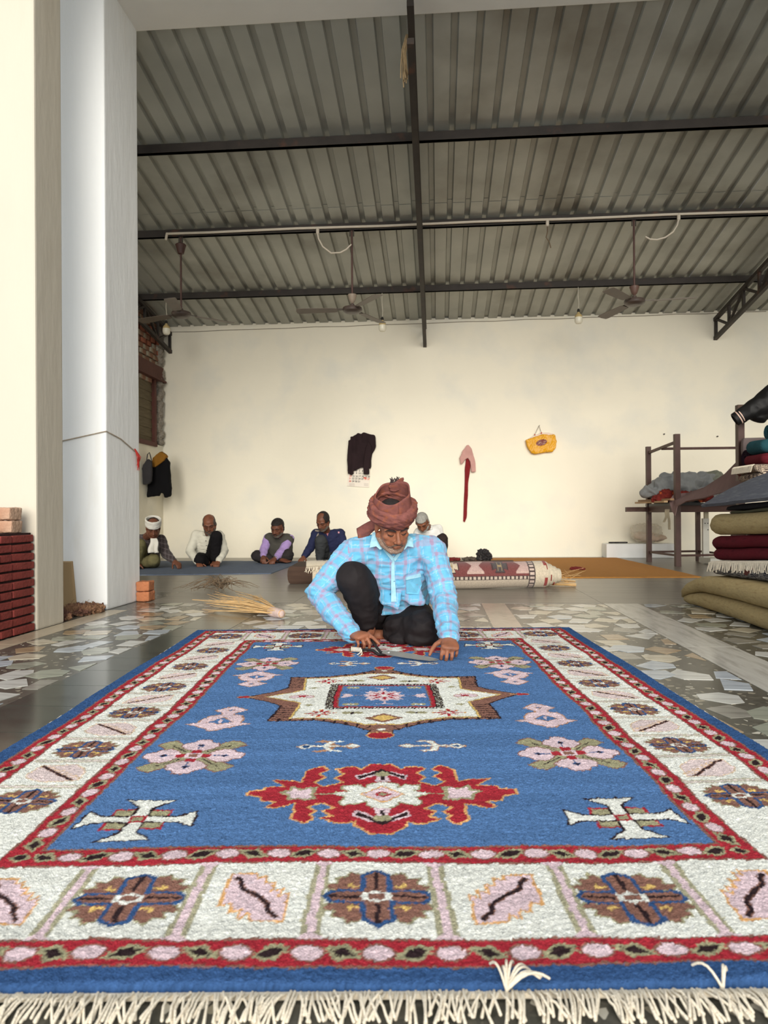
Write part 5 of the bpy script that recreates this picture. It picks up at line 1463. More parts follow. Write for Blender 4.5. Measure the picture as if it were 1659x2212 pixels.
M_straw = mat('straw', (214, 176, 122), .8, var=.25, scale=12, stretch=(1, 1, 1)); M_twig = mat('dry_twig', (112, 94, 74), .9, var=.3, scale=20)
def broom():
    h = Vector((-.645, 4.40, .030)); root = empty('twig_broom', (h.x, h.y, 0.0012)); tag(root, 'long straw-coloured twig broom lying on the marble floor', 'broom')
    I = Matrix.Translation(-Vector(root.location)); R = random.Random(12)
    for k in range(64):
        a = R.uniform(0, 6.28); rr = math.sqrt(R.random()); o = Vector((0, math.cos(a), math.sin(a)))*.024*rr
        ex, ey = R.uniform(-1.38, -1.02), R.uniform(4.72, 5.62); L = R.uniform(.75, 1.0)
        e = Vector((h.x+(ex-h.x)*L, h.y+(ey-h.y)*L, R.uniform(.004, .06)))
        m = h.lerp(e, .5)+Vector((0, 0, R.uniform(-.01, .025))); m = m+o*1.4; m.z = max(m.z, .005)
        b = h+o
        bend = Vector((R.uniform(-.03, .03), R.uniform(-.04, .04), 0))
        MB().tube([I @ b, I @ b.lerp(m, .5), I @ m, I @ (m.lerp(e, .55)+bend*.4), I @ (e+bend)], [.0026, .0026, .0024, .0018, .0010], n=5, cap='flat').build('twig', M_straw, root)
    dr = (Vector((-1.2, 5.1, 0))-Vector((h.x, h.y, 0))).normalized()
    wr = MB().tube([I @ (h+dr*.11), I @ (h+dr*.07), I @ (h+dr*.03), I @ (h+dr*.0)], [.031, .031, .030, .028], n=14)
    wr.build('cloth_wrap', mat('pinkish_rag', (204, 178, 168), .9, var=.25, scale=25, bump=.4, bscale=120), root, smooth=True)
    MB().tube([I @ (h+dr*.002), I @ (h-dr*.018)], [.025, .023], n=12, cap='flat').build('cut_end', mat('cut_straw', (206, 160, 84), .9, var=.5, scale=160), root)
broom()
def twig_heap(c, n, spread, label, seed, hz=.10, m=M_twig, hubz=.05):
    root = empty('twig_broom', (c[0], c[1], .0012)); tag(root, label, 'broom'); R = random.Random(seed)
    for k in range(n):
        a = R.uniform(0, 6.28); L = R.uniform(.35, 1)*spread
        e = Vector((math.cos(a)*L*1.0, math.sin(a)*L*.9, R.uniform(.003, .04))); s = Vector((R.uniform(-.05, .05), R.uniform(-.05, .05), R.uniform(.01, hubz+.04)))
        m1 = s.lerp(e, .35)+Vector((R.uniform(-.05, .05), R.uniform(-.05, .05), hz*R.uniform(.2, .8))); m2 = s.lerp(e, .7)+Vector((R.uniform(-.06, .06), R.uniform(-.06, .06), hz*.25))
        MB().tube([s, m1, m2, e], [.0030, .0030, .0024, .0014], n=5, cap='flat').build('twig', m, root)
twig_heap((-1.40, 6.02), 46, .40, 'heap of dark dry broom twigs in front of the slate blue rug', 3)
def small_broom():
    c = Vector((1.60, 6.18, .0)); root = empty('straw_broom', (c.x, c.y, .0012)); tag(root, 'straw hand broom poking out past the carpet roll', 'broom'); R = random.Random(5)
    for k in range(24):
        a = R.uniform(0, 6.28); o = Vector((0, math.cos(a)*.022, .028+math.sin(a)*.022))
        MB().tube([o+Vector((-.20, .12, 0)), o, o+Vector((.055, -.03, -.002))], [.002, .003, .003], n=5, cap='flat').build('straw', M_straw, root)
    for k in range(14):
        MB().tube([Vector((0, 0, .03)), Vector((R.uniform(-.1, .06), R.uniform(-.04, .1), R.uniform(.05, .12))), Vector((R.uniform(-.12, .16), R.uniform(-.06, .16), R.uniform(.04, .17)))], [.0016, .0014, .001], n=4, cap='flat').build('straw', M_straw, root)
small_broom()

def fluff(name, lumps, m, label, cat, amp=.02, freq=40, vox=.012, kind=None, group=None):
    mb = MB(); c = Vector(lumps[0][0]); c.z = .0
    for p, r in lumps: mb.ell(Vector(p)-c, r, nu=12, nv=8)
    me = remesh(mb, vox, 1); displace(me, lambda p: amp*(ridge(p, freq, 1)-.5)+amp*.6*nz(p, freq*2, 3))
    o = link(name, me, m, None, smooth=False, loc=c); tag(o, label, cat, group, kind); return o
M_blkwool = mat('black_wool', (44, 42, 44), .98, var=.4, scale=60, bump=.8, bscale=200, col2=(70, 66, 66), c2pos=(.5, .6), c2scale=30)
pk = MB().box((0, 0, .0), (1.10, .10, .030), bevel=.004).build('dark_plank', mat('dark_wood', (70, 54, 42), .8, var=.25, scale=5, stretch=(1, 8, 8)), loc=(1.12, 9.22, .0165)); tag(pk, 'dark wooden plank on the floor under clumps of wool', 'plank')
fluff('wool_clump', [((1.285, 9.22, .105), (.085, .07, .075)), ((1.34, 9.23, .08), (.06, .05, .05)), ((1.24, 9.22, .07), (.05, .05, .04))], M_blkwool, 'clump of black wool on the dark plank', 'wool', .03, 30)
fluff('wool_clump', [((1.10, 9.22, .052), (.10, .05, .025))], mat('grey_brown_wool', (84, 74, 66), .98, var=.4, scale=60), 'small clump of grey brown wool on the plank between red and black wool', 'wool', .02, 40)
fluff('wool_clump', [((.90, 9.22, .048), (.09, .05, .022))], mat('dark_red_wool', (110, 36, 34), .98, var=.4, scale=60), 'small clump of dark red wool on the dark plank', 'wool', .02, 40)
fluff('wool_clump', [((.76, 9.22, .046), (.06, .05, .020))], mat('orange_wool', (190, 104, 44), .98, var=.4, scale=60), 'small clump of orange wool at the end of the plank', 'wool', .02, 40)
p_ = fl(1245, 1231, .01)
fluff('wool_clump', [((p_.x, p_.y, .025), (.075, .06, .016)), ((p_.x+.05, p_.y, .022), (.05, .04, .012))], mat('dark_red_wool', (110, 36, 34)), 'tuft of dark red wool lying on the ochre rug', 'wool', .015, 60, .008)
# ------------------------------------------------------------------ things hanging on the walls
def wallp(x, y, off=0.0):
    a, b = lev(x, y); u = a/F; Y = (TW-off)/(CA+u*SA); return Vector((u*Y, Y, EYE-b*Y/F))
WN = Vector((-SA, -CA, 0))            # out of the back wall, into the hall
def puff(name, outline, depth, m, root, back=0.01, vox=.009, fold=.012, fr=(7, 7, 2.2), seed=1, pos=wallp, smooth=4, nrm=None):
    """soft cloth hanging flat against a wall: outline -> padded, folded body"""
    n = nrm if nrm is not None else WN
    I = Matrix.Translation(-Vector(root.location))
    P = [I @ pos(x, y) for x, y in outline]; k = len(P); mb = MB()
    mb.add([p+n*(back+depth) for p in P]+[p+n*back for p in P], [tuple(range(k)), tuple(range(2*k-1, k-1, -1))]+[(i, i+k, (i+1) % k+k, (i+1) % k) for i in range(k)])
    me = remesh(mb, vox, smooth, .5)
    displace(me, lambda p: fold*(ridge((p[0]*fr[0], p[1]*fr[1], p[2]*fr[2]), 1.6, seed)-.62))
    return link(name, me, m, root, smooth=True)
def hang(name, x, y, label, cat, pos=wallp):
    o = empty(name, pos(x, y)); tag(o, label, cat); return o
M_nail = mat('nail_steel', (90, 86, 82), .5, metal=.8)
def nail(root, x, y, pos=wallp, n=None):
    I = Matrix.Translation(-Vector(root.location)); p = I @ pos(x, y); n = n or WN
    MB().tube([p-n*.004, p+n*.05], .004, n=8, cap='flat').build('nail', M_nail, root)
# dark brown jacket over the calendar
sc = 14.75
def c5(pts): return [(730+x/sc, 920+y/sc) for x, y in pts]
jk = hang('brown_jacket', 786, 937, 'dark brown jacket hanging on the back wall over the calendar', 'jacket')
M_jk = cloth('dark_brown_fleece', (44, 32, 34), var=.2)
puff('jacket_body', c5([(310, 1560), (300, 1100), (340, 800), (360, 490), (430, 460), (430, 370), (600, 270), (790, 225), (900, 245), (1010, 290), (1150, 305), (1190, 340), (1210, 540), (1220, 660), (1180, 800), (1120, 900), (1060, 1100), (1060, 1250), (1040, 1370), (1000, 1350), (910, 1330), (760, 1340), (620, 1400), (520, 1440), (510, 1560)]), .07, M_jk, jk, fold=.020)
puff('sleeve', c5([(830, 1340), (840, 1180), (900, 700), (1000, 520), (1100, 700), (1060, 1000), (1040, 1150), (1010, 1300), (1005, 1545), (840, 1545)]), .06, M_jk, jk, back=.05, fold=.012, seed=4)
nail(jk, 786, 938)
# calendar
cal = hang('wall_calendar', 776, 1053, 'white wall calendar page with black and red dates under the jacket', 'calendar')
def calendar():
    I = Matrix.Translation(-Vector(cal.location)); M_pg = mat('calendar_paper', (238, 228, 214), .8, var=.03)
    C = c5([(300, 1920), (1000, 1965), (1040, 1200), (340, 1200)])
    W = [I @ wallp(*p) for p in C]
    def q(u, v): return W[0].lerp(W[1], u).lerp(W[3].lerp(W[2], u), v)
    for k in range(3):
        MB().add([q(u, v)+WN*(.004+.004*k+e) for e in (.0035, 0) for u, v in ((0, 0), (1, 0), (1, 1), (0, 1))], [(0, 1, 2, 3), (7, 6, 5, 4), (0, 4, 5, 1), (1, 5, 6, 2), (2, 6, 7, 3), (3, 7, 4, 0)]).build('page', M_pg, cal)
    ex = (W[1]-W[0]); ez = (W[3]-W[0]); wx = ex.length; ex.normalize(); ez = (ez-ex*ez.dot(ex)).normalized()
    R = Matrix((ex, ez, ex.cross(ez))).transposed().to_4x4()
    M_ink = mat('calendar_black', (52, 46, 46), .7); M_red = mat('calendar_red', (206, 84, 62), .7); M_gr = mat('calendar_grey', (196, 186, 176), .8)
    def text(s, p, size, m):
        cu = bpy.data.curves.new('t', 'FONT'); cu.body = s; cu.size = size; cu.align_x = 'CENTER'; cu.align_y = 'CENTER'; cu.extrude = .0006; cu.offset = size*.022
        ob = bpy.data.objects.new('t', cu); COL.objects.link(ob); dg = bpy.context.evaluated_depsgraph_get(); dg.update()
        me = bpy.data.meshes.new_from_object(ob.evaluated_get(dg)); bpy.data.objects.remove(ob)
        me.transform(Matrix.Translation(p) @ R); o = link('date_number', me, m, cal); return o
    def pos(px, py):
        return (I @ wallp(730+px/sc, 920+py/sc))+WN*.0175
    rows = [(1425, {2: '2', 3: '3', 4: '4'}, 0), (1505, {1: '8', 2: '9', 3: '10', 4: '11'}, 0), (1600, {0: '14', 1: '15', 2: '16', 3: '17', 4: '18', 5: '19', 6: '20'}, 0),
            (1675, {0: '21', 1: '22', 2: '23', 3: '24', 4: '25', 5: '26', 6: '27'}, 1), (1765, {0: '28', 1: '29', 2: '30', 3: '31'}, 2)]
    for y, d, k in rows:
        for c_, s in d.items():
            red = c_ == 0 or (k == 1 and c_ >= 5)
            text(s, pos(400+97*c_-6*k, y+4*c_), .036, M_red if red else M_ink)
    MB().box((0, 0, 0), (.047, .020, .001), R.to_3x3()).build('holiday_mark', M_red, cal, loc=pos(868, 1658)+WN*.0004)
    for (x0, x1) in ((360, 540), (830, 980)):
        for r in range(4):
            MB().box((0, 0, 0), ((x1-x0)/sc*.0066, .004, .0008), R.to_3x3()).build('small_print', M_gr, cal, loc=pos((x0+x1)/2, 1840+r*24))
calendar()
# pink cloth with a long red strip
cl = hang('pink_cloth', 1009, 963, 'faded pink cloth hung on a nail on the back wall', 'cloth')
puff('cloth', [(991, 990), (995, 1004), (1000, 1000), (1004, 994), (1010, 990), (1015, 998), (1018, 1020), (1028, 1020), (1027, 1000), (1022, 985), (1018, 970), (1012, 962), (1006, 963), (999, 975)], .045, cloth('faded_pink', (196, 150, 142)), cl, back=.03, fold=.010, vox=.008)
nail(cl, 1010, 964)
st = hang('red_strip', 1006, 1125, 'long narrow strip of red carpet hanging below the pink cloth', 'strip')
puff('strip', [(1000, 1126), (1003, 1060), (1004, 1010), (1007, 982), (1013, 978), (1017, 990), (1016, 1010), (1012, 1040), (1010, 1080), (1008, 1118), (1004, 1129)], .022, mat('red_wool_strip', (122, 28, 32), .95, var=.2, scale=30, bump=.4, bscale=140), st, back=.012, fold=.004, vox=.007, smooth=2)
# yellow carrier bag
bg_ = hang('yellow_bag', 1167, 980, 'glossy yellow carrier bag with a brown oval emblem, hanging on a nail', 'bag')
def ybag():
    s2 = 11.85
    def c4(pts): return [(1100+x/s2, 900+y/s2) for x, y in pts]
    M_y = mat('yellow_plastic', (222, 160, 18), .42, var=.10, scale=10, bump=.05, bscale=40, spec=.4)
    puff('bag_body', c4([(410, 610), (560, 560), (700, 510), (840, 465), (1000, 480), (1150, 470), (1170, 560), (1190, 640), (1170, 800), (1100, 905), (900, 925), (640, 965), (560, 940), (480, 840), (430, 720)]), .075, M_y, bg_, fold=.012, fr=(14, 14, 9), seed=8)
    puff('bag_lining', c4([(410, 605), (640, 480), (830, 410), (1000, 415), (1155, 445), (1150, 500), (840, 490), (430, 630)]), .03, mat('bag_inside', (226, 206, 190), .6, var=.06), bg_, back=.006, fold=.003)
    I = Matrix.Translation(-Vector(bg_.location))
    bv = BVHTree.FromPolygons([v.co for v in bg_.children[0].data.vertices], [tuple(p.vertices) for p in bg_.children[0].data.polygons])
    def on(x, y, off):
        p = wallp(*c4([(x, y)])[0], .25); d = (p-Vector((0, 0, EYE))).normalized(); h = bv.ray_cast(I @ Vector((0, 0, EYE)), d); return (h[0] if h[0] is not None else I @ p)+WN*off
    ov = [(828+140*math.cos(a)*1.0, 663+80*math.sin(a)-28*math.cos(a)) for a in [2*PI*i/24 for i in range(24)]]
    P = [on(x, y, .003) for x, y in ov]; c = sum(P, Vector())/24
    MB().add([c+WN*.004]+P+[p-WN*.006 for p in P], [(0, 1+i, 1+(i+1) % 24) for i in range(24)]+[(1+i, 25+i, 25+(i+1) % 24, 1+(i+1) % 24) for i in range(24)]).build('emblem', mat('emblem_brown', (118, 36, 24), .4), bg_)
    M_l = mat('emblem_cream', (236, 214, 180), .5)
    Q = [[(730, 655), (760, 640), (775, 665), (745, 690)], [(770, 690), (790, 655), (812, 655), (800, 690)], [(820, 690), (840, 650), (835, 640), (825, 660), (830, 700), (845, 665)], [(850, 668), (870, 655), (925, 640)], [(870, 690), (925, 676)]]
    for s in Q: MB().tube([on(x, y, .009) for x, y in s], .0024, n=6).build('emblem_stroke', M_l, bg_)
    a = I @ wallp(1100+765/s2, 900+235/s2, .03)
    M_h = mat('grey_cord', (120, 106, 92), .8)
    for x, y in ((655, 460), (825, 415)): MB().tube([a, I @ wallp(1100+x/s2, 900+y/s2, .05)], .0028, n=6).build('handle', M_h, bg_); MB().ell(I @ wallp(1100+x/s2, 900+y/s2, .055), (.010, .006, .012)).build('handle_knot', mat('knot_red', (190, 92, 72), .6), bg_)
    nail(bg_, 1100+765/s2, 900+232/s2)
ybag()
# left wall corner: black jacket with mustard hood, grey bag
def lwall(x, y, off=0.0):
    a, b = lev(x, y); u = a/F; s = WL+off; Y = s/(u*CA-SA); return Vector((u*Y, Y, EYE-b*Y/F))
LN = Vector((CA, -SA, 0))
bj = hang('black_jacket', 350, 978, 'black jacket with mustard hood hanging in the left corner', 'jacket')
JW = lambda x, y: wallp(x, y, .52)
puff('jacket_body', [(322, 1075), (324, 1045), (328, 1020), (331, 1005), (345, 990), (362, 988), (369, 1000), (370, 1030), (374, 1055), (370, 1073), (360, 1075), (358, 1066), (350, 1064), (346, 1072), (335, 1072)], .08, cloth('black_jacket_cloth', (20, 19, 21)), bj, fold=.014, pos=JW)
puff('hood', [(329, 1010), (335, 993), (343, 982), (352, 976), (360, 981), (366, 986), (360, 996), (346, 1008), (338, 1011)], .10, cloth('mustard_cloth', (142, 98, 36)), bj, back=.02, fold=.012, pos=JW)
gb = hang('grey_bag', 320, 1047, 'dark grey cloth bag hanging next to the black jacket', 'bag')
GW = lambda x, y: wallp(x, y, .72)
puff('bag_body', [(312, 1047), (309, 1012), (318, 994), (324, 992), (331, 998), (330, 1040), (324, 1046)], .05, cloth('dark_grey_cloth', (58, 56, 58)), gb, fold=.008, pos=GW)
MB().tube([Matrix.Translation(-Vector(gb.location)) @ (GW(*p)+WN*.04) for p in ((319, 997), (321, 982), (325, 978), (327, 984), (330, 997))], .007, n=7).build('strap', cloth('dark_grey_cloth', (58, 56, 58)), gb)
# small things on the wall
for k, (x, y, lb) in enumerate(((1434, 938, 'small grey nail in the back wall above the steel table'), (1549, 943, 'small grey nail in the back wall beside the tall rusty post'))):
    o = MB().tube([(0, 0, 0), WN*.03], .010, n=8).build('wall_nail', M_nail, loc=wallp(x, y)); tag(o, lb, 'nail')
eav = MB()
cab = [wallp(355+i*65, 717-i*65*.0352, .006)+Vector((0, 0, -.012*math.sin(i*1.3)**2)) for i in range(21)]
o = MB().tube(cab, .005, n=6).build('wall_cable', mat('grey_cable', (150, 140, 124), .7)); tag(o, 'thin grey cable running along the top of the back wall', 'cable')

# ------------------------------------------------------------------ under the roof: fans, bulbs, conduit
def roofp(x, y, t):
    a, b = lev(x, y); u = a/F; Y = t/(CA+u*SA); return Vector((u*Y, Y, EYE-b*Y/F))
M_fan = mat('brown_fan_enamel', (78, 66, 60), .4, var=.15, scale=9); M_fanl = mat('fan_blade_brown', (104, 92, 82), .45, var=.15, scale=6)
M_rod = mat('fan_rod_brown', (84, 58, 52), .5, var=.2, scale=9)
def fan(x, y, ang, label, can):
    hub = roofp(x, y, TP[1]-.02); top = zr(TP[1])-.09
    r = empty('ceiling_fan', hub); tag(r, label, 'fan', 'ceiling fans')
    H = top-hub.z
    MB().tube([(0, 0, .05), (0, 0, H)], .011, n=10, cap='flat').build('down_rod', M_rod, r, smooth=40)
    MB().lathe((0, 0, 0), [(.03, -.042), (.075, -.040), (.105, -.020), (.112, .0), (.105, .018), (.06, .032), (.025, .036), (.022, .06)], 26).build('motor', M_fan, r, smooth=35)
    if can: MB().lathe((0, 0, 0), [(.012, .07), (.028, .085), (.034, .10), (.040, .115), (.045, .135), (.052, .155), (.05, .165), (.012, .165)], 18).build('canopy', mat('fan_canopy_'+str(can), (150, 134, 118) if can == 1 else (104, 78, 68), .5), r, smooth=35)
    else: MB().lathe((0, 0, 0), [(.012, H-.20), (.035, H-.19), (.05, H-.13), (.062, H-.09), (.05, H-.08), (.012, H-.075)], 18).build('canopy', M_rod, r, smooth=35)
    MB().tube([(-.02, 0, H-.06), (-.02, 0, H+.0), (.02, 0, H+.0), (.02, 0, H-.06)], .006, n=6).build('hook', M_steel, r)
    for k in range(3):
        a = math.radians(ang+120*k); R = Matrix.Rotation(a, 3, 'Z') @ Matrix.Rotation(.16, 3, 'X')
        pr = [(.17, -.045), (.20, -.055), (.40, -.062), (.59, -.066), (.625, -.058), (.632, .0), (.622, .055), (.59, .062), (.40, .058), (.20, .045), (.17, .03)]
        b = MB().prism(pr, lambda X, Y, z: R @ Vector((X, Y, -.004+z-.012*X)), .004).build('blade', M_fanl, r)
        MB().prism([(.095, -.018), (.20, -.022), (.20, .022), (.095, .018)], lambda X, Y, z: R @ Vector((X, Y, .001+z-.012*X)), .006).build('blade_arm', M_fan, b)
fan(391, 678, 35, 'brown ceiling fan nearest the white pillar', 0)
fan(761, 668, 58, 'brown ceiling fan with pale cup in the middle of the hall', 1)
fan(1371, 651, 106, 'brown ceiling fan nearest the right truss', 2)
M_bulb = mat('bulb_white', (232, 226, 206), .3, var=.02, spec=.5); M_sock = mat('bulb_base_cream', (196, 172, 120), .5); M_cord = mat('white_cord', (206, 198, 180), .7)
def bulb(x, y, label):
    c = roofp(x, y, TP[2]); top = zr(TP[2])-.085
    r = empty('light_bulb', c); tag(r, label, 'light bulb', 'bulbs hanging from the roof')
    MB().lathe((0, 0, 0), [(.010, -.062), (.034, -.058), (.048, -.04), (.052, -.01), (.050, .022), (.046, .026)], 20).build('bulb', M_bulb, r, smooth=40)
    MB().lathe((0, 0, 0), [(.050, .022), (.045, .045), (.028, .068), (.016, .078), (.015, .095)], 20).build('base', M_sock, r, smooth=40)
    MB().lathe((0, 0, 0), [(.018, .090), (.018, .120), (.008, .135)], 12).build('holder', mat('black_holder', (40, 38, 36), .5), r, smooth=40)
    MB().tube([(0, 0, .12), (.006, 0, .22), (-.004, 0, top-c.z-.1), (0, 0, top-c.z)], .005, n=6).build('cord', M_cord, r)
bulb(359, 713, 'light bulb on a cord nearest the brick corner'); bulb(826, 706, 'light bulb on a cord left of the middle truss'); bulb(1250, 689, 'light bulb on a cord right of the middle truss')
cd = empty('white_conduit', roofp(830, 489, TP[1]-.04)); tag(cd, 'white plastic conduit pipe along the fan purlin with loose loops', 'conduit')
CI2 = Matrix.Translation(-Vector(cd.location)); M_pvc = mat('white_pvc', (214, 202, 184), .45, var=.06)
def cz(s, dz=0): return B(s, TP[1]-.045, zr(TP[1])-.055+dz)
MB().tube([CI2 @ cz(s, .004*math.sin(s*3)) for s in [-3.05+i*.5 for i in range(20)]], .014, n=9).build('pipe', M_pvc, cd, smooth=True)
MB().tube([CI2 @ cz(-3.05), CI2 @ cz(-3.06, -.06)], .015, n=9).build('elbow', M_pvc, cd, smooth=True)
def rp(x, y, t=TP[1]-.05): return CI2 @ roofp(x, y, t)
MB().tube([rp(685, 499), rp(688, 515), rp(697, 532), rp(715, 546), rp(735, 545), rp(748, 538), rp(758, 528)], .009, n=8).build('loop', M_pvc, cd, smooth=True)
MB().tube([rp(1467, 470), rp(1464, 485), rp(1455, 500), rp(1438, 512), rp(1420, 517), rp(1405, 516), rp(1396, 511)], .009, n=8).build('loop', M_pvc, cd, smooth=True)
MB().tube([rp(1183, 484), rp(1183, 500), rp(1180, 512), rp(1187, 522), rp(1190, 534)], .006, n=6).build('loose_wire', M_twig, cd)
for x, y in ((686, 498), (1183, 481), (1467, 468)): MB().tube([rp(x, y-4), rp(x, y+4)], .018, n=9).build('junction', M_pvc, cd)

# ------------------------------------------------------------------ steel table with cloths at the right
M_tab = mat('brown_painted_steel', (72, 48, 42), .5, var=.25, scale=6, bump=.1, bscale=40, col2=(104, 84, 70), c2pos=(.6, .72), c2scale=5)
M_blk = mat('black_table_top', (40, 40, 42), .4, var=.15, scale=6)
def table():
    A, Bp, C, D = Vector((3.42, 9.175, 0)), Vector((3.453, 8.36, 0)), Vector((4.102, 9.284, 0)), Vector((4.16, 8.45, 0))
    r = empty('steel_table', (A+Bp+C+D)/4+Vector((0, 0, .0012))); tag(r, 'brown steel work table with two tall corner posts near the back wall', 'table')
    I = Matrix.Translation(-Vector(r.location))
    z = Vector((0, 0, 1)); zt = .72
    def bar(name, a, b, w=.05, h=.05, m=M_tab): return MB().bar(I @ a, I @ b, w, h, up=(0, 1, .01) if abs((b-a).normalized().z) > .9 else (0, 0, 1)).build(name, m, r)
    bar('post', A+z*.0012, A+z*1.49, .055, .055); bar('post', Bp+z*.0012, Bp+z*1.56, .06, .06); bar('leg', C+z*.0012, C+z*zt, .05, .05); bar('leg', D+z*.0012, D+z*zt, .05, .05)
    for a, b in ((A, Bp), (C, D), (A, C), (Bp, D)): bar('apron', a+z*(zt-.04), b+z*(zt-.04), .04, .08)
    for a, b in ((A, Bp), (C, D), (A, C), (Bp, D)): bar('stretcher', a+z*.13, b+z*.13, .025, .025)
    bar('side_rail', A+z*1.41, Bp+z*1.47, .03, .03); bar('back_rail', (A+Bp)/2+z*1.425, (A+Bp)/2+Vector((1.25, .1, 1.44)), .03, .03)
    bar('cantilever', A+Vector((-.30, -.02, zt-.04)), A+z*(zt-.04), .05, .06)
    top = [A+Vector((-.02, .06, zt)), C+Vector((.05, .06, zt)), D+Vector((.05, -.05, zt)), Bp+Vector((-.02, -.05, zt))]
    MB().add([I @ p for p in top]+[I @ (p+z*.03) for p in top], [(0, 1, 2, 3), (7, 6, 5, 4), (0, 4, 5, 1), (1, 5, 6, 2), (2, 6, 7, 3), (3, 7, 4, 0)]).build('table_top', M_blk, r)
    tp = I @ at(1470, 1083, 8.31); MB().box(tp, (.07, .006, .035)).build('blue_tape', mat('blue_tape', (128, 176, 216), .5), r)
    return A, Bp
A_, Bp_ = table()
for k, (dx, dz, m, lb) in enumerate(((-.32, .0, (176, 148, 112), 'pale wooden batten lying lowest along the left edge of the steel table'), (-.16, .026, (156, 126, 94), 'pale wooden batten lying upper on the left edge of the steel table'))):
    o = MB().bar(Vector((0, .42, 0)), Vector((.08+dx*.2, -.50, 0)), .045, .022).build('wooden_batten', mat('batten_%d' % k, m, .8, var=.15, scale=6, stretch=(8, 1, 8)), loc=(3.36+dx*.25, 8.80, .766+dz)); tag(o, lb, 'batten')
o = MB().bar(Vector((0, .36, 0)), Vector((.02, -.36, 0)), .10, .05).build('green_board', mat('grey_green_board', (84, 84, 72), .8, var=.15, scale=6), loc=(3.53, 8.80, .778)); tag(o, 'grey green board standing on the steel table beside the battens', 'board')
def heap(name, lumps, m, label, amp, fr, vox=.012, cat='cloth', seed=1):
    mb = MB(); c = at(*lumps[0][0]); c.z = .755
    for p, r in lumps: mb.ell(at(*p)-c, r, nu=14, nv=9)
    me = remesh(mb, vox, 3)
    displace(me, lambda p: amp*(ridge((p[0]*fr[0], p[1]*fr[1], p[2]*fr[2]), 1, seed)-.55)+amp*.4*(ridge(p, fr[0]*2.2, seed+3)-.5))
    cc = coords(me); cc[:, 2] = np.maximum(cc[:, 2], 0); setco(me, cc)
    o = link(name, me, m, None, smooth=True, loc=c); tag(o, label, cat); return o
heap('grey_cloth', [((1475, 1056, 8.85), (.30, .18, .20)), ((1432, 1058, 8.8), (.18, .14, .13)), ((1442, 1040, 8.85), (.10, .09, .11)), ((1408, 1063, 8.8), (.12, .09, .07)), ((1520, 1054, 8.9), (.17, .15, .19)), ((1498, 1038, 8.85), (.09, .09, .09))], cloth('pale_grey_cotton', (122, 124, 124), var=.12), 'crumpled pale grey cloth heaped on the steel table', .06, (5, 5, 8))
heap('green_grey_cloth', [((1540, 1048, 8.95), (.19, .15, .18)), ((1530, 1036, 8.95), (.12, .12, .10))], cloth('green_grey_cotton', (110, 112, 100), var=.12), 'greenish grey cloth bunched behind the pale grey cloth', .03, (6, 6, 9), seed=5)
heap('yarn_heap', [((1440, 1070, 8.60), (.10, .07, .07)), ((1422, 1078, 8.60), (.09, .06, .05)), ((1480, 1072, 8.58), (.16, .06, .06)), ((1520, 1070, 8.60), (.12, .06, .08))], mat('red_orange_yarn', (112, 34, 26), .95, var=.4, scale=40, col2=(196, 96, 40), c2pos=(.52, .6), c2scale=9, bump=.8, bscale=120), 'heap of dark red and orange yarn under the grey cloth', .03, (18, 18, 22), .010, 'yarn')
def mauve():
    fr = [at(1606, 1052, 6.90), at(1565, 1066, 7.15), at(1522, 1079, 7.55), at(1482, 1083, 7.95), at(1464, 1092, 8.20), at(1459, 1114, 8.22)]
    bk = [at(1606, 985, 7.10), at(1568, 1022, 7.45), at(1522, 1050, 7.95), at(1482, 1064, 8.38), at(1455, 1070, 8.42), at(1446, 1085, 8.40)]
    def sp(P, u):
        k = u*(len(P)-1); i = min(int(k), len(P)-2); a = k-i; a = a*a*(3-2*a)*.5+a*.5; return P[i].lerp(P[i+1], a)
    c = at(1500, 1080, 7.9)
    o = MB().grid(lambda u, v: sp(fr, u).lerp(sp(bk, u), v)-c+Vector((0, 0, .020*math.sin(v*9+u*5)*math.sin(u*3.1)-.02*math.sin(v*PI))), 40, 18, .008).build('mauve_cloth', cloth('mauve_cotton', (122, 100, 98), var=.1), loc=c, smooth=60)
    tag(o, 'dull mauve cloth draped from the rack across the steel table', 'cloth')
mauve()
rag = MB()
for x0, x1, x2 in ((1438, 1441, 1434), (1443, 1443, 1446)): rag.grid(lambda u, v: at(x0+(x1-x0)*v+(x2-x1)*v*v+5*u-2, 1100+ (44 if x0 > 1440 else 28)*v, 8.30)-at(1440, 1100, 8.30)+Vector((0, .01*math.sin(v*8), 0)), 4, 10, .006)
o = rag.build('hanging_rag', cloth('dirty_rag', (128, 118, 98), var=.3), loc=at(1440, 1100, 8.30)); tag(o, 'torn dirty rag hanging under the steel table', 'rag')
# white adjustable stand
def wstand():
    p = Vector((3.98, 8.80, .0012)); r = empty('white_stand', p); tag(r, 'white height-adjustable metal stand behind the folded rugs', 'stand'); m = mat('white_enamel', (208, 206, 196), .4, var=.08, scale=6)
    MB().box((0, 0, .30), (.075, .05, .52), bevel=.004).build('outer_leg', m, r); MB().box((.012, .004, .60), (.05, .035, .22), bevel=.003).build('inner_leg', mat('cream_enamel', (196, 188, 160), .4), r)
    MB().box((.02, -.06, .045), (.12, .32, .07), bevel=.006).build('foot', m, r)
    for q in ((-.015, .50), (.018, .50), (.02, .42)): MB().lathe((q[0], -.026, q[1]), [(.007, 0), (.007, .004)], 10, Matrix.Rotation(PI/2, 3, 'X')).build('bolt_hole', M_blk, r)
    MB().lathe((.0, -.20, .0), [(.025, 0), (.028, .012)], 12).build('foot_pad', mat('blue_pad', (110, 150, 176), .5), r)
wstand()
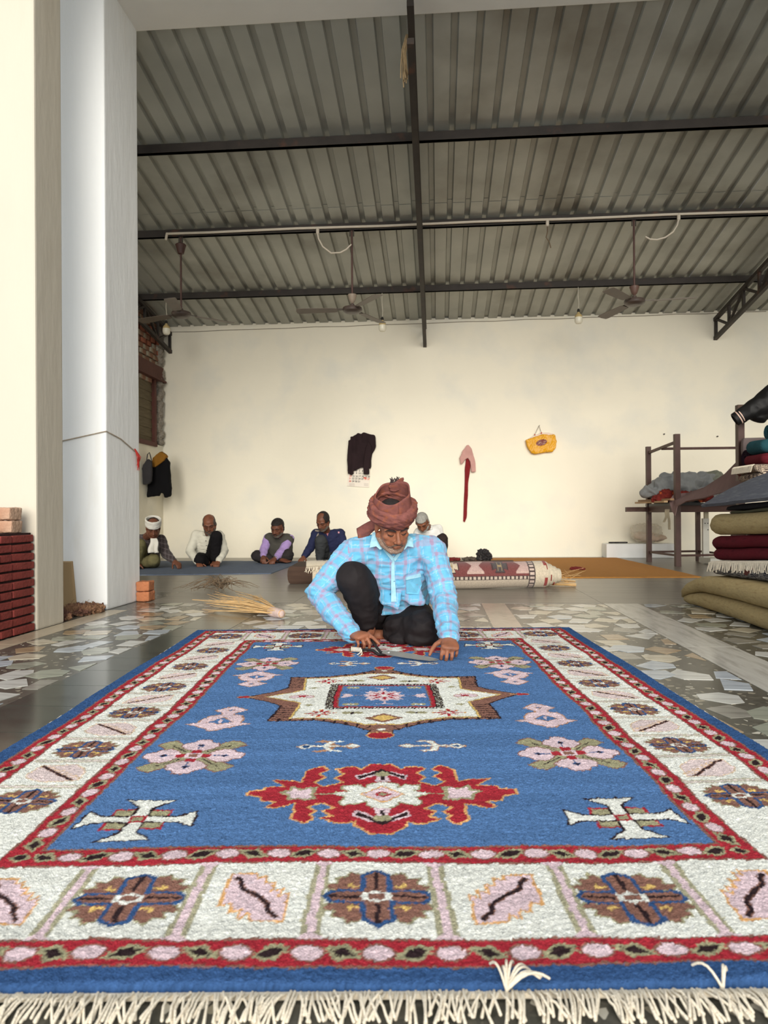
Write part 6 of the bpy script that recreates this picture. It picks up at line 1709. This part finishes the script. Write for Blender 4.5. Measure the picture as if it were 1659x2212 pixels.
# limewashed plinth with a plastic bag
pl0 = B(2.35, TW-.30); 
pln = MB().box((0, 0, .10), (.98, .29, .20), bevel=.01).build('low_plinth', M_limew, loc=B(2.86, TW-.155, .0012)); pln.rotation_euler.z = BROT; tag(pln, 'low limewashed plinth against the back wall', 'plinth')
def pbag():
    c = at(1398, 1170, 10.0); c.z = .2025
    def E(x, y, r, d=10.0): q = at(x, y, d)-c; mb.ell(q, r, nu=14, nv=9)
    r = empty('plastic_bag', c); tag(r, 'clear crumpled plastic bag of pale wool on the plinth', 'bag')
    mb = MB(); E(1400, 1160, (.17, .10, .065)); E(1420, 1162, (.13, .10, .05)); E(1385, 1158, (.10, .09, .06))
    me = remesh(mb, .012, 3); displace(me, lambda p: .014*(ridge(p, 12, 2)-.5)); cc = coords(me); cc[:, 2] = np.maximum(cc[:, 2], .001); setco(me, cc)
    link('contents', me, mat('pale_wool', (204, 182, 162), .9, var=.12, scale=12), r, smooth=True)
    mb = MB(); E(1398, 1156, (.22, .12, .10)); E(1385, 1145, (.14, .09, .09)); E(1410, 1142, (.12, .08, .07)); E(1372, 1140, (.05, .05, .05))
    me = remesh(mb, .012, 2); displace(me, lambda p: .03*(ridge(p, 9, 6)-.5)+.012*(ridge(p, 22, 2)-.5)); cc = coords(me); cc[:, 2] = np.maximum(cc[:, 2], .001); setco(me, cc)
    m = bpy.data.materials.new('clear_film'); m.use_nodes = True; nt = m.node_tree; b = nt.nodes['Principled BSDF']; tr = nt.nodes.new('ShaderNodeBsdfTransparent'); mx = nt.nodes.new('ShaderNodeMixShader')
    b.inputs['Base Color'].default_value = (*lin((226, 218, 200)), 1); b.inputs['Roughness'].default_value = .25; mx.inputs[0].default_value = .36
    nt.links.new(tr.outputs[0], mx.inputs[1]); nt.links.new(b.outputs[0], mx.inputs[2]); nt.links.new(mx.outputs[0], nt.nodes['Material Output'].inputs['Surface'])
    link('film', me, m, r, smooth=True)
pbag()
o = MB().box((0, 0, .012), (.26, .05, .020), bevel=.006).build('wool_scrap', M_blkwool, loc=Vector((*at(1335, 1168, 10.12).xy, .203))); tag(o, 'thin dark wool scrap lying on the plinth beside the plastic bag', 'wool')

# ------------------------------------------------------------------ the pile of folded rugs at the right
def wool(name, c, c2=None, st=(1, 1, 1), sc=10, var=.14, bs=150):
    return mat(name, c, .95, var=var, scale=sc, bump=.6, bscale=bs, col2=c2, c2scale=6, stretch=st, spec=.1)
M_tan = wool('tan_wool', (190, 168, 122), (170, 146, 102), (1, 3, 14), 12); M_mar = wool('maroon_wool', (104, 32, 42), (84, 24, 34), (1, 3, 10), 12)
M_gry = wool('blue_grey_wool', (100, 102, 110), (122, 124, 128), (1, 1.2, 12), 14); M_grn = wool('sage_wool', (118, 116, 92)); M_chr = wool('charcoal_wool', (56, 56, 60))
def pat_mat(name, base, ink, acc, scale=16):
    m = bpy.data.materials.new(name); m.use_nodes = True; nt = m.node_tree; N = nt.nodes; L = nt.links; b = N['Principled BSDF']; b.inputs['Roughness'].default_value = .95
    tc = N.new('ShaderNodeTexCoord'); mp = N.new('ShaderNodeMapping'); mp.inputs['Scale'].default_value = (1, 1, 1.6); L.new(tc.outputs['Object'], mp.inputs[0])
    vo = N.new('ShaderNodeTexVoronoi'); vo.distance = 'CHEBYCHEV'; vo.inputs['Scale'].default_value = scale; vo.inputs['Randomness'].default_value = .55; L.new(mp.outputs[0], vo.inputs['Vector'])
    wv = N.new('ShaderNodeMath'); wv.operation = 'MULTIPLY'; wv.inputs[1].default_value = 26; L.new(vo.outputs['Distance'], wv.inputs[0])
    sn = N.new('ShaderNodeMath'); sn.operation = 'SINE'; L.new(wv.outputs[0], sn.inputs[0])
    gt = N.new('ShaderNodeMath'); gt.operation = 'GREATER_THAN'; gt.inputs[1].default_value = .1; L.new(sn.outputs[0], gt.inputs[0])
    mx = N.new('ShaderNodeMix'); mx.data_type = 'RGBA'; mx.inputs['A'].default_value = (*lin(base), 1); mx.inputs['B'].default_value = (*lin(ink), 1); L.new(gt.outputs[0], mx.inputs['Factor'])
    nz_ = N.new('ShaderNodeTexNoise'); nz_.inputs['Scale'].default_value = 7; L.new(mp.outputs[0], nz_.inputs['Vector'])
    g2 = N.new('ShaderNodeMath'); g2.operation = 'GREATER_THAN'; g2.inputs[1].default_value = .62; L.new(nz_.outputs['Fac'], g2.inputs[0])
    m2 = N.new('ShaderNodeMix'); m2.data_type = 'RGBA'; m2.inputs['B'].default_value = (*lin(acc), 1); L.new(mx.outputs['Result'], m2.inputs['A']); L.new(g2.outputs[0], m2.inputs['Factor']); L.new(m2.outputs['Result'], b.inputs['Base Color'])
    bn = N.new('ShaderNodeTexNoise'); bn.inputs['Scale'].default_value = 200; bp = N.new('ShaderNodeBump'); bp.inputs['Strength'].default_value = .5; bp.inputs['Distance'].default_value = .01; L.new(tc.outputs['Object'], bn.inputs['Vector']); L.new(bn.outputs['Fac'], bp.inputs['Height']); L.new(bp.outputs[0], b.inputs['Normal'])
    return m
GP = 'folded rugs piled at the right'
def lz(a, b):       # linear heights between the far end (y 4.75) and y 3.75
    return lambda y: tuple(a[i]+(b[i]-a[i])*(4.75-y)/1.0 for i in (0, 1))
folded('folded_rug', 'thick tan folded rug at the bottom of the pile, its corner sticking out', M_tan, lambda y: 1.985+(y-3.7)*.075-.10*max(0, y-4.8), 3.3, 3.0, 5.07, lambda y: (.003, .222+.02*(4.75-y)) if y < 4.7 else (.003, .222-.30*(y-4.7)), 2, .02, .22, GP, 1)
def fr_parts(o, loc):
    mb = MB(); R = random.Random(9)
    y = 3.4
    while y < 4.70:
        x = 2.12+(y-3.7)*.03; z = .318+(.385-.318)*(4.75-y)-.012
        mb.tube([(x-loc.x+.02, y-loc.y, z-loc.z+.006), (x-loc.x-.008, y-loc.y, z-loc.z-.004), (x-loc.x-.014+R.uniform(-.006, .006), y-loc.y+R.uniform(-.012, .012), z-loc.z-.055+R.uniform(-.012, .012))], .0028, n=5, cap='flat'); y += R.uniform(.006, .011)
    mb.build('fringe', M_warp, o)
folded('folded_rug', 'grey folded rug with dark pattern and white fringe, second from the bottom of the pile', pat_mat('grey_pattern_wool', (150, 148, 146), (52, 52, 66), (112, 62, 58)), lambda y: 2.10+(y-3.7)*.04, 3.3, 3.0, 4.78, lz((.225, .315), (.245, .385)), 1, .02, .10, GP, 2, parts=fr_parts)
folded('folded_rug', 'maroon folded rug in the middle of the pile', M_mar, lambda y: 2.11+(y-3.7)*.03, 3.3, 3.0, 4.76, lz((.316, .482), (.386, .522)), 2, .05, .12, GP, 3, wob=.014)
folded('folded_rug', 'tan folded rug above the maroon one', M_tan, lambda y: 2.08+(y-3.7)*.03, 3.3, 3.0, 4.74, lz((.484, .622), (.524, .650)), 1, .02, .16, GP, 4)
folded('folded_rug', 'thin sage green rug near the top of the pile', M_grn, lambda y: 2.16+(y-3.7)*.07, 3.3, 3.0, 4.64, lz((.624, .640), (.652, .674)), 1, .02, .12, GP, 5)
folded('folded_rug', 'charcoal folded rug just under the top of the pile', M_chr, lambda y: 2.15+(y-3.7)*.05, 3.3, 3.0, 4.66, lz((.642, .672), (.676, .716)), 1, .02, .14, GP, 6)
def toprug():
    c = Vector((2.7, 3.9, .70))
    def g(u, v):
        y = 3.0+1.74*v; x = 2.085+(y-3.7)*.03+1.2*u-.02*math.sin(v*3)
        z = .688+.030*(4.75-y)+.42*min(1.2*u, .62)+.03*math.sin(min(1.2*u, .62)*5)
        return Vector((x, y, z+.004*nz((x*6, y*6, 1), 1)))-c
    o = MB().grid(g, 26, 34, .020).build('folded_rug', M_gry, loc=c, smooth=50); tag(o, 'blue grey rug draped over the top of the pile', 'rug', GP)
toprug()
# rack at the far right with rolled rugs and a jacket
def rack():
    z = Vector((0, 0, 1)); r = empty('steel_rack', (4.0, 6.8, .0012)); tag(r, 'rusty brown steel rack with a tall square post at the right', 'rack'); I = Matrix.Translation(-Vector(r.location))
    P = at(1599, 1000, 7.05); P.z = 0
    def bar(name, a, b, w=.06, h=.06): MB().bar(I @ a, I @ b, w, h, up=(0, 1, .01) if abs((b-a).normalized().z) > .9 else (0, 0, 1)).build(name, M_tab, r)
    bar('post', P+z*.0012, P+z*1.70, .062, .062); Q = P+Vector((1.2, .05, 0)); bar('post', Q+z*.0012, Q+z*1.70)
    P2, Q2 = P+Vector((.02, -.85, 0)), Q+Vector((0, -.85, 0)); bar('post', P2+z*.0012, P2+z*.9); bar('post', Q2+z*.0012, Q2+z*.9)
    for a, b in ((P, Q), (P2, Q2), (P, P2), (Q, Q2)): bar('rail', a+z*.86, b+z*.86, .04, .06)
    MB().box(I @ ((P+Q2)/2+z*.905), (1.26, .95, .025)).build('shelf', M_blk, r)
    bar('top_rail', P+z*1.60, Q+z*1.60, .03, .03)
rack()
def uroll(name, x, y, Y, L, r, m, label, ang=0.0, z=None):
    c = at(x, y, Y)
    if z: c.z = z
    d = Vector((math.cos(ang), math.sin(ang), 0)); o = empty(name, c-Vector((0, 0, r))); tag(o, label, 'rug')
    h = Vector((0, 0, r))
    MB().tube([h, h+d*L*.5, h+d*L], [r, r*1.02, r], n=24, cap='flat', up=(0, 0, 1)).build('roll', m, o, smooth=40)
    n = d.cross(Vector((0, 0, 1))); sp = [h-d*.004+(n*math.cos(a)+Vector((0, 0, 1))*math.sin(a))*r*(.95-.12*a/3) for a in [i*.35 for i in range(56)] if .95-.12*a/3 > .12]
    MB().tube(sp, .010, n=6).build('spiral_end', m, o, smooth=True)
    return o
M_pur = wool('dark_purple_wool', (44, 30, 42)); M_teal = wool('teal_wool', (40, 78, 86))
def prug(o, loc):
    mb = MB(); R = random.Random(4)
    for k in range(80):
        t = k/80; y = 6.25+.42*(1-t); x = 3.27+(y-6.3)*.06
        mb.tube([(x-loc.x, y-loc.y, 1.05-loc.z+.008), (x-loc.x-.02, y-loc.y+R.uniform(-.01, .01), 1.045-loc.z), (x-loc.x-.03, y-loc.y+R.uniform(-.012, .012), .99-loc.z)], .003, n=4, cap='flat')
    mb.build('fringe', M_warp, o)
folded('folded_rug', 'cream and dark patterned rug with white fringe on the steel rack', pat_mat('cream_pattern_wool', (176, 158, 138), (56, 44, 44), (110, 40, 44), 26), lambda y: 3.27+(y-6.3)*.06, 4.2, 6.22, 6.70, lambda y: (.918, 1.06), 2, .03, .06, None, 8, parts=prug)
folded('folded_rug', 'maroon folded rug lying on the patterned rug on the rack', M_mar, lambda y: 3.34+(y-6.3)*.06, 4.2, 6.26, 6.69, lambda y: (1.062, 1.165), 1, .02, .06, None, 9)
uroll('rolled_rug', 1612, 991, 6.80, .9, .085, M_pur, 'dark purple rolled rug beside the rusty post', -.02)
folded('folded_rug', 'teal folded rug on the rack above the maroon one', M_teal, lambda y: 3.37, 4.2, 6.3, 6.69, lambda y: (1.167, 1.295), 1, .02, .08, None, 11)
o = folded('folded_cloth', 'grey mauve cloth folded behind the teal rug on the rack', cloth('grey_mauve', (110, 98, 96)), lambda y: 3.50, 4.3, 6.88, 7.0, lambda y: (1.167, 1.36), 1, .01, .04, None, 13, cat='cloth', nose=.2)
uroll('rolled_rug', 1660, 927, 6.5, .8, .068, M_teal, 'teal rolled rug on top of the pile on the rack', .0, 1.364)
def bjacket():
    c = at(1600, 905, 6.9); r = empty('black_jacket', c); tag(r, 'black jacket with striped cuff slung over the top of the rack', 'jacket'); I = Matrix.Translation(-Vector(c)); m = cloth('black_satin', (17, 16, 16), rough=.6, spec=.3)
    P = [at(1597, 901, 6.88), at(1612, 892, 6.86), at(1640, 878, 6.84), at(1675, 856, 6.84), at(1710, 840, 6.84)]
    mb = MB().tube([I @ p for p in P], [.068, .078, .10, .13, .16], n=18, cap='flat'); mb.ell(I @ at(1640, 893, 6.86), (.10, .07, .10)); mb.ell(I @ at(1690, 870, 6.86), (.18, .10, .16))
    me = remesh(mb, .010, 3); displace(me, lambda p: .012*(ridge((p[0]*6, p[1]*6, p[2]*9), 1.4, 2)-.5)); link('sleeve', me, m, r, smooth=True)
    d = (P[0]-P[1]).normalized(); R = d.to_track_quat('Z', 'Y').to_matrix()
    MB().lathe((0, 0, 0), [(.066, -.03), (.068, .0), (.066, .045), (.056, .050), (.050, .02)], 20, R).build('cuff', m, r, smooth=40, loc=I @ P[0])
    for q in (-.018, .006): MB().lathe((0, 0, 0), [(.0685, -.005), (.0705, 0), (.0685, .005)], 20, R).build('cuff_stripe', mat('stripe_pink', (206, 176, 160), .7), r, loc=I @ (P[0]+d*q))
bjacket()

# ------------------------------------------------------------------ left: brick pier, loose bricks, plank, coir
def pier():
    r = empty('brick_pier', B(PS-.12, 3.55, .0012)); tag(r, 'low pier of red painted bricks in front of the near white pillar', 'brick pier'); r.rotation_euler.z = BROT
    R = random.Random(6); z = 0; bw = .0495; s0, s1, t0, t1 = PS-.40, PS-.005, 3.20, 3.83
    MB().box(((s0+s1)/2-(PS-.12), (t0+t1)/2-3.55, .275), (s1-s0-.03, t1-t0-.03, .55)).build('mortar', mat('shaded_red_mortar', (44, 22, 20), .95, var=.3, scale=20, bump=.5, bscale=60), r)  # mortar colour darkened to paint shade into the brick joints
    kinds = {}
    def bm_(l, w):
        key = (round(l, 3), round(w, 3))
        if key not in kinds:
            me = MB().box((0, 0, 0), (w, l, .039), bevel=.006).mesh('brick'); me.materials.append(M_brick_red); kinds[key] = me
        return kinds[key]
    for c in range(11):
        zz = .024+c*bw
        t = t0; first = True
        seq = [.21, .21, .21] if c % 2 else [.105, .21, .105, .21]
        for l in seq:
            o = bpy.data.objects.new('brick', bm_(l-.010, .10)); COL.objects.link(o); o.parent = r
            o.location = (s1-.05+R.uniform(-.004, .004)-(PS-.12), t+l/2-3.55, zz); o.rotation_euler = (R.uniform(-.02, .02), R.uniform(-.02, .02), R.uniform(-.02, .02)); t += l
        x = s0
        for l in ([.10, .19] if c % 2 else [.19, .10]):
            o = bpy.data.objects.new('brick', bm_(.10, l-.01)); COL.objects.link(o); o.parent = r
            o.location = (x+l/2-(PS-.12), t0+.048-3.55, zz); x += l
    return r
pier()
def loose_brick(p, m, label, rot=0.0, d=(.11, .225, .07), group=None):
    me = remesh(MB().box((0, 0, 0), d, bevel=.006), .006, 1); displace(me, lambda q: .004*nz(q, 30)+.002*nz(q, 80, 2))
    o = link('loose_brick', me, m, None, smooth=50, loc=p); o.rotation_euler.z = BROT+rot; tag(o, label, 'brick', group)
zt = .55
loose_brick(B(PS-.11, 3.70, zt+.036), M_brick_tan, 'tan brick lying on the red pier, lower of two', .04, (.16, .11, .068)); loose_brick(B(PS-.112, 3.70, zt+.107), M_brick_tan, 'tan brick on top of the red pier, upper of two', -.05, (.16, .11, .068))
loose_brick(B(PS+.055, 5.20, .0375), M_brick_org, 'orange brick on the floor beside the second white pillar, lower of two', .0, (.10, .12, .072)); loose_brick(B(PS+.050, 5.205, .113), M_brick_org, 'orange brick beside the second white pillar, upper of two', .06, (.10, .12, .072))
pk2 = MB().box((0, 0, 0), (.10, .03, .34), bevel=.004).build('leaning_plank', mat('tan_plank', (168, 142, 104), .85, var=.2, scale=6, stretch=(1, 1, .2)), loc=B(PS-.235, 4.60, .172)); pk2.rotation_euler = (math.radians(9), 0, BROT); tag(pk2, 'short tan plank leaning between the two white pillars', 'plank')
def coir(name, lumps, label, amp=.03, kind='stuff'):
    mb = MB(); c = Vector(lumps[0][0]); c.z = .001
    for p, r in lumps: mb.ell(Vector(p)-c, r, nu=12, nv=8)
    me = remesh(mb, .007, 1); displace(me, lambda p: amp*.8*(ridge(p, 30, 1)-.6)+amp*.6*nz(p, 70, 3)+amp*.5*nz(p, 140, 5)); cc = coords(me); cc[:, 2] = np.maximum(cc[:, 2], 0); setco(me, cc)
    fb = MB(); R = random.Random(2); fb.v = [v.co.copy() for v in me.vertices]; fb.f = [tuple(p.vertices) for p in me.polygons]
    for k in range(260):
        p = Vector(cc[R.randrange(len(cc))]); d = Vector((R.uniform(-1, 1), R.uniform(-1, 1), R.uniform(0, 1))).normalized()*R.uniform(.01, .03); e = Vector((R.uniform(-1, 1), R.uniform(-1, 1), R.uniform(-.6, .6)))*.01
        fb.tube([p-d*.2, p+d*.5+e, p+d], .0011, n=3, cap='flat')
    me = fb.mesh(name)
    o = link(name, me, mat('coir_dust', (134, 100, 74), .98, var=.4, scale=60, bump=.8, bscale=160, col2=(98, 66, 54), c2pos=(.5, .6), c2scale=14), None, loc=c); tag(o, label, 'fibre dust', kind=kind)
R_ = random.Random(3)
coir('coir_heap', [(B(PS-.05-.16*R_.random(), 4.20+.44*R_.random(), .02), (.085, .08, .022+.018*R_.random())) for k in range(12)], 'heap of brown coir dust between the two white pillars')
coir('coir_dust', [(B(PS-.10-.16*R_.random(), 3.40+.38*R_.random(), zt+.01), (.06, .05, .018)) for k in range(10)], 'brown coir dust on top of the red brick pier', .02)
# string tied round the second pillar
sg = empty('pillar_string', B(PS, 4.69, 1.2)); tag(sg, 'thin string tied round the second white pillar with a red tuft', 'string'); SI = Matrix.Translation(-Vector(sg.location))
MB().tube([SI @ B(PS-.75, 4.684, 1.10), SI @ B(PS-.4, 4.684, 1.14), SI @ B(PS+.004, 4.684, 1.22), SI @ B(PS+.006, 4.90, 1.19), SI @ B(PS+.006, 5.15, 1.12)], .004, n=6).build('string', mat('old_string', (168, 154, 136), .9, var=.3, scale=30), sg)
tf_ = MB()
for k in range(16): tf_.tube([SI @ B(PS+.008, 5.12+.02*R_.random(), 1.14), SI @ B(PS+.02+.02*R_.random(), 5.13+.04*R_.random(), 1.08), SI @ B(PS+.012, 5.15+.05*R_.random(), .98+.06*R_.random())], .0025, n=4, cap='flat')
tf_.build('red_tuft', mat('red_thread', (170, 46, 40), .9), sg)

# frayed rope hanging at the front end of the middle truss
rp0 = B(-.165-.06, 5.30, 4.20); rr = empty('frayed_rope', rp0); tag(rr, 'frayed pale rope hanging beside the front end of the middle truss', 'rope'); Rr = random.Random(2)
for k in range(9):
    a = Vector((Rr.uniform(-.012, .012), Rr.uniform(-.012, .012), 0)); L = Rr.uniform(.25, .38)
    MB().tube([a+Vector((.03, 0, .02)), a*1.2+Vector((0, 0, -L*.3)), a*1.8+Vector((Rr.uniform(-.01, .01), 0, -L*.7)), a*2.0+Vector((Rr.uniform(-.015, .015), 0, -L))], .005, n=5).build('strand', mat('old_rope', (150, 128, 96), .95, var=.3, scale=30), rr)
